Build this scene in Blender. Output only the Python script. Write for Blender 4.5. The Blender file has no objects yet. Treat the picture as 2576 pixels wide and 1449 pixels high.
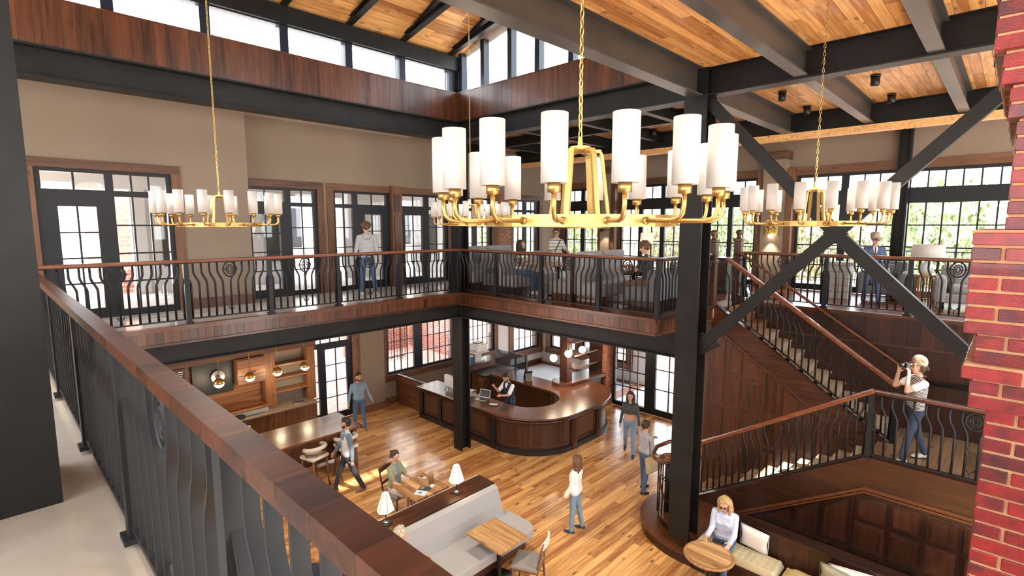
import bpy, bmesh, math, random
import numpy as np
from mathutils import Vector, Matrix, Euler
random.seed(7)
PI = math.pi
SC = bpy.context.scene
COL = SC.collection
# ------------------------------------------------------------------ camera, sky, sun, exposure
EYE = Vector((0.0, 0.0, 5.6)); FPX = 1302.0
PIT = math.radians(6.87); YAW = math.radians(44.1)
CF = Vector((math.cos(YAW)*math.cos(PIT), math.sin(YAW)*math.cos(PIT), -math.sin(PIT)))
CR = Vector((math.sin(YAW), -math.cos(YAW), 0.0)); CU = CR.cross(CF)
cam = bpy.data.cameras.new('camera'); camo = bpy.data.objects.new('camera', cam); COL.objects.link(camo)
cam.sensor_fit = 'HORIZONTAL'; cam.sensor_width = 36.0; cam.lens = FPX/2576.0*36.0
cam.clip_start = 0.05; cam.clip_end = 400
camo.matrix_world = Matrix(((CR.x, CU.x, -CF.x, EYE.x), (CR.y, CU.y, -CF.y, EYE.y), (CR.z, CU.z, -CF.z, EYE.z), (0, 0, 0, 1)))
SC.camera = camo
W = bpy.data.worlds.new('sky'); SC.world = W; W.use_nodes = True
nt = W.node_tree; bg = nt.nodes['Background']
tc = nt.nodes.new('ShaderNodeTexCoord'); sx = nt.nodes.new('ShaderNodeSeparateXYZ'); nt.links.new(tc.outputs['Generated'], sx.inputs[0])
mr = nt.nodes.new('ShaderNodeValToRGB'); nt.links.new(sx.outputs['Z'], mr.inputs[0])
mr.color_ramp.elements[0].position = 0.0; mr.color_ramp.elements[0].color = (1.0, 0.985, 0.96, 1)
mr.color_ramp.elements[1].position = 0.6; mr.color_ramp.elements[1].color = (0.80, 0.90, 1.0, 1)
nt.links.new(mr.outputs[0], bg.inputs['Color']); bg.inputs['Strength'].default_value = 6.0
sun = bpy.data.lights.new('sun', 'SUN'); sun.energy = 12.0; sun.angle = math.radians(0.6); sun.color = (1.0, 0.93, 0.82)
suno = bpy.data.objects.new('sun', sun); COL.objects.link(suno)
suno.rotation_euler = Vector((0.75, 6.35, -9.0)).to_track_quat('-Z', 'Y').to_euler()
SC.view_settings.view_transform = 'Standard'; SC.view_settings.look = 'None'; SC.view_settings.gamma = 1.0
SC.view_settings.use_curve_mapping = False; SC.view_settings.exposure = 0.95
SC.cycles.use_adaptive_sampling = True; SC.cycles.adaptive_threshold = 0.05; SC.cycles.max_bounces = 6; SC.cycles.diffuse_bounces = 3; SC.cycles.glossy_bounces = 3; SC.cycles.transparent_max_bounces = 12
SC.cycles.transmission_bounces = 4; SC.cycles.sample_clamp_indirect = 6.0; SC.cycles.caustics_reflective = False; SC.cycles.caustics_refractive = False

# ------------------------------------------------------------------ materials
MAT = {}
def _new(name):
    m = bpy.data.materials.new(name); m.use_nodes = True; MAT[name] = m
    return m, m.node_tree, m.node_tree.nodes['Principled BSDF']
def plain(name, col, rough=0.5, metal=0.0, emit=None, es=0.0, coat=0.0, noise=0.0, nscale=8.0, bump=0.0, bscale=60.0, sheen=0.0, spec=0.5):
    m, t, b = _new(name)
    b.inputs['Base Color'].default_value = (*col, 1); b.inputs['Roughness'].default_value = rough; b.inputs['Metallic'].default_value = metal
    if coat: b.inputs['Coat Weight'].default_value = coat; b.inputs['Coat Roughness'].default_value = 0.12
    b.inputs['Specular IOR Level'].default_value = spec
    if sheen: b.inputs['Sheen Weight'].default_value = sheen
    if emit: b.inputs['Emission Color'].default_value = (*emit, 1); b.inputs['Emission Strength'].default_value = es
    if noise or bump:
        g = t.nodes.new('ShaderNodeNewGeometry')
        if noise:
            n = t.nodes.new('ShaderNodeTexNoise'); n.inputs['Scale'].default_value = nscale; n.inputs['Detail'].default_value = 4
            t.links.new(g.outputs['Position'], n.inputs['Vector'])
            r = t.nodes.new('ShaderNodeValToRGB'); t.links.new(n.outputs['Fac'], r.inputs[0])
            r.color_ramp.elements[0].position = 0.3; r.color_ramp.elements[1].position = 0.7
            r.color_ramp.elements[0].color = (*[c*(1-noise) for c in col], 1); r.color_ramp.elements[1].color = (*[min(1, c*(1+noise)) for c in col], 1)
            t.links.new(r.outputs[0], b.inputs['Base Color'])
        if bump:
            n2 = t.nodes.new('ShaderNodeTexNoise'); n2.inputs['Scale'].default_value = bscale; n2.inputs['Detail'].default_value = 2
            t.links.new(g.outputs['Position'], n2.inputs['Vector'])
            bp = t.nodes.new('ShaderNodeBump'); bp.inputs['Strength'].default_value = bump; bp.inputs['Distance'].default_value = 0.01
            t.links.new(n2.outputs['Fac'], bp.inputs['Height']); t.links.new(bp.outputs[0], b.inputs['Normal'])
    return m
def wood(name, dark, light, axis='X', rough=0.4, vary=0.5, grain=1.0, coat=0.0, knots=0.0):
    """grain along the given axis; every plank takes its own tone"""
    m, t, b = _new(name); N = t.nodes.new; L = t.links.new
    g = N('ShaderNodeNewGeometry'); oi = N('ShaderNodeObjectInfo')
    ad = N('ShaderNodeMath'); ad.operation = 'ADD'; L(g.outputs['Random Per Island'], ad.inputs[0]); L(oi.outputs['Random'], ad.inputs[1])
    fr = N('ShaderNodeMath'); fr.operation = 'FRACT'; L(ad.outputs[0], fr.inputs[0])
    off = N('ShaderNodeMath'); off.operation = 'MULTIPLY'; off.inputs[1].default_value = 37.0; L(fr.outputs[0], off.inputs[0])
    va = N('ShaderNodeVectorMath'); va.operation = 'ADD'; L(g.outputs['Position'], va.inputs[0]); L(off.outputs[0], va.inputs[1])
    vm = N('ShaderNodeVectorMath'); vm.operation = 'MULTIPLY'; L(va.outputs[0], vm.inputs[0])
    s = {'X': (1.6, 26, 26), 'Y': (26, 1.6, 26), 'Z': (26, 26, 1.6)}[axis]
    vm.inputs[1].default_value = tuple(q*grain for q in s)
    n = N('ShaderNodeTexNoise'); n.inputs['Scale'].default_value = 1.0; n.inputs['Detail'].default_value = 5; n.inputs['Distortion'].default_value = 0.6
    L(vm.outputs[0], n.inputs['Vector'])
    mx = N('ShaderNodeMath'); mx.operation = 'MULTIPLY_ADD'; mx.inputs[1].default_value = vary; L(fr.outputs[0], mx.inputs[0])
    sub = N('ShaderNodeMath'); sub.operation = 'MULTIPLY_ADD'; sub.inputs[1].default_value = 1.1; sub.inputs[2].default_value = -0.05-vary*0.5; L(n.outputs['Fac'], sub.inputs[0])
    L(sub.outputs[0], mx.inputs[2])
    r = N('ShaderNodeValToRGB'); r.color_ramp.elements[0].position = 0.2; r.color_ramp.elements[1].position = 0.85
    r.color_ramp.elements[0].color = (*dark, 1); r.color_ramp.elements[1].color = (*light, 1); L(mx.outputs[0], r.inputs[0])
    out = r.outputs[0]
    if knots:
        vs = N('ShaderNodeVectorMath'); vs.operation = 'MULTIPLY'; L(va.outputs[0], vs.inputs[0])
        k = {'X': (2.2, 6, 6), 'Y': (6, 2.2, 6), 'Z': (6, 6, 2.2)}[axis]; vs.inputs[1].default_value = k
        vo = N('ShaderNodeTexVoronoi'); vo.inputs['Scale'].default_value = 1.0; L(vs.outputs[0], vo.inputs['Vector'])
        kr = N('ShaderNodeValToRGB'); kr.color_ramp.elements[0].position = 0.07; kr.color_ramp.elements[1].position = 0.19
        kr.color_ramp.elements[0].color = (1-knots, 1-knots, 1-knots, 1); kr.color_ramp.elements[1].color = (1, 1, 1, 1); L(vo.outputs['Distance'], kr.inputs[0])
        mm = N('ShaderNodeMix'); mm.data_type = 'RGBA'; mm.blend_type = 'MULTIPLY'; mm.inputs[0].default_value = 1.0
        L(out, mm.inputs[6]); L(kr.outputs[0], mm.inputs[7]); out = mm.outputs[2]
    L(out, b.inputs['Base Color']); b.inputs['Roughness'].default_value = rough
    if coat: b.inputs['Coat Weight'].default_value = coat; b.inputs['Coat Roughness'].default_value = 0.1
    bp = N('ShaderNodeBump'); bp.inputs['Strength'].default_value = 0.12; bp.inputs['Distance'].default_value = 0.004
    L(n.outputs['Fac'], bp.inputs['Height']); L(bp.outputs[0], b.inputs['Normal'])
    return m
def ramp_mat(name, cols, rough=0.7, scale=6.0, detail=5.0, bump=0.2, tex='noise', perobj=True, coat=0.0):
    """mottled colour from a noise, shifted per piece"""
    m, t, b = _new(name); N = t.nodes.new; L = t.links.new
    g = N('ShaderNodeNewGeometry'); oi = N('ShaderNodeObjectInfo')
    ad = N('ShaderNodeMath'); ad.operation = 'ADD'; L(g.outputs['Random Per Island'], ad.inputs[0]); L(oi.outputs['Random'], ad.inputs[1])
    fr = N('ShaderNodeMath'); fr.operation = 'FRACT'; L(ad.outputs[0], fr.inputs[0])
    n = N('ShaderNodeTexNoise'); n.inputs['Scale'].default_value = scale; n.inputs['Detail'].default_value = detail; L(g.outputs['Position'], n.inputs['Vector'])
    mx = N('ShaderNodeMix'); mx.data_type = 'FLOAT'; mx.inputs[0].default_value = 0.48 if perobj else 0.0
    L(n.outputs['Fac'], mx.inputs[2]); L(fr.outputs[0], mx.inputs[3])
    r = N('ShaderNodeValToRGB'); e = r.color_ramp.elements
    while len(e) < len(cols): e.new(0.5)
    for i, c in enumerate(cols): e[i].position = 0.2+0.6*i/(len(cols)-1); e[i].color = (*c, 1)
    L(mx.outputs[0], r.inputs[0]); L(r.outputs[0], b.inputs['Base Color']); b.inputs['Roughness'].default_value = rough
    if coat: b.inputs['Coat Weight'].default_value = coat
    if bump:
        n2 = N('ShaderNodeTexNoise'); n2.inputs['Scale'].default_value = scale*14; L(g.outputs['Position'], n2.inputs['Vector'])
        bp = N('ShaderNodeBump'); bp.inputs['Strength'].default_value = bump; bp.inputs['Distance'].default_value = 0.006
        L(n2.outputs['Fac'], bp.inputs['Height']); L(bp.outputs[0], b.inputs['Normal'])
    return m
def brick_tex(name, c1, c2, mortar, scale, bw=0.5, rh=0.25, rough=0.8, axis='XY', ms=0.02, bump=0.4):
    m, t, b = _new(name); N = t.nodes.new; L = t.links.new
    g = N('ShaderNodeNewGeometry'); sp = N('ShaderNodeSeparateXYZ'); L(g.outputs['Position'], sp.inputs[0])
    cb = N('ShaderNodeCombineXYZ'); L(sp.outputs[axis[0]], cb.inputs[0]); L(sp.outputs[axis[1]], cb.inputs[1])
    br = N('ShaderNodeTexBrick'); L(cb.outputs[0], br.inputs['Vector'])
    br.inputs['Color1'].default_value = (*c1, 1); br.inputs['Color2'].default_value = (*c2, 1); br.inputs['Mortar'].default_value = (*mortar, 1)
    br.inputs['Scale'].default_value = scale; br.inputs['Mortar Size'].default_value = ms; br.inputs['Brick Width'].default_value = bw; br.inputs['Row Height'].default_value = rh
    L(br.outputs['Color'], b.inputs['Base Color']); b.inputs['Roughness'].default_value = rough
    bp = N('ShaderNodeBump'); bp.inputs['Strength'].default_value = bump; bp.inputs['Distance'].default_value = 0.01; bp.invert = True
    L(br.outputs['Fac'], bp.inputs['Height']); L(bp.outputs[0], b.inputs['Normal'])
    return m
def glass_mat(name, tint=(0.96, 0.98, 1.0), refl=0.10):
    m = bpy.data.materials.new(name); m.use_nodes = True; MAT[name] = m; t = m.node_tree
    t.nodes.remove(t.nodes['Principled BSDF']); o = t.nodes['Material Output']
    tr = t.nodes.new('ShaderNodeBsdfTransparent'); tr.inputs[0].default_value = (*tint, 1)
    gl = t.nodes.new('ShaderNodeBsdfGlossy'); gl.inputs['Roughness'].default_value = 0.02; gl.inputs['Color'].default_value = (0.9, 0.95, 1, 1)
    lw = t.nodes.new('ShaderNodeFresnel'); lw.inputs['IOR'].default_value = 1.35
    mu = t.nodes.new('ShaderNodeMath'); mu.operation = 'MINIMUM'; mu.inputs[1].default_value = refl*4
    t.links.new(lw.outputs[0], mu.inputs[0])
    mx = t.nodes.new('ShaderNodeMixShader'); t.links.new(mu.outputs[0], mx.inputs[0]); t.links.new(tr.outputs[0], mx.inputs[1]); t.links.new(gl.outputs[0], mx.inputs[2])
    t.links.new(mx.outputs[0], o.inputs['Surface'])
    return m
def stripes(name, cols, axis='Z', freq=40.0, rough=0.8, wobble=0.0):
    m, t, b = _new(name); N = t.nodes.new; L = t.links.new
    c = N('ShaderNodeTexCoord'); sp = N('ShaderNodeSeparateXYZ'); src = c.outputs['Object']
    if wobble:
        n = N('ShaderNodeTexNoise'); n.inputs['Scale'].default_value = 9; L(src, n.inputs['Vector'])
        va = N('ShaderNodeVectorMath'); va.operation = 'MULTIPLY_ADD'; va.inputs[1].default_value = (wobble,)*3; L(n.outputs['Color'], va.inputs[0]); L(src, va.inputs[2]); src = va.outputs[0]
    L(src, sp.inputs[0])
    mu = N('ShaderNodeMath'); mu.operation = 'MULTIPLY'; mu.inputs[1].default_value = freq; L(sp.outputs[axis], mu.inputs[0])
    fr = N('ShaderNodeMath'); fr.operation = 'FRACT'; L(mu.outputs[0], fr.inputs[0])
    r = N('ShaderNodeValToRGB'); r.color_ramp.interpolation = 'CONSTANT'; e = r.color_ramp.elements
    while len(e) < len(cols): e.new(0.5)
    for i, (p, q) in enumerate(cols): e[i].position = p; e[i].color = (*q, 1)
    L(fr.outputs[0], r.inputs[0]); L(r.outputs[0], b.inputs['Base Color']); b.inputs['Roughness'].default_value = rough
    return m

plain('steel', (0.013, 0.0125, 0.012), 0.45, 0.0, spec=0.22, noise=0.25, nscale=3)
plain('steel_grey', (0.060, 0.053, 0.045), 0.38, 0.1, noise=0.2, nscale=2.5)
plain('iron', (0.011, 0.012, 0.014), 0.42, spec=0.3)
plain('iron_grey', (0.022, 0.022, 0.023), 0.5, spec=0.2)
plain('frame', (0.014, 0.015, 0.018), 0.40, spec=0.3)
plain('frame_blue', (0.012, 0.016, 0.028), 0.38, spec=0.3)
wood('floor_wood', (0.36, 0.135, 0.040), (0.95, 0.54, 0.205), 'X', 0.26, 0.5, 1.0, coat=0.25, knots=0.75)
wood('ceil_wood', (0.38, 0.145, 0.040), (0.95, 0.54, 0.20), 'X', 0.45, 0.55, 0.9, knots=0.55)
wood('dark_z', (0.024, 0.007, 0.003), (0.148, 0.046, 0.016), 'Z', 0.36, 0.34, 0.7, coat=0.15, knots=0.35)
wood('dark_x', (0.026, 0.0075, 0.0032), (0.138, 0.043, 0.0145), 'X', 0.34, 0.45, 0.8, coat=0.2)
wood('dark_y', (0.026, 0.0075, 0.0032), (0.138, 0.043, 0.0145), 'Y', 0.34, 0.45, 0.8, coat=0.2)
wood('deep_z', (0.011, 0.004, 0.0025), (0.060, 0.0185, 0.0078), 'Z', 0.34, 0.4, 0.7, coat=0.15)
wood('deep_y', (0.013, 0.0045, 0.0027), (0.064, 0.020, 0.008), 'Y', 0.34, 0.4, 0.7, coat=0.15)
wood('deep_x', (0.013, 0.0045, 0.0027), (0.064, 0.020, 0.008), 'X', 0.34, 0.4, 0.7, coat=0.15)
wood('hand_y', (0.06, 0.016, 0.007), (0.24, 0.075, 0.03), 'Y', 0.28, 0.5, 1.0, coat=0.3)
wood('hand_x', (0.06, 0.016, 0.007), (0.24, 0.075, 0.03), 'X', 0.28, 0.5, 1.0, coat=0.3)
wood('rail_block', (0.028, 0.009, 0.0045), (0.115, 0.036, 0.014), 'X', 0.36, 0.35, 0.9)
wood('red_y', (0.10, 0.028, 0.012), (0.36, 0.13, 0.055), 'Y', 0.22, 0.45, 1.0, coat=0.3)
wood('case_x', (0.065, 0.026, 0.011), (0.22, 0.095, 0.040), 'X', 0.5, 0.45, 0.8, knots=0.5)
wood('case_y', (0.065, 0.026, 0.011), (0.22, 0.095, 0.040), 'Y', 0.5, 0.45, 0.8, knots=0.5)
wood('case_z', (0.065, 0.026, 0.011), (0.22, 0.095, 0.040), 'Z', 0.5, 0.45, 0.8, knots=0.5)
wood('kit_x', (0.09, 0.032, 0.011), (0.28, 0.115, 0.042), 'X', 0.42, 0.5, 0.8, knots=0.5)
wood('kit_z', (0.08, 0.03, 0.011), (0.26, 0.105, 0.040), 'Z', 0.42, 0.5, 0.8, knots=0.5)
wood('desk_x', (0.060, 0.019, 0.0085), (0.20, 0.072, 0.031), 'X', 0.30, 0.35, 0.8, coat=0.12)
wood('desk_y', (0.060, 0.019, 0.0085), (0.20, 0.072, 0.031), 'Y', 0.30, 0.35, 0.8, coat=0.12)
wood('desk_z', (0.028, 0.009, 0.0045), (0.105, 0.036, 0.016), 'Z', 0.32, 0.4, 0.7, coat=0.15)
wood('butcher_y', (0.30, 0.145, 0.055), (0.72, 0.45, 0.21), 'Y', 0.4, 0.6, 0.9, knots=0.5)
wood('butcher_x', (0.30, 0.145, 0.055), (0.72, 0.45, 0.21), 'X', 0.4, 0.6, 0.9, knots=0.5)
wood('chair_wood', (0.10, 0.04, 0.017), (0.30, 0.13, 0.055), 'Z', 0.38, 0.3, 1.0)
wood('chair_dark', (0.04, 0.013, 0.007), (0.13, 0.045, 0.02), 'Z', 0.38, 0.3, 1.0)
wood('tread_wood', (0.13, 0.05, 0.02), (0.40, 0.20, 0.09), 'X', 0.32, 0.4, 0.9, coat=0.15)
wood('landing_wood', (0.10, 0.055, 0.028), (0.30, 0.18, 0.095), 'X', 0.4, 0.4, 0.9, knots=0.5)
MAT['rail_block'].node_tree.nodes['Principled BSDF'].inputs['Specular IOR Level'].default_value = 0.22
plain('carpet', (0.42, 0.32, 0.22), 0.9, noise=0.18, nscale=30, bump=0.4, bscale=200)
ramp_mat('stone_tread', [(0.24, 0.17, 0.11), (0.40, 0.31, 0.21), (0.52, 0.42, 0.30)], 0.6, 9, 3, 0.2, perobj=False)
plain('plaster', (0.27, 0.205, 0.15), 0.85, noise=0.05, nscale=0.8, bump=0.06, bscale=90)
plain('plaster_white', (0.74, 0.71, 0.67), 0.85, noise=0.03, nscale=1.0)
plain('soffit', (0.55, 0.50, 0.44), 0.85)
ramp_mat('travertine', [(0.36, 0.285, 0.215), (0.50, 0.425, 0.345), (0.42, 0.335, 0.255)], 0.16, 1.6, 6, 0.02, perobj=False, coat=0.3)
wood('gallery_floor', (0.62, 0.55, 0.47), (0.88, 0.83, 0.76), 'X', 0.22, 0.35, 0.6, coat=0.3)
plain('brass', (0.52, 0.34, 0.12), 0.40, 1.0)
plain('brass_dark', (0.50, 0.34, 0.12), 0.35, 1.0)
plain('shade', (0.55, 0.525, 0.495), 0.8, emit=(1.0, 0.88, 0.74), es=0.07, bump=0.05, bscale=400)
plain('globe', (0.9, 0.86, 0.8), 0.5, emit=(1.0, 0.88, 0.70), es=1.6)
plain('bulb', (1, 0.9, 0.75), 0.5, emit=(1.0, 0.80, 0.52), es=9.0)
plain('black', (0.012, 0.012, 0.013), 0.4)
plain('black_plastic', (0.018, 0.018, 0.02), 0.3)
plain('white', (0.80, 0.80, 0.79), 0.45)
plain('white_gloss', (0.85, 0.86, 0.86), 0.2, coat=0.3)
plain('chrome', (0.75, 0.76, 0.78), 0.15, 1.0)
plain('silver', (0.42, 0.43, 0.45), 0.3, 0.8)
plain('screen', (0.02, 0.023, 0.028), 0.15)
plain('sofa', (0.34, 0.335, 0.335), 0.92, noise=0.12, nscale=160, bump=0.25, bscale=350, sheen=0.2)
plain('sofa_dark', (0.18, 0.185, 0.20), 0.92, noise=0.12, nscale=160, bump=0.25, bscale=350, sheen=0.2)
plain('cushion', (0.50, 0.43, 0.28), 0.9, noise=0.12, nscale=140, bump=0.2, bscale=300)
ramp_mat('cushion_leaf', [(0.45, 0.40, 0.26), (0.52, 0.36, 0.12), (0.50, 0.48, 0.38)], 0.9, 22, 2, 0.1, perobj=False)
plain('pillow_white', (0.78, 0.76, 0.72), 0.85, bump=0.2, bscale=20)
plain('pillow_sage', (0.30, 0.30, 0.22), 0.9, bump=0.2, bscale=20)
plain('upholstery', (0.24, 0.225, 0.215), 0.8)
plain('cream', (0.70, 0.64, 0.55), 0.75)
ramp_mat('granite', [(0.06, 0.045, 0.035), (0.36, 0.28, 0.20), (0.12, 0.09, 0.07), (0.55, 0.47, 0.38)], 0.25, 70, 3, 0.0, perobj=False)
ramp_mat('brick_red', [(0.045, 0.007, 0.010), (0.16, 0.008, 0.010), (0.29, 0.013, 0.012), (0.08, 0.008, 0.012)], 0.42, 11, 6, 0.4, coat=0.15)
ramp_mat('mortar', [(0.42, 0.20, 0.10), (0.60, 0.34, 0.19)], 0.9, 12, 5, 0.4, perobj=False)
ramp_mat('brick_brown', [(0.16, 0.075, 0.05), (0.33, 0.15, 0.10), (0.24, 0.10, 0.07)], 0.8, 9, 4, 0.3)
ramp_mat('brick_orange', [(0.34, 0.09, 0.045), (0.50, 0.17, 0.09), (0.26, 0.06, 0.035)], 0.8, 9, 4, 0.3)
plain('mortar_pale', (0.60, 0.54, 0.47), 0.9)
brick_tex('paving', (0.45, 0.17, 0.11), (0.60, 0.30, 0.22), (0.55, 0.46, 0.40), 3.2, axis='XY')
brick_tex('brickwall_x', (0.42, 0.16, 0.10), (0.30, 0.10, 0.07), (0.50, 0.42, 0.36), 2.2, axis='XZ')
brick_tex('brickwall_y', (0.42, 0.16, 0.10), (0.30, 0.10, 0.07), (0.50, 0.42, 0.36), 2.2, axis='YZ')
brick_tex('tile_white', (0.80, 0.80, 0.80), (0.74, 0.75, 0.76), (0.42, 0.42, 0.43), 7.0, 0.5, 0.5, 0.3, 'XY', 0.035, 0.2)
plain('concrete', (0.50, 0.48, 0.45), 0.85, noise=0.12, nscale=2)
plain('snow', (0.82, 0.85, 0.90), 0.7)
ramp_mat('leaf_green', [(0.12, 0.20, 0.07), (0.24, 0.33, 0.13), (0.34, 0.38, 0.17)], 0.8, 1.2, 4, 0.0)  # greens paled so the leaf colour carries distance haze
ramp_mat('leaf_hazy', [(0.18, 0.22, 0.10), (0.34, 0.30, 0.15), (0.26, 0.31, 0.15)], 0.8, 1.2, 4, 0.0)  # distance haze painted in as paler, duller leaf colour
ramp_mat('hill_green', [(0.16, 0.22, 0.10), (0.28, 0.32, 0.16), (0.35, 0.30, 0.16)], 0.9, 0.12, 6, 0.0, perobj=False)
plain('bark', (0.12, 0.08, 0.05), 0.9)
glass_mat('glass'); glass_mat('glass_dark', (0.62, 0.66, 0.70), 0.14)
plain('tea', (0.35, 0.09, 0.015), 0.1)
plain('picture_blue', (0.10, 0.35, 0.6), 0.4)
plain('skin', (0.60, 0.34, 0.23), 0.55); plain('skin_tan', (0.50, 0.27, 0.17), 0.55); plain('lip', (0.48, 0.17, 0.13), 0.5)
for nm, c in dict(hair_brown=(0.045, 0.022, 0.012), hair_dark=(0.018, 0.011, 0.008), hair_auburn=(0.14, 0.055, 0.025), hair_blond=(0.46, 0.31, 0.14), hair_grey=(0.48, 0.42, 0.33), hair_curl=(0.13, 0.062, 0.028)).items():
    plain(nm, c, 0.6, noise=0.55, nscale=45, bump=0.8, bscale=70)
for nm, c in dict(denim=(0.065, 0.125, 0.22), denim_light=(0.20, 0.31, 0.42), denim_dark=(0.035, 0.055, 0.10), trouser_black=(0.03, 0.032, 0.038), hood_grey=(0.45, 0.45, 0.46), hood_white=(0.82, 0.82, 0.82),
                  polo_blue=(0.20, 0.29, 0.37), shirt_green=(0.26, 0.27, 0.17), shirt_blue=(0.52, 0.60, 0.78), blazer=(0.36, 0.37, 0.38), suit_blue=(0.075, 0.115, 0.21), knit_charcoal=(0.065, 0.075, 0.075),
                  vest_navy=(0.018, 0.025, 0.05), jacket_slate=(0.12, 0.17, 0.21), jacket_pale=(0.52, 0.54, 0.55), cap_sand=(0.30, 0.215, 0.145), cap_khaki=(0.42, 0.36, 0.27), bag_tan=(0.55, 0.40, 0.22), tie_red=(0.16, 0.02, 0.035),
                  shoe_navy=(0.03, 0.055, 0.09), shoe_white=(0.66, 0.63, 0.58), shoe_tan=(0.20, 0.11, 0.055), shoe_black=(0.02, 0.02, 0.02), shorts_beige=(0.55, 0.46, 0.35), tee_blue=(0.14, 0.24, 0.36), tee_dark=(0.05, 0.055, 0.07)).items():
    plain(nm, c, 0.85, noise=0.12, nscale=14, bump=0.16, bscale=16)
stripes('tee_stripe', [(0.0, (0.8, 0.8, 0.78)), (0.38, (0.05, 0.10, 0.22)), (0.58, (0.8, 0.8, 0.78)), (0.72, (0.72, 0.50, 0.07)), (0.9, (0.8, 0.8, 0.78))], 'Z', 11)
stripes('tee_zebra', [(0.0, (0.78, 0.78, 0.78)), (0.5, (0.03, 0.03, 0.035))], 'Z', 48, wobble=0.07)
# ------------------------------------------------------------------ helpers
def V(*a): return Vector(a)
class MB:
    """collects shapes and links them as ONE mesh object"""
    def __init__(s): s.v = []; s.f = []; s.sm = []
    def add(s, vs, fs, smooth=False):
        o = len(s.v); s.v += [tuple(v) for v in vs]; s.f += [tuple(i+o for i in f) for f in fs]; s.sm += [smooth]*len(fs); return s
    def box(s, c, d, rot=None, bev=0.0):
        x, y, z = d[0]/2, d[1]/2, d[2]/2
        if bev <= 0:
            P = [(-x,-y,-z),(x,-y,-z),(x,y,-z),(-x,y,-z),(-x,-y,z),(x,-y,z),(x,y,z),(-x,y,z)]
            F = [(0,3,2,1),(4,5,6,7),(0,1,5,4),(1,2,6,5),(2,3,7,6),(3,0,4,7)]
        else:
            bm = bmesh.new(); bmesh.ops.create_cube(bm, size=1.0); bmesh.ops.scale(bm, vec=(2*x, 2*y, 2*z), verts=bm.verts)
            bmesh.ops.bevel(bm, geom=bm.edges[:], offset=min(bev, x*.98, y*.98, z*.98), segments=2, profile=0.6, affect='EDGES')
            bm.verts.index_update(); P = [tuple(v.co) for v in bm.verts]; F = [tuple(v.index for v in f.verts) for f in bm.faces]; bm.free()
        M = rot if rot is not None else Matrix.Identity(3)
        return s.add([M @ Vector(p) + Vector(c) for p in P], F)
    def b2(s, lo, hi, bev=0.0):
        return s.box([(a+b)/2 for a, b in zip(lo, hi)], [abs(b-a) for a, b in zip(lo, hi)], None, bev)
    def tube(s, pts, r, n=8, cap=True, closed=False, flat=None):
        """swept tube; r number or list; flat=(w,h) gives a rectangular bar with its width along the fixed axis flat[2]"""
        pts = [Vector(p) for p in pts]; m = len(pts); rings = []; prev = None
        for i, p in enumerate(pts):
            if closed: t = (pts[(i+1) % m]-pts[i-1])
            else: t = pts[min(i+1, m-1)]-pts[max(i-1, 0)]
            t.normalize()
            if flat:
                a = Vector(flat[2]); a = (a - t*a.dot(t)).normalized(); b = t.cross(a)
                w, h = flat[0]/2, flat[1]/2; ring = [p+a*w+b*h, p-a*w+b*h, p-a*w-b*h, p+a*w-b*h]; n = 4
            else:
                if prev is None: a = t.orthogonal().normalized()
                else: a = (prev - t*prev.dot(t)).normalized()
                prev = a; b = t.cross(a); rr = r[i] if isinstance(r, (list, tuple)) else r
                ring = [p+(a*math.cos(2*PI*k/n)+b*math.sin(2*PI*k/n))*rr for k in range(n)]
            rings.append(ring)
        vs = [q for R in rings for q in R]; fs = []
        for i in range(m if closed else m-1):
            j = (i+1) % m
            for k in range(n): fs.append((i*n+k, i*n+(k+1) % n, j*n+(k+1) % n, j*n+k))
        if cap and not closed: fs.append(tuple(range(n-1, -1, -1))); fs.append(tuple((m-1)*n+k for k in range(n)))
        return s.add(vs, fs, not flat)
    def cyl(s, a, b, r, r2=None, n=16): return s.tube([a, b], [r, r if r2 is None else r2], n)
    def lathe(s, prof, n=24, c=(0,0,0), M=None):
        vs = []; fs = []; m = len(prof)
        for (r, z) in prof:
            for k in range(n):
                q = Vector((r*math.cos(2*PI*k/n), r*math.sin(2*PI*k/n), z)); q = (M @ q if M else q)+Vector(c); vs.append(q)
        for i in range(m-1):
            for k in range(n): fs.append((i*n+k, i*n+(k+1) % n, (i+1)*n+(k+1) % n, (i+1)*n+k))
        if prof[0][0] > 1e-5: fs.append(tuple(range(n-1, -1, -1)))
        if prof[-1][0] > 1e-5: fs.append(tuple((m-1)*n+k for k in range(n)))
        return s.add(vs, fs, True)
    def prism(s, poly, z0, z1, M=None):
        """closed polygon in XY lifted from z0 to z1; M maps it elsewhere"""
        n = len(poly); vs = [Vector((x, y, z0)) for x, y in poly]+[Vector((x, y, z1)) for x, y in poly]
        if M: vs = [M @ v for v in vs]
        fs = [(i, (i+1) % n, n+(i+1) % n, n+i) for i in range(n)]+[tuple(range(n-1, -1, -1)), tuple(range(n, 2*n))]
        return s.add(vs, fs)
    def build(s, name, mat, parent=None, world=False, loc=None):
        me = bpy.data.meshes.new(name); me.from_pydata(s.v, [], s.f); me.polygons.foreach_set('use_smooth', s.sm); me.update()
        bm = bmesh.new(); bm.from_mesh(me); bmesh.ops.recalc_face_normals(bm, faces=bm.faces); bm.to_mesh(me); bm.free()
        me.materials.append(MAT[mat] if isinstance(mat, str) else mat)
        return link(name, me, parent, world, loc)
def link(name, me, parent=None, world=False, loc=None):
    o = bpy.data.objects.new(name, me); COL.objects.link(o)
    if loc is not None: o.location = loc
    if parent is not None:
        o.parent = parent
        if world: o.matrix_parent_inverse = parent.matrix_basis.inverted()
    return o
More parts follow.
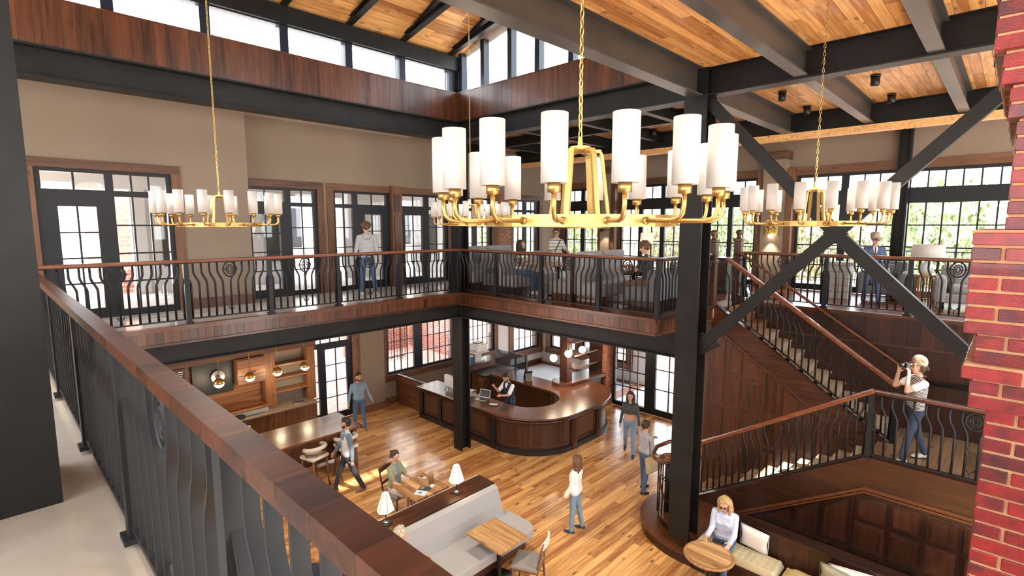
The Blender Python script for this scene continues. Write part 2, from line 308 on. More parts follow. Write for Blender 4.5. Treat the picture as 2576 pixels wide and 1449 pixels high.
def thing(name, label, cat, loc=(0,0,0), rz=0.0, group=None, s=1.0):
    o = bpy.data.objects.new(name, None); COL.objects.link(o); o.location = loc; o.rotation_euler = (0, 0, rz); o.scale = (s, s, s)
    o.empty_display_size = 0.1; o['label'] = label; o['category'] = cat
    if group: o['group'] = group
    return o
def tag(o, label, cat, group=None):
    o['label'] = label; o['category'] = cat
    if group: o['group'] = group
    return o
def struct(o, label=None):
    o['kind'] = 'structure'
    if label: o['label'] = label
    return o
def sroot(name, label, loc=(0,0,0), rz=0):
    o = bpy.data.objects.new(name, None); COL.objects.link(o); o.location = loc; o.rotation_euler = (0, 0, rz); o['kind'] = 'structure'; o['label'] = label; o['category'] = name.split('_')[0]
    return o
_UB = {}
def unit(mat, bev=0.0):
    """a shared unit box per material"""
    k = (mat, bev)
    if k not in _UB:
        mb = MB(); mb.box((0,0,0), (1,1,1), None, bev); me = bpy.data.meshes.new('piece'); me.from_pydata(mb.v, [], mb.f); me.update(); me.materials.append(MAT[mat]); _UB[k] = me
    return _UB[k]
def piece(name, mat, parent, lo, hi, bev=0.0, world=True):
    """box piece between two corners, sharing one mesh"""
    o = link(name, unit(mat, bev), parent, world)
    o.location = [(a+b)/2 for a, b in zip(lo, hi)]; o.scale = [max(abs(b-a), 1e-4) for a, b in zip(lo, hi)]
    return o
def copy_tree(o, parent=None):
    c = o.copy(); COL.objects.link(c)
    if parent is not None: c.parent = parent
    for ch in list(o.children): copy_tree(ch, c)
    return c
def project(p):
    d = Vector(p)-EYE; z = d.dot(CF)
    return (1288+FPX*d.dot(CR)/z, 724.5-FPX*d.dot(CU)/z, z)
def ax(axis, pos, u, z):
    """point on a wall plane: axis 'Y' = wall at Y=pos running along X"""
    return (u, pos, z) if axis == 'Y' else (pos, u, z)
def wall_open(name, axis, p0, p1, u0, u1, z0, z1, openings, mat, label):
    """wall slab between planes p0,p1 with rectangular openings (u0,u1,z0,z1)"""
    us = sorted({u0, u1, *[o[0] for o in openings], *[o[1] for o in openings]}); us = [u for u in us if u0 <= u <= u1]
    mb = MB()
    for a, b in zip(us[:-1], us[1:]):
        mid = (a+b)/2; cuts = sorted([(o[2], o[3]) for o in openings if o[0]-1e-6 <= mid <= o[1]+1e-6]); z = z0
        for c, d in cuts+[(z1, z1)]:
            if c > z+1e-4: mb.b2(ax(axis, p0, a, z), ax(axis, p1, b, c))
            z = max(z, d)
    o = mb.build(name, mat); return struct(o, label)
WN = [0]
def window(axis, pos, u0, u1, z0, z1, cells, label, fr=0.06, dep=0.09, mun=0.022, mat='frame', glass='glass', casing=None, cw=0.16, out=1, name='window', sill=True, cd=0.05):
    """cells: list of (u0,u1,z0,z1,cols,rows) glazed fields inside the frame; casing: wood prefix for boards round the room side; out=+1 room is on the low side"""
    WN[0] += 1; root = sroot('%s_%d' % (name, WN[0]), label, ax(axis, pos, (u0+u1)/2, z0)); root['category'] = name
    mb = MB(); us = sorted({u0, u1, *[c[0] for c in cells], *[c[1] for c in cells]})
    # frame = whole rectangle minus glazed fields
    for a, b in zip(us[:-1], us[1:]):
        mid = (a+b)/2; cuts = sorted([(c[2], c[3]) for c in cells if c[0] <= mid <= c[1]]); z = z0
        for c, d in cuts+[(z1, z1)]:
            if c > z+1e-4: mb.b2(ax(axis, pos-dep/2, a, z), ax(axis, pos+dep/2, b, c))
            z = max(z, d)
    mb.build('frame', mat, root, True)
    mm = MB()
    for (a, b, c, d, nu, nz) in cells:
        for i in range(1, nu): u = a+(b-a)*i/nu; mm.b2(ax(axis, pos-0.02, u-mun/2, c), ax(axis, pos+0.02, u+mun/2, d))
        for j in range(1, nz): z = c+(d-c)*j/nz; mm.b2(ax(axis, pos-0.018, a, z-mun/2), ax(axis, pos+0.018, b, z+mun/2))
        for i in range(nu):
            for j in range(nz):
                piece('pane', glass, root, ax(axis, pos-0.003, a+(b-a)*i/nu+mun/2, c+(d-c)*j/nz+mun/2), ax(axis, pos+0.003, a+(b-a)*(i+1)/nu-mun/2, c+(d-c)*(j+1)/nz-mun/2))
    if mm.v: mm.build('glazing_bars', mat, root, True)
    if casing:
        q = pos-out*(dep/2+cd/2); t = cd/2
        wa = casing+('_x' if axis == 'Y' else '_y')
        piece('casing_board', wa, root, ax(axis, q-t, u0-cw, z1), ax(axis, q+t, u1+cw, z1+cw))
        piece('casing_board', casing+'_z', root, ax(axis, q-t, u0-cw, z0), ax(axis, q+t, u0, z1))
        piece('casing_board', casing+'_z', root, ax(axis, q-t, u1, z0), ax(axis, q+t, u1+cw, z1))
        if sill: piece('sill', wa, root, ax(axis, q-t-0.05*(out > 0), u0-cw, z0-cw), ax(axis, q+t+0.05*(out < 0), u1+cw, z0))
    return root
def ibeam_mesh(mb, a, b, h, w, tf=0.022, tw=0.02):
    """I section from a to b (points on the bottom centreline)"""
    a = Vector(a); b = Vector(b); t = (b-a).normalized(); s = t.cross(Vector((0, 0, 1))).normalized(); u = s.cross(t); L = (b-a).length
    R = Matrix((t, s, u)).transposed(); m = (a+b)/2
    mb.box(m+u*tf/2, (L, w, tf), R); mb.box(m+u*(h-tf/2), (L, w, tf), R); mb.box(m+u*h/2, (L, tw, h-2*tf), R)
    return mb
def planks(parent, mat, axis, u0, u1, v0, v1, z0, z1, w=0.12, lmin=0.9, lmax=2.2, gap=0.004, frame=None, seed=1, name='plank'):
    """rows of planks along axis ('X' or 'Y') in a horizontal rectangle"""
    rnd = random.Random(seed); n = max(1, round((v1-v0)/w)); w = (v1-v0)/n; out = []
    for i in range(n):
        a = u0-rnd.uniform(0, lmax)
        while a < u1:
            b = a+rnd.uniform(lmin, lmax); p, q = max(a, u0), min(b, u1)
            if q-p > 0.05:
                lo = (p+gap/2, v0+i*w+gap/2, z0); hi = (q-gap/2, v0+(i+1)*w-gap/2, z1+rnd.uniform(-0.0012, 0.0012))
                if axis == 'Y': lo = (lo[1], lo[0], lo[2]); hi = (hi[1], hi[0], hi[2])
                out.append((lo, hi))
            a = b
    return out
# ------------------------------------------------------------------ ground floor and gallery floors
GX, GY = 7.98, 9.5            # gallery edges: X=7.98 (seating side), Y=9.5 (door side)
fl = MB(); fl.b2((-3, -3, -0.25), (13.6, 13.8, -0.014)); fl = struct(fl.build('floor', 'floor_wood'), 'honey coloured wide plank floor of the lobby'); fl['category'] = 'floor'
allp = planks(fl, 'floor_wood', 'X', 0.6, 11.88, 9.4, 13.78, -0.013, 0, 0.128, 0.7, 2.3, seed=3)+planks(fl, 'floor_wood', 'X', 0.6, 13.55, 0.2, 9.4, -0.013, 0, 0.128, 0.7, 2.3, seed=4)
def parea(q):
    lo, hi = q; c = project(((lo[0]+hi[0])/2, (lo[1]+hi[1])/2, 0))
    if c[2] < 1 or not (330 < c[0] < 2000 and 600 < c[1] < 1520): return 0
    if c[1] > 1449 or c[0] < 640+0.0*c[1]: return 1e-3
    return (hi[0]-lo[0])*(hi[1]-lo[1])*abs(c[2])**-3
allp.sort(key=parea, reverse=True)
for lo, hi in allp[:300]: piece('plank', 'floor_wood', fl, lo, hi)
mb = MB()
for lo, hi in allp[300:]: mb.b2(lo, hi)
o = mb.build('plank_field', 'floor_wood', fl, True); o['kind'] = 'stuff'
tl = MB(); tl.b2((11.9, 9.4, -0.25), (16.0, 13.8, 0.003)); tl = struct(tl.build('floor_2', 'tile_white'), 'small white mosaic tile floor of the corner room'); tl['category'] = 'floor'
for lo, hi in (((11.9, 13.5, 0.003), (16, 13.8, 0.012)), ((15.7, 9.4, 0.003), (16, 13.5, 0.012))): piece('border_board', 'case_x', tl, lo, hi)
# gallery slabs
mb = MB(); mb.b2((-3, GY, 3.72), (16.3, 14.1, 3.984)); gl = struct(mb.build('floor_3', 'soffit'), 'pale gallery floor along the glazed door wall'); gl['category'] = 'floor'
mb = MB(); mb.b2((GX, 4.28, 3.72), (16.3, GY, 3.984)); gs = struct(mb.build('floor_4', 'soffit'), 'polished wood gallery floor under the booths'); gs['category'] = 'floor'
mb = MB(); mb.b2((11.3, -3, 3.72), (16.3, 4.28, 3.984)); gr = struct(mb.build('floor_5', 'soffit'), 'polished red wood gallery floor behind the staircase'); gr['category'] = 'floor'
mb = MB(); mb.b2((-3, -4, 3.46), (0.50, GY, 4.0)); gn = struct(mb.build('floor_6', 'travertine'), 'polished cream stone gallery floor in front of the camera'); gn['category'] = 'floor'
for lo, hi in planks(gl, '', 'X', 0.5, 14.45, GY+0.16, 11.78, 3.985, 4.0, 0.16, 1.4, 2.6, seed=5): piece('plank', 'gallery_floor', gl, lo, hi)
for lo, hi in planks(gs, '', 'Y', 4.45, GY+0.15, GX+0.16, 14.45, 3.985, 4.0, 0.16, 1.4, 2.6, seed=6): piece('plank', 'red_y', gs, lo, hi)
for lo, hi in planks(gr, '', 'Y', -1.2, 4.28, 11.42, 14.45, 3.985, 4.0, 0.14, 1.4, 2.6, seed=7): piece('plank', 'red_y', gr, lo, hi)
# outdoor deck round the upper storey
mb = MB(); mb.b2((14.5, -6, 3.7), (17.3, 14.1, 3.96)); o = struct(mb.build('ground_2', 'concrete'), 'pale outdoor deck beyond the tall windows'); o['category'] = 'deck'
mb = MB(); mb.b2((-6, 14.1, 3.7), (17.3, 15.4, 3.96)); o = struct(mb.build('ground_3', 'concrete'), 'whitish outdoor terrace beyond the gallery doors'); o['category'] = 'terrace'
# ------------------------------------------------------------------ fascia: vertical boards, mouldings, steel edge beam
def fascia(name, axis, pos, u0, u1, label, step=0.118, z0=3.72, z1=3.985, side=-1, grain='dark_z'):
    """boards on plane pos; side -1: boards stand on the low side of the plane"""
    root = sroot(name, label, ax(axis, pos, (u0+u1)/2, z0)); root['category'] = 'fascia'
    n = max(1, round((u1-u0)/step)); w = (u1-u0)/n; rnd = random.Random(len(name)*7+int(pos*10))
    for i in range(n):
        d = 0.028+rnd.uniform(-0.002, 0.002)
        piece('board', grain, root, ax(axis, pos, u0+i*w+0.0015, z0+0.03), ax(axis, pos+side*d, u0+(i+1)*w-0.0015, z1))
    g = 'dark_x' if axis == 'Y' else 'dark_y'
    piece('moulding', g, root, ax(axis, pos-side*0.06, u0, z1), ax(axis, pos+side*0.065, u1, z1+0.035), 0.02)
    piece('moulding', g, root, ax(axis, pos, u0, z1-0.04), ax(axis, pos+side*0.045, u1, z1), 0.02)
    piece('moulding', g, root, ax(axis, pos, u0, z0), ax(axis, pos+side*0.055, u1, z0+0.035), 0.02)
    return root
fascia('trim_1', 'Y', GY, 0.50, GX, 'brown vertical board fascia under the gallery railing by the doors')
fascia('trim_2', 'X', GX, 4.28, GY, 'brown vertical board fascia under the gallery railing by the booths')
fascia('trim_3', 'Y', 4.28, GX, 10.2, 'short board fascia turning the gallery corner behind the steel column')
fascia('trim_4', 'X', 11.3, -1.2, 4.1, 'dark board fascia of the gallery above the staircase', 0.2, 3.45, 3.985, -1, 'deep_z')
fascia('trim_5', 'X', 0.50, -3, GY, 'brown board fascia of the near gallery', 0.2, 3.72, 3.985, 1)
BN = [0]
def beam(a, b, h, w, label, mat='steel'):
    BN[0] += 1; mb = ibeam_mesh(MB(), a, b, h, w); o = struct(mb.build('beam_%d' % BN[0], mat), label); o['category'] = 'beam'; return o
beam((0.5, GY+0.09, 3.40), (GX+0.1, GY+0.09, 3.40), 0.32, 0.2, 'black steel beam carrying the door side gallery')
beam((GX+0.09, 3.68, 3.40), (GX+0.09, GY, 3.40), 0.32, 0.2, 'black steel beam carrying the booth side gallery')
beam((GX+0.2, 4.38, 3.40), (10.2, 4.38, 3.40), 0.32, 0.2, 'short black steel beam behind the corner of the booth gallery')
# upper ring of steel
beam((-1.5, GY+0.1, 7.55), (GX+0.1, GY+0.1, 7.55), 0.42, 0.30, 'deep black steel beam over the door side gallery')
beam((GX+0.1, 3.68, 7.55), (GX+0.1, GY, 7.55), 0.42, 0.30, 'deep black steel beam over the booth railing')
beam((GX, -2.0, 7.55), (GX, 3.6, 7.55), 0.42, 0.24, 'black steel cross beam over the stair side')
beam((-2.5, 3.68, 7.55), (12.4, 3.68, 7.55), 0.42, 0.22, 'long grey steel beam running to the right hand column', 'steel_grey')
beam((-2.5, 2.235, 7.578), (12.29, 2.235, 7.578), 0.37, 0.16, 'grey steel ceiling beam beside the long corner beam', 'steel_grey')
beam((-2.5, 0.83, 7.578), (12.29, 0.83, 7.578), 0.37, 0.16, 'grey steel ceiling beam nearest the brick chimney', 'steel_grey')
beam((-2.5, -0.6, 7.578), (12.29, -0.6, 7.578), 0.37, 0.16, 'grey steel ceiling beam behind the brick chimney', 'steel_grey')
beam((12.4, -2.0, 7.56), (12.4, 11.8, 7.56), 0.40, 0.2, 'black steel cross beam above the tall window gallery')
for k, yy in enumerate((5.2, 6.7, 8.2, 10.2)):
    beam((GX+0.2, yy, 7.70), (14.4, yy, 7.70), 0.24, 0.14, ['dark steel joist over the booths nearest the column', 'second dark steel joist over the booths', 'third dark steel joist over the booths', 'dark steel joist over the booths nearest the door wall'][k])
beam((10.2, 3.8, 7.70), (10.2, 11.8, 7.70), 0.23, 0.12, 'dark steel cross joist over the booths')
o = piece('trim_6', 'ceil_wood', None, (12.28, -2.0, 7.43), (12.52, 11.78, 7.555)); struct(o, 'golden wood soffit strip under the far cross beam'); o['category'] = 'trim'
# ------------------------------------------------------------------ ceilings with planks
CN = [0]
def plank_ceiling(x0, x1, y0, y1, z, label, w=0.125, seed=1):
    CN[0] += 1; mb = MB(); mb.b2((x0, y0, z+0.02), (x1, y1, z+0.06)); r = struct(mb.build('ceiling_%d' % CN[0], 'ceil_wood'), label); r['category'] = 'ceiling'
    for lo, hi in planks(r, '', 'X', x0, x1, y0, y1, z, z+0.0195, w, 0.8, 2.0, seed=seed):
        hi = (hi[0], hi[1], z+0.0195); lo = (lo[0], lo[1], z-random.uniform(0, 0.002)); piece('plank', 'ceil_wood', r, lo, hi)
ZC = 7.955
names = ['between the corner beam and the next beam', 'between the two middle beams', 'next to the brick chimney']
for i, (a, b) in enumerate(((2.235, 3.68), (0.83, 2.235), (-0.6, 0.83))):
    plank_ceiling(-1.5, GX, a, b, ZC, 'warm plank ceiling over the lobby '+names[i], seed=20+i)
    plank_ceiling(GX, 12.4, a, b, ZC, 'warm plank ceiling over the stairs '+names[i], seed=30+i)
plank_ceiling(GX+0.2, 14.5, 3.68, 11.8, ZC, 'warm plank ceiling over the booth seating', 0.25, seed=40)
plank_ceiling(12.4, 14.5, -1.2, 3.68, 7.98, 'warm plank ceiling before the tall windows', 0.25, seed=41)
mb = MB(); mb.b2((-3, GY+0.25, 7.9), (GX+0.2, 12, 8.05)); struct(mb.build('ceiling_20', 'soffit'), 'plain ceiling over the door side gallery')['category'] = 'ceiling'
mb = MB(); mb.b2((-3, -1.9, 8.02), (14.6, 3.7, 8.2)); mb.b2((-3, -4.2, 8.02), (14.6, -2.5, 8.2)); mb.b2((-3, -2.5, 8.02), (9.0, -1.9, 8.2)); mb.b2((9.7, -2.5, 8.02), (14.6, -1.9, 8.2)); mb.b2((GX+0.2, 3.7, 8.02), (14.6, 12, 8.2)); struct(mb.build('roof_2', 'soffit'), 'flat roof above the plank ceilings with an unseen gap added for stair sunlight')['category'] = 'roof'  # unseen opening added so sunlight lands on the lower stair flight
# ------------------------------------------------------------------ wood band under the clerestory
def band(name, axis, pos, u0, u1, label, side=-1):
    root = sroot(name, label, ax(axis, pos, (u0+u1)/2, 7.97)); root['category'] = 'panelling'; n = round((u1-u0)/0.15); w = (u1-u0)/n
    for i in range(n):
        d = 0.02+random.uniform(-0.002, 0.002)
        piece('board', 'dark_z', root, ax(axis, pos, u0+i*w+0.001, 7.975), ax(axis, pos+side*d, u0+(i+1)*w-0.001, 8.60))
    piece('backing', 'deep_x', root, ax(axis, pos, u0, 7.975), ax(axis, pos-side*0.06, u1, 8.6))
    g = 'dark_x' if axis == 'Y' else 'dark_y'
    piece('ledge', g, root, ax(axis, pos-side*0.16, u0, 8.60), ax(axis, pos+side*0.03, u1, 8.62))
    piece('moulding', 'black', root, ax(axis, pos, u0, 7.97), ax(axis, pos+side*0.035, u1, 7.985))
band('trim_7', 'Y', GY, -1.5, GX, 'red brown board band below the clerestory on the door side')
band('trim_8', 'X', GX, 3.7, GY, 'red brown board band below the gable windows')
# clerestory windows on the door side
PX = [-0.95, 0.30, 1.58, 2.83, 4.08, 5.32, 6.54, 7.86]
window('Y', GY+0.12, -1.5, GX+0.05, 8.62, 9.10, [(a+0.075, b-0.075, 8.64, 9.08, 1, 1) for a, b in zip(PX[:-1], PX[1:])], 'long clerestory strip of wide panes above the wood band', dep=0.16, mat='frame_blue')
o = piece('trim_9', 'steel', None, (-1.5, GY-0.03, 9.10), (GX+0.1, GY+0.25, 9.40)); struct(o, 'black riveted steel plate above the clerestory'); o['category'] = 'plate'
riv = MB()
for k in range(5):
    for dz in (0.05, 0.12, 0.19, 0.26):
        for dx in (-0.04, 0.04): riv.lathe([(0.0, 0.012), (0.008, 0.008), (0.011, 0.0)], 6, (5.9+k*0.48+dx, GY-0.031, 9.10+dz), Matrix.Rotation(PI/2, 3, 'X'))
riv.build('rivets', 'steel_grey', o, True)['kind'] = 'stuff'
# gable windows
RZ = lambda y: 9.36+0.20*(9.5-y if y > 6.6 else y-3.7)
root = sroot('window_90', 'sloping gable windows with tall posts above the wood band', (GX, 6.6, 8.62)); root['category'] = 'window'
gy = [9.42, 8.68, 7.85, 7.09, 6.25, 5.45, 4.6, 3.8]; Mg = Matrix(((0, 0, 1, GX+0.12), (1, 0, 0, 0), (0, 1, 0, 0), (0, 0, 0, 1)))
for a, b in zip(gy[:-1], gy[1:]):
    MB().prism([(a-0.06, 8.64), (b+0.06, 8.64), (b+0.06, RZ(b)-0.02), (a-0.06, RZ(a)-0.02)], -0.003, 0.003, Mg).build('pane', 'glass', root, True)
mb = MB()
for y in gy: mb.prism([(y-0.06, 8.62), (y+0.06, 8.62), (y+0.06, RZ(y)+0.1), (y-0.06, RZ(y)+0.1)], -0.08, 0.08, Mg)
mb.prism([(9.42, 8.62), (3.8, 8.62), (3.8, 8.645), (9.42, 8.645)], -0.08, 0.08, Mg); mb.build('frame', 'frame_blue', root, True)
# gable infill, trusses, monitor roof
SL = 0.42; RIDGE = 6.6; ZE = 9.42
RT = lambda y: ZE+SL*(9.65-y if y > RIDGE else y-3.55)
mb = MB(); mb.prism([(9.65, RZ(9.5)), (6.6, RZ(6.6)), (3.7, RZ(3.7)), (3.7, RT(3.7)), (6.6, RT(6.6)), (9.65, RT(9.65)+0.02)], 0.06, 0.12, Mg); struct(mb.build('wall_gable', 'plaster_white'), 'pale gable wall over the sloping windows')['category'] = 'wall'
for k, x in enumerate((0.3, 2.83, 4.08, 5.32, 6.54, 7.80)):
    mb = MB()
    for s_, y0 in ((1, 9.5), (-1, 3.7)):
        ibeam_mesh(mb, (x, y0, 9.40), (x, RIDGE, 9.40+0.20*2.9), 0.12, 0.12); ibeam_mesh(mb, (x, y0, ZE-0.02), (x, RIDGE, ZE+SL*2.95-0.16), 0.13, 0.12)
        mb.tube([(x, (y0+RIDGE)/2, 9.72), (x, RIDGE, ZE+SL*2.7)], 0.035, 6)
    o = struct(mb.build('beam_%d' % (40+k), 'steel'), ['hidden steel roof truss', 'steel roof truss nearest the camera', 'second steel roof truss from the camera', 'third steel roof truss from the camera', 'fourth steel roof truss over the plate', 'steel roof truss against the gable windows'][k]); o['category'] = 'truss'
roof = sroot('ceiling_21', 'sloping warm plank ceiling of the roof monitor', (3, 8.1, 10)); roof['category'] = 'ceiling'
ang = math.atan(SL); nrow = 22; Ls = 3.05/math.cos(ang); wv = Ls/nrow; rnd = random.Random(9)
for i in range(nrow):
    a = -1.5-rnd.uniform(0, 2); sv = (i+0.5)*wv
    while a < 8.2:
        b = a+rnd.uniform(1.1, 2.6); p, q = max(a, -1.5), min(b, 8.2)
        if q-p > 0.05:
            o = link('plank', unit('ceil_wood'), roof, True); o.location = ((p+q)/2, 9.65-sv*math.cos(ang), ZE+sv*math.sin(ang)); o.rotation_euler = (-ang, 0, 0); o.scale = (q-p-0.004, wv-0.004, 0.02)
        a = b
mb = MB(); mb.prism([(9.9, ZE-0.05), (RIDGE, ZE+SL*3.05+0.03), (3.56, ZE+0.03), (3.56, ZE+0.15), (RIDGE, ZE+SL*3.05+0.2), (9.9, ZE+0.1)], -2.0, 8.4, Matrix(((0, 0, 1, 0), (1, 0, 0, 0), (0, 1, 0, 0), (0, 0, 0, 1)))); o = mb.build('roof', 'ceil_wood'); o.location.z = 0.03; struct(o, 'pitched roof of the clerestory monitor')['category'] = 'roof'
o = piece('wall_monitor', 'deep_x', None, (-1.5, 3.62, 7.97), (GX, 3.7, 8.62)); struct(o, 'wood clad side of the roof monitor above the long beam'); o['category'] = 'wall'
window('Y', 3.66, -1.5, GX, 8.62, 9.42, [(4.2, 5.0, 8.66, 9.36, 1, 1), (5.06, 5.86, 8.66, 9.36, 1, 1)], 'pair of unseen clerestory panes added to cast the lobby sun streak', dep=0.12)  # only two panes, out of view, placed to throw a sun streak below
# ------------------------------------------------------------------ columns and braces
def hcol(name, x, y, z0, z1, s, label, mat='steel', rot=0):
    mb = MB(); t = 0.03
    if rot == 0: mb.b2((x-s/2, y-s/2, z0), (x+s/2, y-s/2+t, z1)); mb.b2((x-s/2, y+s/2-t, z0), (x+s/2, y+s/2, z1)); mb.b2((x-t/2, y-s/2+t, z0), (x+t/2, y+s/2-t, z1))
    else: mb.b2((x-s/2, y-s/2, z0), (x-s/2+t, y+s/2, z1)); mb.b2((x+s/2-t, y-s/2, z0), (x+s/2, y+s/2, z1)); mb.b2((x-s/2+t, y-t/2, z0), (x+s/2-t, y+t/2, z1))
    o = struct(mb.build(name, mat), label); o['category'] = 'column'; return o
hcol('column_1', GX+0.16, GY+0.14, 0.0, 9.4, 0.30, 'black steel column at the inner corner beside the reception desk', rot=1)
hcol('column_2', GX+0.02, 3.68, 0.34, 7.97, 0.36, 'tall grey steel column beside the stair newel', 'steel', rot=1)
o = piece('column_3', 'steel', None, (-0.75, 3.86, 4.0), (0.225, 4.5, 9.4)); struct(o, 'broad black column standing on the cream gallery floor'); o['category'] = 'column'
hcol('column_4', 14.42, 1.9, 4.0, 7.97, 0.24, 'black steel column between the tall window groups')
br = thing('steel_brace', 'black steel cross brace between the column and the brick chimney', 'brace', (GX, 1.74, 5.5))
def bar(mb, a, b, w=0.16, d=0.12):
    a = Vector(a); b = Vector(b); t = (b-a).normalized(); s = Vector((1, 0, 0)); u = t.cross(s); R = Matrix((t, s, u)).transposed(); mb.box((a+b)/2, ((b-a).length, d, w), R)
CX = (GX, 1.73, 5.50)
for q in ((GX, 3.55, 7.50), (GX, 3.52, 3.66), (GX, -0.15, 7.45), (GX, -0.15, 3.66)):
    mb = MB(); bar(mb, CX, q); mb.build('brace_arm', 'steel', br, True)
mb = MB(); mb.box(CX, (0.13, 0.20, 0.20), Matrix.Rotation(0.8, 3, 'X')); mb.build('gusset', 'steel', br, True)
mb = MB(); mb.prism([(3.52, 3.50), (3.52, 3.9), (3.15, 3.75)], GX-0.04, GX+0.04, Matrix(((0, 0, 1, 0), (1, 0, 0, 0), (0, 1, 0, 0), (0, 0, 0, 1)))); mb.build('gusset', 'steel', br, True)
# ------------------------------------------------------------------ upper walls, doors and windows
ZT = 6.44   # head of the upper doors
D1 = (0.72, 2.60); D2 = (3.98, 5.62); D3 = (6.02, 7.58); D4 = (7.92, 9.5); D5 = (9.95, 11.25); D6 = (12.2, 13.5)
wall_open('wall_left', 'Y', 11.8, 12.05, 3.95, 14.75, 4.0, 8.0, [(a, b, 4.0, ZT) for a, b in (D2, D3, D4, D5, D6)], 'plaster', 'beige plaster wall with glazed doors along the gallery')
wall_open('wall_left_2', 'Y', 11.3, 11.55, -3, 3.95, 4.0, 8.0, [(D1[0], D1[1], 4.0, 6.54)], 'plaster', 'beige plaster wall projecting at the big corner door')
o = piece('wall_return', 'plaster', None, (3.75, 11.55, 4.0), (3.95, 12.05, 8.0)); struct(o, 'narrow beige return beside the second door'); o['category'] = 'wall'
# glazed doors
window('Y', 11.36, D1[0], D1[1], 4.0, 6.54, [(0.80, 1.62, 6.20, 6.48, 2, 1), (0.98, 1.48, 4.18, 5.92, 2, 4), (1.74, 2.52, 6.20, 6.48, 3, 1), (1.74, 2.52, 4.12, 6.10, 3, 4)], 'large dark framed glazed door with sidelight at the far left', casing='case', cw=0.15, name='door', sill=False, glass='glass', mun=0.028)
window('Y', 11.86, D2[0], D2[1], 4.0, ZT, [(4.05, 4.88, 6.12, 6.38, 2, 1), (4.16, 4.76, 4.18, 5.85, 2, 4), (5.02, 5.54, 6.12, 6.38, 2, 1), (5.02, 5.54, 4.12, 6.03, 2, 4)], 'dark glazed door beside the projecting wall behind the left chandelier', casing='case', cw=0.16, name='door', sill=False)
window('Y', 11.86, D3[0], D3[1], 4.0, ZT, [(6.09, 6.55, 6.12, 6.38, 2, 1), (6.09, 6.55, 4.12, 6.03, 2, 4), (6.68, 7.50, 6.12, 6.38, 2, 1), (6.82, 7.36, 4.2, 5.88, 2, 4)], 'dark glazed door in front of the man in the grey hoodie', casing='case', cw=0.16, name='door', sill=False)
window('Y', 11.86, D4[0], D4[1], 4.0, ZT, [(7.99, 8.72, 6.12, 6.38, 2, 1), (8.06, 8.64, 4.2, 5.88, 2, 4), (8.86, 9.42, 6.12, 6.38, 2, 1), (8.86, 9.42, 4.12, 6.03, 2, 4)], 'dark glazed door right of the wooden pilaster', casing='case', cw=0.16, name='door', sill=False)
window('Y', 11.86, D5[0], D5[1], 4.0, ZT, [(10.03, 10.5, 6.12, 6.38, 2, 1), (10.03, 10.5, 4.12, 6.03, 2, 4), (10.66, 11.16, 6.12, 6.38, 2, 1), (10.66, 11.16, 4.12, 6.03, 2, 4)], 'dark glazed door behind the corner booth', casing='case', cw=0.16, name='door', sill=False)
window('Y', 11.86, D6[0], D6[1], 4.0, ZT, [(12.28, 12.75, 6.12, 6.38, 2, 1), (12.28, 12.75, 4.12, 6.03, 2, 4), (12.9, 13.4, 6.12, 6.38, 2, 1), (12.9, 13.4, 4.12, 6.03, 2, 4)], 'dark glazed door beside the upper brick pier', casing='case', cw=0.16, name='door', sill=False)
pil = sroot('trim_20', 'panelled wood pilaster between two gallery doors', (7.75, 11.72, 4)); pil['category'] = 'pilaster'
piece('board', 'case_z', pil, (7.60, 11.70, 4.0), (7.90, 11.79, 6.62)); piece('panel', 'dark_z', pil, (7.66, 11.68, 4.2), (7.84, 11.70, 5.85)); piece('panel', 'dark_z', pil, (7.66, 11.68, 5.95), (7.84, 11.70, 6.4))
o = piece('baseboard_left', 'dark_x', None, (2.8, 11.27, 4.0), (3.95, 11.3, 4.2)); struct(o, 'brown baseboard of the projecting wall'); o['category'] = 'baseboard'
# upper brick pier
def brick_box(root, mat, mortar, axis, pos, u0, u1, z0, z1, bl=0.21, bh=0.065, m=0.012, d=0.012, thick=0.1, side=-1, seed=0):
    """running-bond bricks standing proud of a mortar slab on the plane pos; side says which way they face"""
    rnd = random.Random(seed); n = round((z1-z0)/(bh+m)); ph = (z1-z0)/n
    piece('mortar', mortar, root, ax(axis, pos, u0, z0), ax(axis, pos-side*thick, u1, z1))
    for j in range(n):
        u = u0-(bl+m)*(0.5 if j % 2 else 0.0)
        while u < u1:
            a, b = max(u, u0), min(u+bl, u1)
            if b-a > 0.03: piece('brick', mat, root, ax(axis, pos, a, z0+j*ph), ax(axis, pos+side*(d+rnd.uniform(-0.003, 0.003)), b, z0+(j+1)*ph-m), 0.06)
            u += bl+m
r = sroot('column_5', 'brown brick pier between the upper gallery doors', (11.8, 11.75, 4)); r['category'] = 'pier'
brick_box(r, 'brick_brown', 'mortar', 'Y', 11.68, 11.5, 12.0, 4.2, 6.6, 0.21, 0.065, 0.012, 0.012, 0.1, -1, 3)
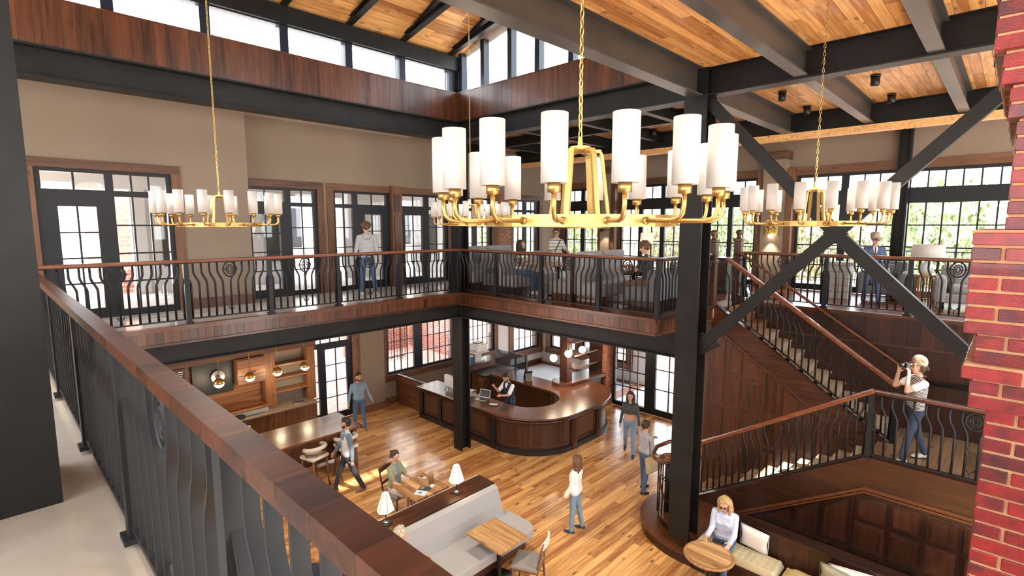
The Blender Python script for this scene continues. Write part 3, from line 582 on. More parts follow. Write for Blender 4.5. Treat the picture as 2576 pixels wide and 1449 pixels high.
# far wall with the tall windows
F = [(7.05, 8.10), (8.18, 9.12), (10.25, 11.2), (5.05, 6.35), (1.98, 4.05), (-0.9, 1.82)]
wall_open('wall_far', 'X', 14.5, 14.75, -3, 12.05, 4.0, 8.0, [(a, b, 4.0, 6.85) for a, b in ((5.0, 6.4), (7.0, 9.2), (9.95, 11.45), (1.98, 4.05), (-0.9, 1.82))], 'plaster', 'beige plaster wall above the tall far windows')
zt, zm = (6.44, 6.78), (4.15, 6.10)
window('X', 14.56, -0.9, 1.82, 4.0, 6.85, [(-0.85, 1.76, zt[0], zt[1], 9, 1), (-0.85, 1.76, zm[0], zm[1], 9, 4)], 'wide tall window behind the pale armchair', casing='case', cw=0.2, name='window', sill=False, mun=0.03)
window('X', 14.56, 1.98, 4.05, 4.0, 6.85, [(2.04, 2.94, zt[0], zt[1], 3, 1), (3.10, 3.98, zt[0], zt[1], 3, 1), (2.04, 2.94, zm[0], zm[1], 3, 4), (3.10, 3.98, zm[0], zm[1], 3, 4)], 'tall double window behind the man in the blue suit', casing='case', cw=0.2, name='window', sill=False, mun=0.03)
window('X', 14.56, 5.0, 6.4, 4.0, 6.85, [(5.06, 5.64, zt[0], zt[1], 2, 1), (5.76, 6.34, zt[0], zt[1], 2, 1), (5.06, 5.64, zm[0], zm[1], 2, 4), (5.76, 6.34, zm[0], zm[1], 2, 4)], 'tall window behind the turned stair newels', casing='case', cw=0.2, name='window', sill=False, mun=0.03)
window('X', 14.56, 7.0, 9.2, 4.0, 6.85, [(7.06, 7.66, zt[0], zt[1], 2, 1), (7.8, 8.4, zt[0], zt[1], 2, 1), (8.54, 9.14, zt[0], zt[1], 2, 1), (7.06, 7.66, zm[0], zm[1], 2, 4), (7.8, 8.4, zm[0], zm[1], 2, 4), (8.54, 9.14, zm[0], zm[1], 2, 4)], 'tall triple window behind the curly haired diner', casing='case', cw=0.2, name='window', sill=False, mun=0.03)
window('X', 14.56, 9.95, 11.45, 4.0, 6.85, [(10.02, 10.62, zt[0], zt[1], 2, 1), (10.78, 11.38, zt[0], zt[1], 2, 1), (10.02, 10.62, zm[0], zm[1], 2, 4), (10.78, 11.38, zm[0], zm[1], 2, 4)], 'tall window behind the woman in the striped shirt', casing='case', cw=0.2, name='window', sill=False, mun=0.03)
def pier(name, y0, y1, label):
    r = sroot(name, label, (14.3, (y0+y1)/2, 4)); r['category'] = 'pier'
    piece('shaft', 'plaster', r, (14.2, y0, 4.0), (14.5, y1, 7.25)); piece('capital', 'case_y', r, (14.1, y0-0.06, 7.25), (14.5, y1+0.06, 7.45), 0.03); piece('jamb', 'case_z', r, (14.26, y0-0.16, 4.0), (14.5, y0, 7.0)); piece('jamb', 'case_z', r, (14.26, y1, 4.0), (14.5, y1+0.16, 7.0))
pier('column_6', 4.25, 4.78, 'beige pier with the ornate gilded sconce'); pier('column_7', 9.42, 9.75, 'pale pier with the small swing arm lamp')
# ------------------------------------------------------------------ lower walls
wall_open('wall_back', 'Y', 13.8, 14.1, -1, 16.3, 0, 3.72, [(6.15, 7.45, 0, 3.0), (8.6, 11.3, 0.95, 3.0), (11.95, 13.25, 0.95, 3.0), (14.25, 15.75, 0.66, 2.9)], 'plaster', 'beige ground floor wall with windows behind the reception desk')
wall_open('wall_corner', 'X', 16.0, 16.3, 8.9, 14.1, 0, 3.72, [(9.7, 11.7, 0.66, 2.9), (12.0, 13.3, 0.66, 2.9)], 'plaster_white', 'white wall of the tiled corner room')
window('Y', 13.845, 6.15, 7.45, 0, 3.0, [(6.22, 7.38, 2.3, 2.92, 4, 1), (6.22, 6.42, 0.25, 2.15, 1, 4), (6.62, 7.28, 0.2, 2.1, 2, 4)], 'dark glazed garden door beside the kitchenette', name='door', mat='frame_blue', casing=None, sill=False)
window('Y', 13.845, 8.6, 11.3, 0.95, 3.0, [(8.68, 9.66, 1.02, 2.92, 4, 4), (9.98, 11.22, 1.02, 2.92, 5, 4)], 'wide double window behind the end of the reception desk', mat='frame_blue', casing='case', cw=0.2)
window('Y', 13.845, 11.95, 13.25, 0.95, 3.0, [(12.02, 13.18, 1.02, 2.92, 5, 4)], 'ground floor window right of the inner steel column', mat='frame_blue', casing='case', cw=0.2)
window('Y', 13.815, 14.25, 15.75, 0.66, 2.9, [(14.32, 15.68, 0.74, 2.82, 4, 5)], 'window with a blue frame over the white tile floor', mat='frame_blue', casing='case', cw=0.22)
window('X', 16.045, 12.0, 13.3, 0.66, 2.9, [(12.08, 13.22, 0.74, 2.82, 3, 5)], 'window round the corner of the tiled room', mat='frame_blue', casing='case', cw=0.22)
window('X', 16.045, 9.7, 11.7, 0.66, 2.9, [(9.78, 11.62, 0.74, 2.82, 5, 5)], 'window seen through the dark wood shelves', mat='frame_blue', casing='case', cw=0.22)
wall_open('wall_tile', 'Y', 13.77, 13.80, 13.3, 16.0, 0.0, 3.72, [(14.25, 15.75, 0.66, 2.9)], 'plaster_white', 'white wall panel of the tiled room beside its window')
o = piece('wall_end', 'plaster', None, (13.5, 4.2, 0), (13.75, 6.25, 3.72)); struct(o, 'plain wall beside the glass entrance'); o['category'] = 'wall'
window('X', 13.62, 6.25, 8.75, 0, 3.3, [(7.62, 8.66, 0.15, 3.2, 4, 6), (6.45, 7.28, 0.2, 3.2, 2, 5)], 'black steel and glass entrance doors beside the brick pier', name='door', mat='frame', mun=0.03)
pw = piece('column_8', 'plaster', None, (7.62, 13.62, 0), (8.42, 13.8, 3.4)); struct(pw, 'beige wall pier between garden door and windows'); pw['category'] = 'pier'
o = piece('baseboard_back', 'case_x', None, (7.58, 13.585, 0), (8.45, 13.62, 0.2)); struct(o, 'brown baseboard of the beige wall pier'); o['category'] = 'baseboard'
o = piece('baseboard_back_2', 'case_x', None, (8.45, 13.76, 0), (9.3, 13.8, 0.2)); struct(o, 'brown baseboard under the double window'); o['category'] = 'baseboard'
o = piece('baseboard_tile', 'case_x', None, (13.3, 13.72, 0.012), (15.95, 13.77, 0.16)); struct(o, 'brown baseboard along the tiled room'); o['category'] = 'baseboard'
r = sroot('column_9', 'weathered brick strip beside the garden door', (7.52, 13.7, 0)); r['category'] = 'pier'
brick_box(r, 'brick_brown', 'mortar', 'Y', 13.74, 7.45, 7.62, 0.0, 3.2, 0.17, 0.05, 0.01, 0.012, 0.06, -1, 6)
r = sroot('column_10', 'red brick pier with pale joints beside the entrance doors', (13.4, 8.95, 0)); r['category'] = 'pier'
brick_box(r, 'brick_orange', 'mortar_pale', 'X', 13.3, 8.78, 9.12, 0.0, 3.3, 0.16, 0.06, 0.012, 0.012, 0.34, -1, 8)
brick_box(r, 'brick_orange', 'mortar_pale', 'Y', 8.78, 13.3, 13.62, 0.0, 3.3, 0.16, 0.06, 0.012, 0.012, 0.02, -1, 9)
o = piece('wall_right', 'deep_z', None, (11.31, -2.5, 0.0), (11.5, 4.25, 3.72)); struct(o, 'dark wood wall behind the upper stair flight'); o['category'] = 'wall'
# walls behind the viewer, with windows
wo = [(y, y+1.9, 5.0, 7.3) for y in (-3.4, -0.9, 1.6, 4.1, 6.6)]
wall_open('wall_near', 'X', -3.3, -3.05, -4.2, 12.05, 0.0, 9.5, wo, 'plaster', 'gallery wall behind the camera with tall windows')
wo = [(x, x+2.2, 5.0, 7.3) for x in (-2.4, 0.6, 3.6, 6.6, 9.6, 12.0)]+[(x, x+2.2, 0.8, 3.0) for x in (0.6, 3.6, 6.6)]
wall_open('wall_side', 'Y', -4.2, -3.95, -3.3, 14.75, 0.0, 8.2, wo, 'plaster', 'side wall beyond the brick chimney with tall windows')
# ------------------------------------------------------------------ outdoors
mb = MB(); mb.b2((-12, 14.1, -0.2), (60, 60, -0.03)); mb.b2((13.75, -30, -0.2), (60, 14.1, -0.03)); o = struct(mb.build('ground', 'paving'), 'red brick paving outside the ground floor windows'); o['category'] = 'paving'
o = piece('wall_outside', 'brickwall_x', None, (10.6, 20.0, -0.03), (13.6, 20.4, 1.7)); struct(o, 'low red brick garden wall outside the double window'); o['category'] = 'wall'
o = piece('wall_outside_2', 'brickwall_y', None, (13.9, 16.5, -0.03), (14.3, 24, 3.0)); struct(o, 'red brick wall outside the column window'); o['category'] = 'wall'
o = piece('wall_outside_3', 'brickwall_x', None, (13.75, 4.5, -0.03), (16.5, 4.9, 3.3)); struct(o, 'red brick porch wall outside the entrance'); o['category'] = 'wall'
o = piece('ground_4', 'snow', None, (13.75, 4.9, -0.03), (17.5, 8.9, 0.0)); struct(o, 'white porch floor outside the entrance doors'); o['category'] = 'porch'
porch = sroot('roof_porch', 'pale covered porch outside the gallery doors', (5, 15.2, 3.96)); porch['category'] = 'porch'
piece('porch_roof', 'plaster_white', porch, (-6, 12.06, 7.2), (14.4, 15.5, 7.35)); piece('porch_header', 'plaster_white', porch, (-6, 15.1, 6.45), (14.4, 15.35, 7.2))
for i in range(8): piece('porch_column', 'plaster_white', porch, (-5.5+i*2.7, 15.1, 3.96), (-5.2+i*2.7, 15.35, 6.45))
for a, b in ((2.9, 4.6), (5.4, 6.4), (8.0, 9.7), (10.9, 13.0)): piece('porch_wall', 'plaster_white', porch, (a, 15.15, 3.96), (b, 15.3, 6.45)); piece('porch_shutter', 'steel_grey', porch, (a+0.3, 15.12, 4.6), (a+0.8, 15.15, 6.0))
def iron_fence(x0, x1, y, z0, z1, label, axis='Y', step=0.13):
    t = thing('iron_fence', label, 'fence', ax(axis, y, (x0+x1)/2, z0))
    n = int((x1-x0)/step); mb = MB().cyl((0, 0, 0), (0, 0, z1-z0), 0.011, n=6); first = None
    for i in range(n+1):
        if first is None: first = mb.build('picket', 'iron', t, True)
        else:
            c = first.copy(); COL.objects.link(c); first_ = c
        (first if i == 0 else first_).location = ax(axis, y, x0+i*(x1-x0)/n, z0)
    for z in (z0+0.12, z1-0.12): piece('rail', 'iron', t, ax(axis, y-0.015, x0, z-0.015), ax(axis, y+0.015, x1, z+0.015))
    return t
iron_fence(9.2, 10.5, 17.2, -0.03, 1.9, 'black iron garden gate outside the double window')
iron_fence(10.8, 12.4, 18.4, -0.03, 2.0, 'tall black iron fence before the garden wall')
iron_fence(-6.0, 4.3, 17.2, 3.96, 5.05, 'black iron fence along the deck edge by the hills', 'X', 0.16)
iron_fence(4.6, 13.0, 17.2, 3.96, 5.05, 'black iron fence along the deck edge behind the booths', 'X', 0.16)
def building(name, label, lo, hi, mat, wins, roofm='steel_grey', axis='Y'):
    t = thing(name, label, 'building', ((lo[0]+hi[0])/2, (lo[1]+hi[1])/2, lo[2]))
    piece('walls', mat, t, lo, hi); piece('parapet', roofm, t, (lo[0]-0.1, lo[1]-0.1, hi[2]), (hi[0]+0.1, hi[1]+0.1, hi[2]+0.2))
    for (u0, u1, z0, z1) in wins:
        p = lo[1] if axis == 'Y' else lo[0]
        w = piece('window', 'frame', t, ax(axis, p-0.05, u0, z0), ax(axis, p+0.02, u1, z1)); piece('pane', 'snow', w, ax(axis, p-0.07, u0+0.08, z0+0.08), ax(axis, p-0.05, u1-0.08, z1-0.08)).parent = t
    return t
building('brick_building', 'brown brick building outside the big corner door', (2.4, 17.6, 0.0), (6.6, 21.0, 9.0), 'brickwall_x', [(3.0, 3.7, 4.6, 6.2), (4.4, 5.1, 4.6, 6.2)])
building('pale_building', 'pale rendered building far beyond the gallery doors', (7.5, 24, 0), (18.0, 30, 8.0), 'cream', [(8+1.6*i, 9+1.6*i, 4.6, 6.4) for i in range(6)])
mb = MB(); n = 24; vs = []; fs = []
for i in range(n+1):
    for j in range(9):
        x = 46+j*7; y = -45+i*5.2; z = 1.0+9.5*math.sin(j/8*1.5)*(0.75+0.25*math.sin(i*0.7)+0.12*math.sin(i*1.9+j)); vs.append((x, y, z))
for i in range(n):
    for j in range(8): fs.append((i*9+j, (i+1)*9+j, (i+1)*9+j+1, i*9+j+1))
mb.add(vs, fs, True); o = struct(mb.build('hill', 'hill_green'), 'hazy wooded hillside far beyond the tall windows'); o['category'] = 'hill'
def tree(x, y, z, h, r, label, mat, seed):
    rnd = random.Random(seed); t = thing('tree', label, 'tree', (x, y, z), group=None)
    MB().tube([(x, y, z), (x+0.1, y, z+h*0.35), (x, y+0.1, z+h*0.7)], [r*0.08, r*0.06, r*0.03], 7).build('trunk', 'bark', t, True)
    vs = []; fs = []
    for k in range(2600):
        u, v, w = rnd.gauss(0, 1), rnd.gauss(0, 1), rnd.gauss(0, 1); l = math.sqrt(u*u+v*v+w*w); q = rnd.uniform(0.55, 1.0)
        c = Vector((x+u/l*r*q, y+v/l*r*q, z+h*0.66+w/l*h*0.34*q)); s = r*rnd.uniform(0.04, 0.09); a = Euler((rnd.uniform(0, 6), rnd.uniform(0, 6), 0)).to_matrix()
        b = len(vs); vs += [c+a @ Vector(p) for p in ((-s, 0, 0), (0, -s*0.6, s*0.15), (s, 0, 0), (0, s*0.6, s*0.15))]; fs.append((b, b+1, b+2, b+3))
    m = MB(); m.add(vs, fs); m.build('crown', mat, t, True)
TR = [(27, 2.2, 0.0, 7.6, 2.2, 'round green tree framed by the double window behind the suited man', 'leaf_green'), (29, -2.9, 0, 7.3, 2.3, 'green tree left in the wide window behind the armchair', 'leaf_green'), (31, 7.2, 0, 7.0, 2.2, 'haze-paled tree behind the turned newels', 'leaf_hazy'),
      (33, 12.4, 0, 7.0, 2.3, 'green tree in the triple window', 'leaf_green'), (36, 17.8, 0, 7.0, 2.6, 'haze-paled tree left of the triple window', 'leaf_hazy'), (31, 23.0, 0, 7.2, 2.3, 'green tree behind the woman in sunglasses', 'leaf_green'), (34, -9.5, 0, 7.6, 2.6, 'haze-paled tree at the edge of the armchair window', 'leaf_hazy'),
      (17.6, 20.5, 0, 7.0, 1.6, 'leafy tree outside the door by the upper brick pier', 'leaf_green')]
for i, (x, y, z, h, r, l, m) in enumerate(TR): tree(x, y, z, h, r, l, m, 50+i)
# ------------------------------------------------------------------ railings
def baluster_mesh(s, h, flat=False, shift=0.075, pitch=0.12, mat='iron', fork=True):
    zs = h-0.10
    path = [(0, 0, 0.0), (0, 0, zs*0.58)]
    for k in range(1, 8):
        q = k/8.0; path.append((s*shift*(0.5-0.5*math.cos(PI*q)), 0, zs*(0.58+0.24*q)))
    path += [(s*shift, 0, zs*0.82), (s*shift, 0, zs*0.93)]
    mb = MB()
    if flat: mb.tube(path, 0.01, flat=(0.042, 0.012, (0, 1, 0)))
    else: mb.tube(path, 0.0165, 6)
    if not fork: mb.tube([(s*shift, 0, zs*0.93), (s*shift, 0, zs*0.985)], 0.0165, 6)
    for d in ((-1, 1) if fork else ()):
        arc = [(s*shift+d*pitch*0.5*(1-math.cos(a)), 0, zs*0.93+(zs*0.07+0.0)*math.sin(a)) for a in (0, 0.55, 1.1, PI/2)]
        if flat: mb.tube(arc, 0.008, flat=(0.03, 0.01, (0, 1, 0)))
        else: mb.tube(arc, 0.012, 5)
    me = bpy.data.meshes.new('baluster'); me.from_pydata(mb.v, [], mb.f); me.polygons.foreach_set('use_smooth', mb.sm); me.update(); me.materials.append(MAT[mat]); return me
def ring_mesh(h, mat='iron', spokes=0):
    mb = MB(); zc = (h-0.10)*0.82
    def el(rx, rz, r): mb.tube([(rx*math.cos(a), 0, zc+rz*math.sin(a)) for a in [2*PI*k/20 for k in range(20)]], r, 6, closed=True)
    el(0.10, 0.125, 0.013)
    if spokes:
        el(0.045, 0.055, 0.007)
        for k in range(spokes): a = 2*PI*k/spokes; mb.tube([(0.045*math.cos(a), 0, zc+0.055*math.sin(a)), (0.088*math.cos(a), 0, zc+0.115*math.sin(a))], 0.006, 5)
    else:
        el(0.055, 0.08, 0.009); el(0.026, 0.048, 0.009)
        for d in (-1, 1): mb.tube([(d*0.026, 0, zc), (d*0.125, 0, zc)], 0.009, 6); mb.tube([(d*0.10, 0, zc), (d*0.105, 0, zc+0.03)], 0.012, 6)
    me = bpy.data.meshes.new('medallion'); me.from_pydata(mb.v, [], mb.f); me.polygons.foreach_set('use_smooth', mb.sm); me.update(); me.materials.append(MAT[mat]); return me
BAL = {}
_f = MB().tube([(-0.05, 0, 0.13), (-0.03, 0, 0.095), (0, 0, 0.075), (0.03, 0, 0.095), (0.05, 0, 0.13)], 0.009, 5).tube([(0, 0, 0), (0, 0, 0.08)], 0.009, 5)
FORK = [bpy.data.meshes.new('fork')]; FORK[0].from_pydata(_f.v, [], _f.f); FORK[0].update(); FORK[0].materials.append(MAT['iron'])
def railing(name, label, p0, p1, z0, z1, posts, h=1.06, hand='hand_y', rings=True, flat=False, pitch=0.122, mat='iron', spokes=0, hw=0.075, group=None):
    """p0,p1 in plan; z0,z1 height of the base at each end; posts = fractions where posts stand"""
    a = Vector((*p0, z0)); b = Vector((*p1, z1)); L2 = (Vector(p1)-Vector(p0)).length; rz = math.atan2(p1[1]-p0[1], p1[0]-p0[0]); sl = (z1-z0)/L2
    t = thing(name, label, 'railing', ((a+b)/2), rz, group)
    T = Matrix.Rotation(rz, 4, 'Z'); o3 = Vector((p0[0], p0[1], 0))
    lev = abs(sl) < 0.05; key = (h, flat, pitch, mat, spokes, lev)
    if key not in BAL: BAL[key] = [baluster_mesh(s, h, flat, pitch=pitch, mat=mat, fork=lev) for s in (-1, 1)]+[ring_mesh(h, mat, spokes)]
    mid = (a+b)/2
    def loc(u, dz): return (u-L2/2, 0, z0+sl*u+dz-mid.z)      # local coordinates of the empty
    def sweep(nm, m, w, hh, dz, ext=0.0, bev=None):
        mb = MB(); A = Vector(loc(-ext, dz)); B = Vector(loc(L2+ext, dz)); dv = (B-A); R = Matrix((dv.normalized(), Vector((0, 1, 0)), dv.normalized().cross(Vector((0, 1, 0))))).transposed()
        mb.box((A+B)/2, (dv.length, w, hh), R, bev or 0); return mb.build(nm, m, t)
    if flat:
        nb = int(L2/0.17)
        for i in range(nb): piece('handrail_block', 'rail_block', t, (-L2/2+L2*i/nb, -hw/2, h-0.058), (-L2/2+L2*(i+1)/nb-0.0006, hw/2, h), 0, False)
    else: sweep('handrail', hand, hw+(0 if lev else 0.012), 0.055 if lev else 0.075, h-0.027, 0.02, 0.018)
    sweep('top_bar', mat, 0.035, 0.012, h-0.062); sweep('bottom_rail', mat, 0.04, 0.022, 0.075)
    for f in posts:
        mb = MB(); c = loc(f*L2, 0); mb.box((c[0], 0, c[2]+(h-0.06)/2), (0.072, 0.072, h-0.06)); mb.box((c[0], 0, c[2]+0.02), (0.12, 0.12, 0.03)); mb.build('post', mat, t)
    fs = sorted(set([0.0]+[f for f in posts]+[1.0]))
    for f0, f1 in zip(fs[:-1], fs[1:]):
        u0, u1 = f0*L2, f1*L2; n = max(2, int(round((u1-u0)/pitch))); w = (u1-u0)/n; cu = (u0+u1)/2; mw = 0.1 if rings and (u1-u0) > 0.8 else 0
        for i in range(n):
            u = u0+(i+0.5)*w; s = -1 if u < cu else 1
            o = link('baluster', BAL[key][0 if s < 0 else 1], t); c = loc(u, 0.08); o.location = c
        if mw: o = link('medallion', BAL[key][2], t); o.location = loc(cu, 0.08); o = link('fork', FORK[0], t); o.location = loc(cu, 0.085)
    return t
RX0 = 0.52
railing('gallery_railing', 'black iron gallery railing with wood handrail in front of the glazed doors', (RX0, GY+0.02), (GX, GY+0.02), 4.02, 4.02, [(x-RX0)/(GX-RX0) for x in (2.3, 3.6, 4.9, 6.3, 7.75)], h=1.04, hand='hand_x')
railing('gallery_railing', 'black iron gallery railing with wood handrail before the grey booths', (GX+0.02, GY+0.02), (GX+0.02, 4.30), 4.02, 4.02, [0.0, 0.245, 0.50, 0.77, 1.0], h=1.04)
railing('gallery_railing', 'short iron railing turning the booth corner behind the column', (GX+0.02, 4.30), (10.1, 4.30), 4.02, 4.02, [0.5], h=1.04, hand='hand_x')
railing('gallery_railing', 'iron gallery railing with spoked rings above the staircase', (11.34, 4.1), (11.34, -1.0), 4.02, 4.02, [0.0, 0.30, 0.555, 0.8], h=1.04, spokes=0)
railing('gallery_railing', 'near flat bar iron railing with broad wood handrail across the left foreground', (0.44, GY), (0.44, -2.5), 4.02, 4.02, [0.0, 0.135, 0.27, 0.405, 0.535, 0.665, 0.80, 0.93], h=1.03, flat=True, pitch=0.15, mat='iron_grey', hw=0.08)
# ------------------------------------------------------------------ staircase
SX = 9.3; YL = 1.37; ZL = 2.0; Y1 = 4.48
st = thing('staircase', 'dark wood staircase with landing and panelled sides', 'staircase', (10.2, 2.5, 0))
n = 12; rise = ZL/n; go = (Y1-YL)/(n-1)
for i in range(n-1):
    y = Y1-i*go; z = (i+1)*rise; m = 'tread_wood' if i < 4 else 'stone_tread'
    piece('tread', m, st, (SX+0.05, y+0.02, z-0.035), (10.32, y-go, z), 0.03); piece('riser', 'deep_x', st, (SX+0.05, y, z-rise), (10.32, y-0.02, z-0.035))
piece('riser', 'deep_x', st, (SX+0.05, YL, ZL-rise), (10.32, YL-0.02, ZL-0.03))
for lo, hi in planks(st, '', 'X', SX+0.02, 11.3, -1.2, YL+0.02, ZL-0.03, ZL, 0.16, 1.2, 2.0, seed=15): piece('landing_board', 'landing_wood', st, lo, hi)
n2 = 12; rise2 = (4.0-ZL)/n2; go2 = (4.28-YL)/n2; FX0, FX1 = 10.38, 11.22
for i in range(n2):
    y = YL+i*go2; z = ZL+(i+1)*rise2; m = 'tread_wood' if i > 8 else 'carpet'
    if i < n2-1: piece('tread', m, st, (FX0, y-0.02, z-0.035), (FX1, y+go2, z), 0.03)
    piece('riser', 'tread_wood' if i > 8 else 'carpet', st, (FX0, y, z-rise2), (FX1, y+0.02, z-0.035))
MY = Matrix(((0, 0, 1, 0), (1, 0, 0, 0), (0, 1, 0, 0), (0, 0, 0, 1)))     # polygon (y,z) extruded along X
k1 = (ZL-0.02-0.33)/(4.044-YL); zs1 = lambda y: (ZL-0.0)-(y-YL)*k1       # string line of the lower flight
def strip(nm, m, pts_top, dz0, dz1, x0, x1):
    poly = [(y, z+dz1) for y, z in pts_top]+[(y, z+dz0) for y, z in reversed(pts_top)]; return MB().prism(poly, x0, x1, MY).build(nm, m, st, True)
line1 = [(4.5, zs1(4.5)), (YL, zs1(YL)), (-1.2, ZL)]
strip('string', 'deep_y', line1, -0.42, 0.03, SX-0.03, SX+0.05); strip('string_cap', 'dark_y', line1, 0.03, 0.06, SX-0.05, SX+0.09); strip('moulding', 'dark_y', line1, -0.47, -0.42, SX-0.06, SX+0.02); strip('moulding', 'dark_y', line1, -0.52, -0.49, SX-0.045, SX+0.02)
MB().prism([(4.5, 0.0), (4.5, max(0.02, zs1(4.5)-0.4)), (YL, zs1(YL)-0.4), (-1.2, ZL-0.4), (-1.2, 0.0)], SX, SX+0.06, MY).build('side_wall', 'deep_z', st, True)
# panels of the lower flight
def panels(plane, cols, top, base, splits, m='deep_z', d=0.022, fr=0.07):
    for (ya, yb) in cols:
        ta, tb = top(ya), top(yb); tm = min(ta, tb); zz = [base]+[s for s in splits if s < tm-0.25]+[None]
        for q0, q1 in zip(zz[:-1], zz[1:]):
            lo = q0+(fr*0.5 if q0 != base else 0)
            P = [(ya-fr/2, lo), (yb+fr/2, lo)]+([(yb+fr/2, q1-fr*0.5), (ya-fr/2, q1-fr*0.5)] if q1 is not None else [(yb+fr/2, tb), (ya-fr/2, ta)])
            if P[2][1]-lo > 0.06:
                MB().prism(P, plane-d*0.35, plane+0.01, MY).build('panel', m, st, True)
                cy = sum(p[0] for p in P)/4; cz = sum(p[1] for p in P)/4; Q = [(cy+(p[0]-cy)*0.82, cz+(p[1]-cz)*(1-0.09/max(0.2, (P[2][1]-lo)))) for p in P]
                MB().prism(Q, plane-d, plane-d*0.3, MY).build('raised_panel', m, st, True)
ys = [3.25, 2.8, 2.36, 1.94, 1.50, 1.04, 0.62, 0.2, -0.25, -0.7, -1.15]
panels(SX-0.002, [(a, b) for a, b in zip(ys[:-1], ys[1:])], lambda y: (zs1(y) if y > YL else ZL)-0.58, 0.52, [1.0], 'deep_z')
# upper flight: string, cap, panelled wall under it
k2 = (4.0-ZL)/(4.28-YL); zs2 = lambda y: ZL+(y-YL)*k2
line2 = [(1.15, zs2(1.15)-0.03), (4.28, zs2(4.28)-0.03), (4.30, 3.97)]
strip('string', 'dark_y', line2, -0.36, 0.06, 10.30, 10.38); strip('string_cap', 'dark_y', line2, 0.06, 0.09, 10.28, 10.40); strip('moulding', 'dark_y', line2, -0.40, -0.36, 10.27, 10.36)
MB().prism([(4.4, 0.0), (4.4, 3.65), (4.25, 3.65), (1.0, zs2(1.0)-0.3), (1.0, 1.6), (2.2, 0.6), (3.2, 0.0)], 10.32, 10.38, MY).build('side_wall', 'dark_z', st, True)
ys = [4.3, 3.96, 3.62, 3.28, 2.94, 2.60, 2.26, 1.92, 1.6]
panels(10.318, [(a, b) for a, b in zip(ys[:-1], ys[1:])], lambda y: zs2(y)-0.42, 0.75, [1.32, 1.95, 2.6], 'dark_z')
strip('wall_string', 'dark_y', line2, -0.1, 0.25, 11.22, 11.30)
# stair rails
railing('stair_railing', 'iron stair railing with wood handrail on the lower flight', (SX, 4.12), (SX, YL), zs1(4.12)+0.03, ZL+0.03, [1.0], h=1.10, rings=False, pitch=0.115)
railing('stair_railing', 'level iron railing along the stair landing', (SX, YL), (SX, -1.0), ZL+0.03, ZL+0.03, [], h=1.10, rings=True, pitch=0.13)
railing('stair_railing', 'iron stair railing with wood handrail on the upper flight', (10.34, 1.2), (10.34, 4.06), zs2(1.2)+0.06, zs2(4.06)+0.06, [0.0], h=1.06, rings=False, pitch=0.115)
hr = thing('wall_handrail', 'polished wood handrail on the wall side of the upper flight', 'handrail', (11.15, 2.7, 3.8))
MB().tube([(11.15, 0.9, 3.02), (11.15, 1.2, 3.1), (11.15, 4.05, 4.98), (11.15, 4.25, 5.0)], 0.028, 8).build('rail', 'hand_y', hr, True)
for y in (1.5, 2.4, 3.3): MB().tube([(11.15, y, 3.1+(y-1.2)*0.66-0.03), (11.2, y, 3.02+(y-1.2)*0.66), (11.3, y, 3.02+(y-1.2)*0.66)], 0.01, 6).build('bracket', 'iron', hr, True)
pr = thing('pipe_rail', 'dark pipe handrail on the wall beside the stair landing', 'handrail', (11.25, 0.2, 2.9))
MB().tube([(11.2, 1.1, 2.9), (11.2, -1.2, 2.9)], 0.026, 8).build('rail', 'iron', pr, True)
for y in (0.9, 0.0, -0.9): MB().tube([(11.2, y, 2.88), (11.3, y, 2.84)], 0.012, 6).build('bracket', 'iron', pr, True)
def newel(x, y, label):
    t = thing('newel_post', label, 'newel', (x, y, 4.0))
    piece('shaft', 'dark_z', t, (x-0.075, y-0.075, 4.0), (x+0.075, y+0.075, 5.28), 0.03); piece('collar', 'dark_x', t, (x-0.1, y-0.1, 5.26), (x+0.1, y+0.1, 5.34), 0.2); piece('collar', 'dark_x', t, (x-0.095, y-0.095, 4.86), (x+0.095, y+0.095, 4.92), 0.2)
    MB().lathe([(0.0, 0.0), (0.05, 0.0), (0.035, 0.03), (0.05, 0.06), (0.07, 0.11), (0.066, 0.155), (0.03, 0.175), (0.0, 0.178)], 18, (x, y, 5.34)).build('finial', 'dark_z', t, True)
newel(10.2, 4.30, 'turned wood newel post at the head of the stairs nearer the column'); newel(11.34, 4.24, 'turned wood newel post at the head of the stairs farther from the column')
# ------------------------------------------------------------------ curved starting steps, volute, bench platform
sp = thing('curved_steps', 'dark curved bullnose steps around the steel column base', 'steps', (8.4, 4.2, 0))
def rounded(pts, r=0.0): return pts
def bull(off, yend):
    c = (8.95, 3.62); R = 1.22-off; arc = [(c[0]+R*0.98*math.cos(a), c[1]+R*math.sin(a)) for a in [math.radians(d) for d in range(75, 181, 7)]]
    return [(9.3, arc[0][1]+0.0)]+arc+[(arc[-1][0], yend), (9.3, yend)]
MB().prism(bull(0.0, 3.4), 0.0, 0.165).build('step', 'deep_x', sp, True); MB().prism(bull(-0.02, 3.4), 0.165, 0.19).build('step_nosing', 'dark_x', sp, True)
MB().prism(bull(0.30, 3.4), 0.19, 0.33).build('step', 'deep_x', sp, True); MB().prism(bull(0.28, 3.4), 0.33, 0.355).build('step_nosing', 'dark_x', sp, True)
vl = thing('stair_volute', 'curled wood handrail volute on clustered iron balusters', 'volute', (8.45, 4.1, 0.355))
cx, cy = 8.46, 4.22
pts = [(SX, 4.12, zs1(4.12)+1.10), (9.22, 4.3, 1.50), (9.0, 4.5, 1.44), (8.7, 4.58, 1.42)]
for k in range(1, 22):
    a = math.radians(70+k*24); r = 0.30-0.0115*k; pts.append((cx+r*math.cos(a), cy+r*math.sin(a), 1.41-0.002*k))
MB().tube(pts, 0.036, 8).build('handrail', 'hand_x', vl, True)
MB().lathe([(0, -0.03), (0.085, -0.03), (0.095, 0.0), (0.08, 0.03), (0.04, 0.05), (0, 0.055)], 18, (cx, cy, 1.40)).build('boss', 'hand_x', vl, True)
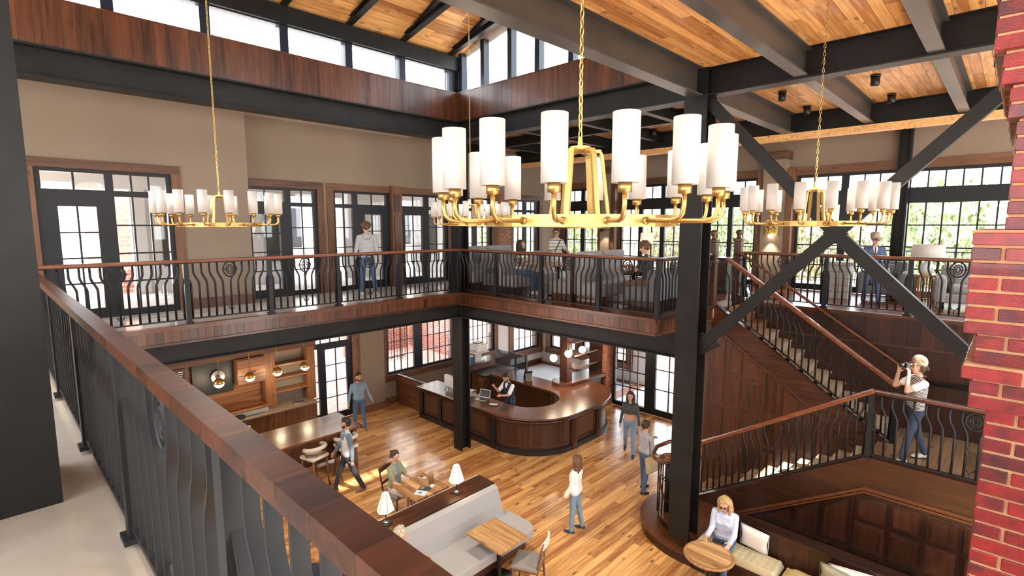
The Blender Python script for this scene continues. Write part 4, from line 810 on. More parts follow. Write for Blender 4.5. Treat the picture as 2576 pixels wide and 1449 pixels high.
MB().cyl((cx, cy, 0.355), (cx, cy, 1.38), 0.05, n=10).build('newel', 'iron', vl, True)
for k in range(7):
    a = 0.6+k*0.83; x, y = cx+0.17*math.cos(a), cy+0.17*math.sin(a); mb = MB().tube([(x, y, 0.355), (x, y, 1.39)], 0.012, 6)
    mb.tube([(x, y, 1.05), (x+(cx-x)*0.4, y+(cy-y)*0.4, 0.98), (cx, cy, 1.02)], 0.008, 5); mb.build('baluster', 'iron', vl, True)
MB().tube([(cx-0.22, cy+0.02, 1.36), (cx-0.30, cy+0.0, 1.05), (cx-0.26, cy-0.06, 0.75), (cx-0.12, cy-0.1, 0.6)], 0.022, 8).build('scroll', 'hand_x', vl, True)
bp = thing('bench_platform', 'dark wood bench base with low back under the buttoned cushions', 'bench', (8.0, 1.2, 0))
n = 30
for i in range(n): piece('front_board', 'deep_z', bp, (7.74, -1.2+i*4.58/n+0.002, 0.0), (7.78, -1.2+(i+1)*4.58/n-0.002, 0.36))
piece('core', 'deep_y', bp, (7.78, -1.2, 0.0), (9.3, 3.38, 0.34)); piece('seat_board', 'deep_y', bp, (7.70, -1.2, 0.36), (8.2, 3.38, 0.40), 0.01)
n = 10
for i in range(n): piece('back_board', 'deep_z', bp, (8.20, -1.2+i*4.3/n+0.002, 0.34), (8.25, -1.2+(i+1)*4.3/n-0.002, 0.86))
piece('back_cap', 'deep_y', bp, (8.16, -1.2, 0.86), (8.32, 3.1, 0.90), 0.01); piece('deck', 'deep_y', bp, (8.32, -1.2, 0.34), (9.27, 3.38, 0.42))
# ------------------------------------------------------------------ chandeliers
def chain_mesh(mb, x, y, z0, z1, lw=0.020, ll=0.055, r=0.0042):
    n = int((z1-z0)/(ll*0.78)); st_ = (z1-z0)/n
    for i in range(n):
        c = z0+(i+0.5)*st_; P = []
        for k in range(8):
            a = 2*PI*k/8; u, w = lw*0.5*math.cos(a), ll*0.5*math.sin(a); P.append((x+u, y, c+w) if i % 2 else (x, y+u, c+w))
        mb.tube(P, r, 4, closed=True)
def chandelier(label, loc, ztop, rz=0.0, src=None):
    t = thing('chandelier', label, 'chandelier', loc, rz, 'brass ring chandeliers', 0.875); zt = (ztop-loc[2])/0.875
    if src is None:
        mb = MB(); R = 0.50; n = 48                      # ring band
        vs = []; fs = []
        for k in range(n):
            a = 2*PI*k/n
            for (r, z) in ((R, -0.028), (R, 0.028), (R-0.035, 0.028), (R-0.035, -0.028)): vs.append((r*math.cos(a), r*math.sin(a), z))
        for k in range(n):
            j = (k+1) % n
            for q in range(4): fs.append((k*4+q, j*4+q, j*4+(q+1) % 4, k*4+(q+1) % 4))
        mb.add(vs, fs); mb.build('ring', 'brass', t)
        for k in range(3): a = PI*k/3+0.2; MB().box((0, 0, -0.012), (0.96, 0.035, 0.02), Matrix.Rotation(a, 3, 'Z')).build('spoke', 'brass', t)
        MB().lathe([(0, -0.036), (0.17, -0.036), (0.17, -0.022), (0, -0.022)], 8).build('centre_plate', 'brass', t)
        for k in range(6):
            a = 2*PI*k/6+0.25; c, s = math.cos(a), math.sin(a); path = [(0.16*c, 0.16*s, -0.02), (0.115*c, 0.115*s, 0.34), (0.105*c, 0.105*s, 0.365), (0.0, 0.0, 0.368)]
            MB().tube(path, 0.01, flat=(0.030, 0.016, (-s, c, 0))).build('stay', 'brass', t)
        MB().lathe([(0, 0.36), (0.055, 0.362), (0.062, 0.375), (0.055, 0.39), (0.014, 0.395), (0.010, 0.44), (0, 0.442)], 20).build('hub', 'brass', t)
        arm = MB(); arm.tube([(0.49, 0, 0.0), (0.66, 0, 0.0), (0.695, 0, 0.008), (0.715, 0, 0.03), (0.72, 0, 0.065), (0.72, 0, 0.11)], 0.0105, 8); arm.lathe([(0.0, 0.0), (0.018, 0.0), (0.018, 0.008), (0.0, 0.008)], 12, (0.5, 0, 0), Matrix.Rotation(PI/2, 3, 'Y'))
        cup = MB().lathe([(0, 0.105), (0.012, 0.105), (0.012, 0.108), (0.028, 0.11), (0.028, 0.148), (0.0, 0.148)], 16, (0.72, 0, 0))
        sh = MB().lathe([(0.0, 0.150), (0.049, 0.150), (0.0545, 0.146), (0.0545, 0.418), (0.052, 0.418), (0.052, 0.155), (0.0, 0.155)], 22, (0.72, 0, 0))
        A = arm.build('arm', 'brass', t); Cc = cup.build('cup', 'brass', A); S = sh.build('shade', 'shade', A); n = 16
        for k in range(n):
            a = 2*PI*(k+0.35)/n
            if k == 0: A.rotation_euler = (0, 0, a)
            else:
                q = A.copy(); COL.objects.link(q); q.rotation_euler = (0, 0, a)
                for ch in (Cc, S): w = ch.copy(); COL.objects.link(w); w.parent = q
    else:
        for ch in list(src.children):
            if ch.name.startswith('chain') or ch.name.startswith('canopy'): continue
            copy_tree(ch, t)
    mb = MB(); chain_mesh(mb, 0, 0, 0.43, zt-0.02); o = mb.build('chain', 'brass', t); o['kind'] = 'stuff'
    MB().lathe([(0, 0), (0.05, -0.01), (0.06, -0.03), (0.0, -0.03)][::-1], 16, (0, 0, zt)).build('canopy', 'brass', t)
    return t
ch1 = chandelier('big brass ring chandelier with white cylinder shades close to the camera', (1.98, 1.48, 5.62), 7.95, -0.03)
chandelier('brass ring chandelier hanging before the beige wall at the left', (2.02, 6.72, 5.61), 10.2, 0.5, ch1)
chandelier('brass ring chandelier hanging in front of the tall windows and brace', (5.80, 1.46, 5.62), 7.95, 0.32, ch1)
chandelier('small looking brass chandelier half hidden behind the big one', (5.90, 6.70, 5.62), 10.2, 0.2, ch1)
MAT['shade'].cycles.emission_sampling = 'NONE'; MAT['globe'].cycles.emission_sampling = 'NONE'; MAT['bulb'].cycles.emission_sampling = 'NONE'
for x, y in ((1.98, 1.48), (2.02, 6.72), (5.8, 1.46), (5.9, 6.7)):
    l = bpy.data.lights.new('chandelier_glow', 'POINT'); l.energy = 20; l.color = (1, 0.86, 0.68); l.shadow_soft_size = 0.4; lo = bpy.data.objects.new('chandelier_glow', l); COL.objects.link(lo); lo.location = (x, y, 6.25)
    l = bpy.data.lights.new('chandelier_downlight', 'SPOT'); l.energy = 300; l.spot_size = math.radians(125); l.spot_blend = 0.6; l.color = (1, 0.86, 0.66); l.shadow_soft_size = 0.15; lo = bpy.data.objects.new('chandelier_downlight', l); COL.objects.link(lo); lo.location = (x, y, 5.57)
# ------------------------------------------------------------------ pendants, cans, sconces
def spot(loc, aim, e, ang, col=(1, 0.82, 0.6), r=0.04, blend=0.5):
    l = bpy.data.lights.new('lamp_light', 'SPOT'); l.energy = e; l.spot_size = math.radians(ang); l.spot_blend = blend; l.color = col; l.shadow_soft_size = r
    o = bpy.data.objects.new('lamp_light', l); COL.objects.link(o); o.location = loc; o.rotation_euler = (Vector(aim)-Vector(loc)).to_track_quat('-Z', 'Y').to_euler(); return o
def half_pendant(x, y, z, ztop, label, r=0.115):
    t = thing('pendant_lamp', label, 'lamp', (x, y, z), 0, 'brass half globe pendants')
    cap = [(r*math.cos(a), r*math.sin(a)) for a in [PI/2-(PI/2+0.12)*k/9 for k in range(10)]]; MB().lathe(cap[::-1], 22).build('brass_cap', 'brass', t)
    low = [(0.985*r*math.cos(a), 0.985*r*math.sin(a)) for a in [-0.1-(PI/2-0.1)*k/8 for k in range(9)]]; MB().lathe(low[::-1], 22).build('glass_bowl', 'globe', t)
    MB().cyl((0, 0, r), (0, 0, ztop-z), 0.007, n=6).build('rod', 'brass_dark', t); MB().lathe([(0.0, 0), (0.035, 0), (0.035, 0.025), (0, 0.025)], 12, (0, 0, ztop-z-0.025)).build('canopy', 'brass_dark', t); MB().lathe([(0.0, 0), (0.02, 0), (0.014, 0.04), (0, 0.04)], 10, (0, 0, r-0.005)).build('collar', 'brass', t)
L4 = ['first brass half globe pendant from the near railing', 'second brass half globe pendant from the near railing', 'third brass half globe pendant, before the shelf post', 'fourth brass half globe pendant, beside the garden door']
for i, x in enumerate((3.615, 4.29, 4.935, 5.63)):
    half_pendant(x, 12.9, 2.0, 3.72, L4[i])
    l = bpy.data.lights.new('pendant_glow', 'POINT'); l.energy = 7; l.color = (1, 0.78, 0.5); l.shadow_soft_size = 0.1; lo = bpy.data.objects.new('pendant_glow', l); COL.objects.link(lo); lo.location = (x, 12.9, 1.82)
L3 = ['white globe pendant nearest the white tile floor', 'white globe pendant in front of the shelf post', 'white globe pendant before the dark shelves']
for i, x in enumerate((10.75, 11.4, 12.06)):
    t = thing('globe_pendant', L3[i], 'lamp', (x, 8.83, 2.0), 0, 'white globe pendants'); r = 0.105
    MB().lathe([(r*math.sin(a), -r*math.cos(a)) for a in [PI*k/14 for k in range(15)]], 20).build('globe', 'globe', t); MB().cyl((0, 0, r-0.01), (0, 0, r+0.04), 0.025, n=10).build('collar', 'black', t); MB().cyl((0, 0, r), (0, 0, 1.72), 0.004, n=5).build('cord', 'black', t)
    l = bpy.data.lights.new('globe_glow', 'POINT'); l.energy = 14; l.color = (1, 0.8, 0.55); l.shadow_soft_size = 0.11; lo = bpy.data.objects.new('globe_glow', l); COL.objects.link(lo); lo.location = (x, 8.83, 1.84)
CANS = [(10.13, 3.17, 'black ceiling spotlight over the stair head'), (11.68, 3.18, 'black ceiling spotlight near the golden soffit strip'), (10.05, 1.79, 'black ceiling spotlight in the middle ceiling panel'), (11.66, 1.81, 'second black ceiling spotlight in the middle ceiling panel'), (10.06, 0.36, 'black ceiling spotlight beside the brick chimney'), (10.29, 5.15, 'black ceiling spotlight just left of the tall column'), (11.79, 6.58, 'black ceiling spotlight over the booths')]
for i, (x, y, lab) in enumerate(CANS):
    t = thing('ceiling_spotlight', lab, 'spotlight', (x, y, 7.79)); MB().lathe([(0.0, 0.07), (0.05, 0.07), (0.052, 0.0), (0.062, 0.0), (0.062, 0.13), (0.0, 0.13)], 18).build('can', 'black', t); MB().lathe([(0.0, 0.13), (0.07, 0.13), (0.07, 0.155), (0.0, 0.155)], 18).build('mount', 'black', t); MB().lathe([(0.0, 0.060), (0.042, 0.060), (0.042, 0.066), (0.0, 0.066)], 14).build('lens', 'bulb', t)
    if i < 5: spot((x, y, 7.77), [(9.9, 3.3, 0.9), (10.6, 1.2, 2), (9.85, 2.35, 1.4), (9.7, 0.8, 2), (9.6, 0.3, 2)][i], [50, 40, 50, 30, 25][i], [26, 26, 15, 20, 26][i], blend=0.25)  # narrow beams added to imitate sun patches on the stairs and landing
# ornate sconce
t = thing('wall_sconce', 'ornate gilded sconce on the beige pier', 'sconce', (14.2, 4.5, 5.55))
mb = MB(); rnd = random.Random(4)
for k in range(26): a = rnd.uniform(0, 6.28); r = rnd.uniform(0.02, 0.12); mb.tube([(-0.03, r*math.cos(a), r*1.2*math.sin(a)), (-0.06, (r+0.03)*math.cos(a+0.4), (r+0.03)*1.2*math.sin(a+0.4)), (-0.04, (r+0.05)*math.cos(a+0.9), (r+0.05)*1.2*math.sin(a+0.9))], 0.012, 5)
o = mb.build('gilded_scrolls', 'brass', t); o['kind'] = 'stuff'; MB().box((-0.012, 0, 0), (0.024, 0.3, 0.42), None, 0.01).build('back_plate', 'brass_dark', t); MB().lathe([(0.0, -0.26), (0.045, -0.25), (0.06, -0.2), (0.03, -0.17), (0, -0.165)], 14, (-0.09, 0, 0)).build('cup', 'bulb', t)
spot((14.08, 4.5, 5.25), (14.18, 4.5, 4.0), 25, 80); spot((14.05, 4.5, 5.9), (14.18, 4.5, 7.2), 14, 70)
t = thing('swing_arm_lamp', 'small black swing arm lamp lit on the pale pier', 'lamp', (14.18, 9.58, 5.45))
MB().box((-0.02, 0.1, 0), (0.04, 0.06, 0.1)).build('mount', 'black', t); MB().tube([(-0.02, 0.1, 0), (-0.12, 0.02, 0.05), (-0.2, -0.08, 0.08)], 0.01, 6).build('arm', 'black', t); MB().lathe([(0.02, 0.07), (0.035, 0.06), (0.08, -0.04), (0.075, -0.04), (0.0, 0.05)], 16, (-0.2, -0.08, 0.04)).build('shade', 'black', t); MB().lathe([(0, -0.03), (0.03, -0.02), (0.03, 0.02), (0, 0.03)], 10, (-0.2, -0.08, 0.03)).build('bulb', 'bulb', t)
spot((13.98, 9.5, 5.44), (14.15, 9.55, 4.2), 22, 80)
# ------------------------------------------------------------------ reception desk
def arc(cx, cy, rx, ry, a0, a1, n=14): return [(cx+rx*math.cos(math.radians(a0+(a1-a0)*k/n)), cy+ry*math.sin(math.radians(a0+(a1-a0)*k/n))) for k in range(n+1)]
ZD = 0.955
dk = thing('reception_desk', 'curved dark wood reception desk with panelled front', 'desk', (10.2, 9.5, 0))
outer = [(8.60, 12.2)]+arc(10.05, 9.0, 1.45, 1.5, 180, 270)+arc(11.1, 9.0, 1.5, 1.5, 270, 360)+[(12.6, 9.35)]
inner = [(11.7, 9.35), (11.7, 11.6), (10.95, 11.6)]+arc(10.15, 9.15, 0.80, 0.80, 0, -180)+[(9.35, 12.2)]
MB().prism(outer+inner, ZD-0.05, ZD).build('worktop', 'desk_y', dk, True)
MB().tube([(x, y, ZD-0.025) for x, y in outer], 0.028, 8).build('nosing', 'hand_x', dk, True)
MB().tube([(x, y, ZD-0.12) for x, y in [(8.68, 12.18)]+arc(10.05, 9.0, 1.37, 1.42, 180, 270)+arc(11.1, 9.0, 1.42, 1.42, 270, 360)], 0.045, 8).build('cornice', 'desk_z', dk, True)
bo = [(8.72, 12.18)]+arc(10.05, 9.0, 1.33, 1.38, 180, 270)+arc(11.1, 9.0, 1.38, 1.38, 270, 360)+[(12.48, 9.33)]
bi = [(11.66, 9.33), (11.66, 11.58), (10.99, 11.58)]+arc(10.15, 9.15, 0.84, 0.84, 0, -180)+[(9.31, 12.18)]
MB().prism(bo+bi, 0.10, ZD-0.05).build('body', 'desk_z', dk, True)
pb = [(8.66, 12.18)]+arc(10.05, 9.0, 1.39, 1.44, 180, 270)+arc(11.1, 9.0, 1.44, 1.44, 270, 360)+[(12.54, 9.33)]
MB().prism(pb+bi, 0.0, 0.13).build('plinth', 'black', dk, True)
# front panels on X=8.72
def fpanel(y0, y1):
    for q in ((y0, y1, 0.20, 0.24), (y0, y1, 0.76, 0.80)): piece('panel_frame', 'desk_z', dk, (8.695, q[0], q[2]), (8.72, q[1], q[3]))
    for q in ((y0, y0+0.04), (y1-0.04, y1)): piece('panel_frame', 'desk_z', dk, (8.695, q[0], 0.24), (8.72, q[1], 0.76))
    piece('panel', 'desk_z', dk, (8.705, y0+0.05, 0.25), (8.72, y1-0.05, 0.75))
for a, b in ((11.35, 12.0), (10.45, 11.15), (9.2, 10.2)): fpanel(a, b)
for y in (12.1, 11.25, 10.32, 9.08): piece('pilaster', 'black', dk, (8.66, y-0.07, 0.0), (8.72, y+0.07, 0.88), 0.01)
for x in (10.08, 11.12):
    piece('pilaster', 'desk_z', dk, (x-0.08, 7.55, 0.0), (x+0.08, 7.62, 0.88), 0.01); piece('pilaster_panel', 'deep_z', dk, (x-0.045, 7.538, 0.2), (x+0.045, 7.552, 0.78))
for q in ((10.2, 11.0, 0.20, 0.24), (10.2, 11.0, 0.76, 0.80)): piece('panel_frame', 'desk_z', dk, (q[0], 7.60, q[2]), (q[1], 7.625, q[3]))
for q in ((10.2, 10.24), (10.96, 11.0)): piece('panel_frame', 'desk_z', dk, (q[0], 7.60, 0.24), (q[1], 7.625, 0.76))
piece('panel', 'desk_z', dk, (10.25, 7.61, 0.25), (10.95, 7.625, 0.75))
for a0, a1, cx_ in ((186, 264, 10.05), (276, 300, 11.1), (304, 352, 11.1)):
    for z0, z1 in ((0.2, 0.235), (0.765, 0.80)):
        MB().prism(arc(cx_, 9.0, 1.345+(0.05 if cx_ > 11 else 0), 1.40, a0, a1)+arc(cx_, 9.0, 1.32+(0.05 if cx_ > 11 else 0), 1.375, a1, a0), z0, z1).build('panel_frame', 'desk_z', dk, True)
ck = thing('desk_partition', 'low dark plank partition joining the desk to the window wall', 'partition', (8.95, 13, 0))
for i in range(5): piece('plank', 'desk_y', ck, (8.90, 12.22, 0.02+i*0.18), (8.96, 13.74, 0.195+i*0.18))
piece('cap', 'black', ck, (8.88, 12.22, 0.925), (8.98, 13.74, 0.945))
# shelf tower
sh = thing('shelf_unit', 'dark wood open shelves on a curved ledge beside the brick pier', 'shelf', (12.3, 9.1, 0))
MB().prism(arc(11.75, 9.25, 0.36, 0.36, 60, 270)+[(13.28, 8.80), (13.28, 9.5), (11.9, 9.56)], ZD, ZD+0.10).build('ledge', 'desk_x', sh, True)
MB().prism([(12.0, 8.95), (13.26, 8.90), (13.26, 9.40), (12.0, 9.40)], 0.0, ZD).build('base', 'desk_z', sh, True)
piece('post', 'desk_z', sh, (11.62, 9.05, ZD+0.1), (11.88, 9.31, 3.7), 0.01); piece('side_board', 'desk_z', sh, (13.22, 8.95, ZD+0.1), (13.27, 9.4, 3.6))
for z in (1.40, 1.78, 2.18, 2.6): piece('shelf_board', 'desk_x', sh, (11.88, 8.97, z), (13.22, 9.36, z+0.04))
# ------------------------------------------------------------------ kitchenette
kt = thing('kitchenette', 'wood kitchenette cabinets with shelf frame behind the pendant lamps', 'kitchenette', (4.4, 13.4, 0))
piece('carcass', 'kit_x', kt, (2.6, 13.16, 0.1), (6.02, 13.75, 0.88)); piece('toe_kick', 'black', kt, (2.6, 13.2, 0), (6.02, 13.75, 0.1))
for i in range(8):
    x = 2.62+i*0.425; d = piece('door', 'kit_z', kt, (x+0.004, 13.135, 0.13), (x+0.421, 13.16, 0.86)); k = MB().lathe([(0, 0), (0.012, 0.005), (0.014, 0.02), (0, 0.028)], 8, (x+(0.36 if i % 2 == 0 else 0.06), 13.135, 0.78), Matrix.Rotation(PI/2, 3, 'X')).build('knob', 'brass_dark', kt, True)
for x0, x1 in ((4.82, 5.08), (5.92, 6.14)): piece('post', 'kit_z', kt, (x0, 13.42, 0.92), (x1, 13.68, 2.38))
piece('post', 'kit_z', kt, (2.6, 13.42, 0.92), (2.75, 13.68, 2.38))
for k, (z0, z1) in enumerate(((2.38, 2.52), (2.53, 2.66), (2.67, 2.8))): piece('header', 'kit_x', kt, (2.55, 13.38-0.03*k, z0), (6.16, 13.7, z1))
for z in (1.28, 1.63, 1.98): piece('shelf_board', 'kit_x', kt, (5.08, 13.44, z), (5.92, 13.76, z+0.04))
for i in range(9): piece('back_board', 'kit_x', kt, (2.76, 13.70, 0.93+i*0.16), (4.82, 13.74, 1.085+i*0.16))
cb = piece('wall_cabinet', 'kit_x', kt, (4.15, 13.35, 1.72), (4.82, 13.7, 2.36))
for i in range(3): piece('cabinet_board', 'kit_x', kt, (4.16, 13.33, 1.74+i*0.2), (4.81, 13.35, 1.93+i*0.2))
MB().tube([(4.4, 13.33, 2.0), (4.4, 13.28, 2.0), (4.55, 13.28, 2.0), (4.55, 13.33, 2.0)], 0.01, 6).build('pull', 'iron', kt, True)
piece('niche_shade', 'black', kt, (3.25, 13.6, 1.55), (4.13, 13.7, 2.36)); piece('raised_shelf', 'kit_x', kt, (3.0, 13.2, 1.08), (4.82, 13.7, 1.12)); MB().tube([(3.0, 13.19, 1.10), (4.85, 13.19, 1.10)], 0.03, 8).build('shelf_nosing', 'kit_x', kt, True); piece('raised_back', 'cream', kt, (3.0, 13.3, 0.92), (4.82, 13.34, 1.08))  # solid black box painted as the shade inside an open niche
gt = tag(MB().b2((2.58, 13.08, 0.88), (6.06, 13.78, 0.92), 0.006).build('granite_worktop', 'granite'), 'speckled granite worktop of the kitchenette with steel sink', 'worktop')
t = thing('sink', 'round steel bar sink with small tap in the granite worktop', 'sink', (5.62, 13.42, 0.92)); MB().lathe([(0.0, 0.0035), (0.10, 0.004), (0.125, 0.01), (0.15, 0.012), (0.155, 0.004), (0.155, 0.001)], 22).build('bowl', 'chrome', t); MB().tube([(0.0, 0.2, 0.0), (0.0, 0.2, 0.13), (0.0, 0.17, 0.16), (0.0, 0.1, 0.15), (0, 0.09, 0.12)], 0.011, 7).build('tap', 'chrome', t)
t = thing('wall_plate', 'round grey plate mounted on the black panel painted as kitchenette niche shade', 'plate', (3.78, 13.55, 1.98)); MB().lathe([(0, 0.0), (0.10, 0.0), (0.15, 0.02), (0.155, 0.02), (0.11, -0.01), (0, -0.01)], 24, (0, 0, 0), Matrix.Rotation(PI/2, 3, 'X')).build('dish', 'silver', t); MB().lathe([(0.03, 0.012), (0.05, 0.014), (0.05, 0.004), (0.03, 0.004)], 18, (0, 0, 0), Matrix.Rotation(PI/2, 3, 'X')).build('crest', 'steel_grey', t)
t = thing('menu_board', 'narrow black menu board with white lettering in a wood frame', 'sign', (3.02, 13.6, 1.75)); MB().box((0, 0, 0.25), (0.26, 0.03, 0.62)).build('frame', 'kit_z', t); MB().box((0, -0.018, 0.25), (0.17, 0.01, 0.54)).build('slate', 'black', t)
for i in range(7): MB().box((random.uniform(-0.01, 0.01), -0.0245, 0.44-i*0.045), (0.06+0.05*random.random(), 0.003, 0.012)).build('lettering', 'white', t)
MB().box((0, -0.0245, 0.49), (0.11, 0.003, 0.022)).build('lettering', 'white', t)
t = tag(MB().prism(arc(0, 0, 0.6, 0.28, 0, 180, 16), 0.0, 0.02, Matrix.Translation((4.1, 13.32, 1.125)) @ Matrix.Rotation(0.35, 4, 'X')).build('serving_board', 'desk_x'), 'large half round brown serving board leaning on the raised shelf', 'board')
t = tag(MB().box((4.0, 13.2, 0.965), (0.42, 0.2, 0.08), Matrix.Rotation(0.3, 3, 'Z'), 0.03).build('folded_towel', 'black'), 'black folded towel on the granite worktop', 'towel')
# ------------------------------------------------------------------ bar table and stools
bt = thing('bar_table', 'long brown bar height table with drawers in front of the kitchenette', 'table', (4.5, 11.0, 0))
for i in range(6): piece('top_board', 'desk_x', bt, (2.7, 10.45+i*0.192+0.001, 1.0), (5.8, 10.45+(i+1)*0.192-0.001, 1.05))
piece('top_edge', 'black', bt, (5.8, 10.45, 0.98), (5.83, 11.6, 1.05)); piece('apron', 'desk_x', bt, (2.75, 10.7, 0.78), (5.7, 11.5, 1.0))
for i in range(4):
    x = 3.0+i*0.68; piece('drawer', 'kit_x', bt, (x, 10.685, 0.80), (x+0.62, 10.70, 0.97)); MB().lathe([(0, 0), (0.012, 0.004), (0.016, 0.02), (0, 0.028)], 8, (x+0.31, 10.685, 0.885), Matrix.Rotation(PI/2, 3, 'X')).build('knob', 'iron', bt, True)
for x, y in ((2.85, 10.6), (5.68, 10.6), (2.85, 11.45), (5.68, 11.45)): piece('leg', 'desk_z', bt, (x-0.05, y-0.05, 0), (x+0.05, y+0.05, 1.0))
piece('end_panel', 'desk_z', bt, (5.66, 10.75, 0.1), (5.70, 11.4, 1.0)); piece('back_panel', 'desk_x', bt, (2.85, 11.3, 0.05), (5.66, 11.34, 0.78))
def bar_stool(loc, rz, label):
    t = thing('bar_stool', label, 'stool', loc, rz, 'wooden bar stools with cream backs'); h = 0.70
    for sx_ in (-1, 1):
        for sy in (-1, 1): MB().tube([(sx_*0.20, sy*0.20, 0), (sx_*0.17, sy*0.17, h-0.04)], [0.016, 0.022], 7).build('leg', 'chair_wood', t)
    MB().box((0, 0, h), (0.44, 0.42, 0.07), None, 0.03).build('seat', 'cream', t)
    for z, r in ((0.22, 0.195), (0.25, 0.193)): MB().tube([(-r, (-r if z < 0.23 else r), z), (r, (-r if z < 0.23 else r), z)], 0.011, 6).build('stretcher', 'chair_wood', t)
    a = [math.radians(180+q) for q in range(-10, 201, 15)]; P = [(0.235*math.cos(q), 0.22*math.sin(q), h+0.19+0.03*abs(math.sin(q))) for q in a]
    MB().tube(P, 0.045, 8).build('backrest', 'cream', t); P2 = [(0.24*math.cos(q), 0.225*math.sin(q), h+0.11) for q in a]; MB().tube(P2, 0.012, 6).build('back_rail', 'chair_wood', t)
    for q in (a[1], a[5], a[9], a[-2]): MB().tube([(0.19*math.cos(q), 0.18*math.sin(q), h-0.02), (0.24*math.cos(q), 0.225*math.sin(q), h+0.13)], 0.012, 6).build('back_post', 'chair_wood', t)
bar_stool((4.66, 10.42, 0), 0.25, 'cream backed bar stool nearest the railing at the bar table'); bar_stool((5.40, 10.44, 0), -0.1, 'cream backed bar stool nearest the end of the bar table')
t = thing('brass_dispenser', 'tall brass pump dispenser with black spout on the bar table', 'dispenser', (3.62, 11.25, 1.05))
MB().lathe([(0, 0), (0.10, 0), (0.135, 0.05), (0.14, 0.13), (0.10, 0.23), (0.05, 0.27), (0.05, 0.28)], 22).build('bottle', 'brass', t); MB().lathe([(0.0, 0.27), (0.075, 0.27), (0.075, 0.36), (0.0, 0.36)], 18).build('collar', 'brass', t); MB().tube([(0, 0, 0.36), (0, 0, 0.50)], 0.02, 8).build('pump', 'black', t); MB().tube([(0.05, 0, 0.50), (-0.06, 0, 0.50), (-0.15, 0, 0.46), (-0.17, 0, 0.43)], 0.013, 7).build('spout', 'black', t)
# ------------------------------------------------------------------ lobby booth, tables, chairs, lamps
bs = thing('booth_sofa', 'grey upholstered booth sofa with dark wood ledge on its back', 'sofa', (5.0, 6.2, 0)); X0, X1 = 3.3, 6.14
piece('ledge', 'dark_x', bs, (X0, 6.40, 0.965), (X1, 6.80, 1.0)); piece('ledge_edge', 'sofa', bs, (X0, 6.80, 0.2), (X1, 6.835, 0.99)); piece('core', 'dark_x', bs, (X0, 6.36, 0.1), (X1-0.02, 6.80, 0.965)); piece('base', 'dark_x', bs, (X0, 5.58, 0.12), (X1-0.05, 6.36, 0.30))
for x in (3.6, 4.8, 5.95): piece('foot', 'black', bs, (x-0.04, 5.7, 0), (x+0.04, 6.6, 0.12))
prof = [(6.40, 0.985), (6.34, 0.985), (6.29, 0.94), (6.20, 0.70), (6.13, 0.44), (6.36, 0.40)]; MX = Matrix(((0, 0, 1, 0), (1, 0, 0, 0), (0, 1, 0, 0), (0, 0, 0, 1)))
o = MB().prism(prof, X0, X1, MX).build('backrest', 'sofa', bs, True); m_ = o.modifiers.new('bevel', 'BEVEL'); m_.width = 0.03; m_.segments = 3
sp_ = [(X0, 5.50), (X0, 6.25), (6.32, 6.25)]+arc(6.14, 5.72, 0.18, 0.22, 0, -90, 6)
o = MB().prism(sp_, 0.30, 0.47).build('seat', 'sofa', bs, True); m_ = o.modifiers.new('bevel', 'BEVEL'); m_.width = 0.025; m_.segments = 2
def board_top(t, mat, x0, x1, y0, y1, z0, z1, n, axis='Y'):
    for i in range(n):
        if axis == 'Y': piece('top_board', mat, t, (x0+(x1-x0)*i/n+0.0008, y0, z0), (x0+(x1-x0)*(i+1)/n-0.0008, y1, z1), 0.01)
        else: piece('top_board', mat, t, (x0, y0+(y1-y0)*i/n+0.0008, z0), (x1, y0+(y1-y0)*(i+1)/n-0.0008, z1), 0.01)
t1 = thing('dining_table', 'plank topped dining table on a black pedestal before the booth sofa', 'table', (5.34, 5.51, 0)); board_top(t1, 'butcher_y', 5.03, 5.65, 5.13, 5.89, 0.715, 0.75, 5)
MB().lathe([(0, 0), (0.24, 0), (0.24, 0.012), (0.05, 0.025), (0.04, 0.06), (0.038, 0.69), (0.12, 0.70), (0.12, 0.715), (0, 0.715)], 26, (5.36, 5.48, 0)).build('pedestal', 'black', t1, True)
t2 = thing('dining_table', 'plank topped dining table with tea glass and magazine behind the booth', 'table', (5.42, 7.65, 0)); board_top(t2, 'butcher_y', 5.05, 5.78, 7.25, 8.03, 0.71, 0.75, 6)
MB().lathe([(0, 0), (0.24, 0), (0.24, 0.012), (0.05, 0.025), (0.04, 0.06), (0.038, 0.69), (0.12, 0.70), (0.12, 0.71), (0, 0.71)], 26, (5.42, 7.62, 0)).build('pedestal', 'black', t2, True)
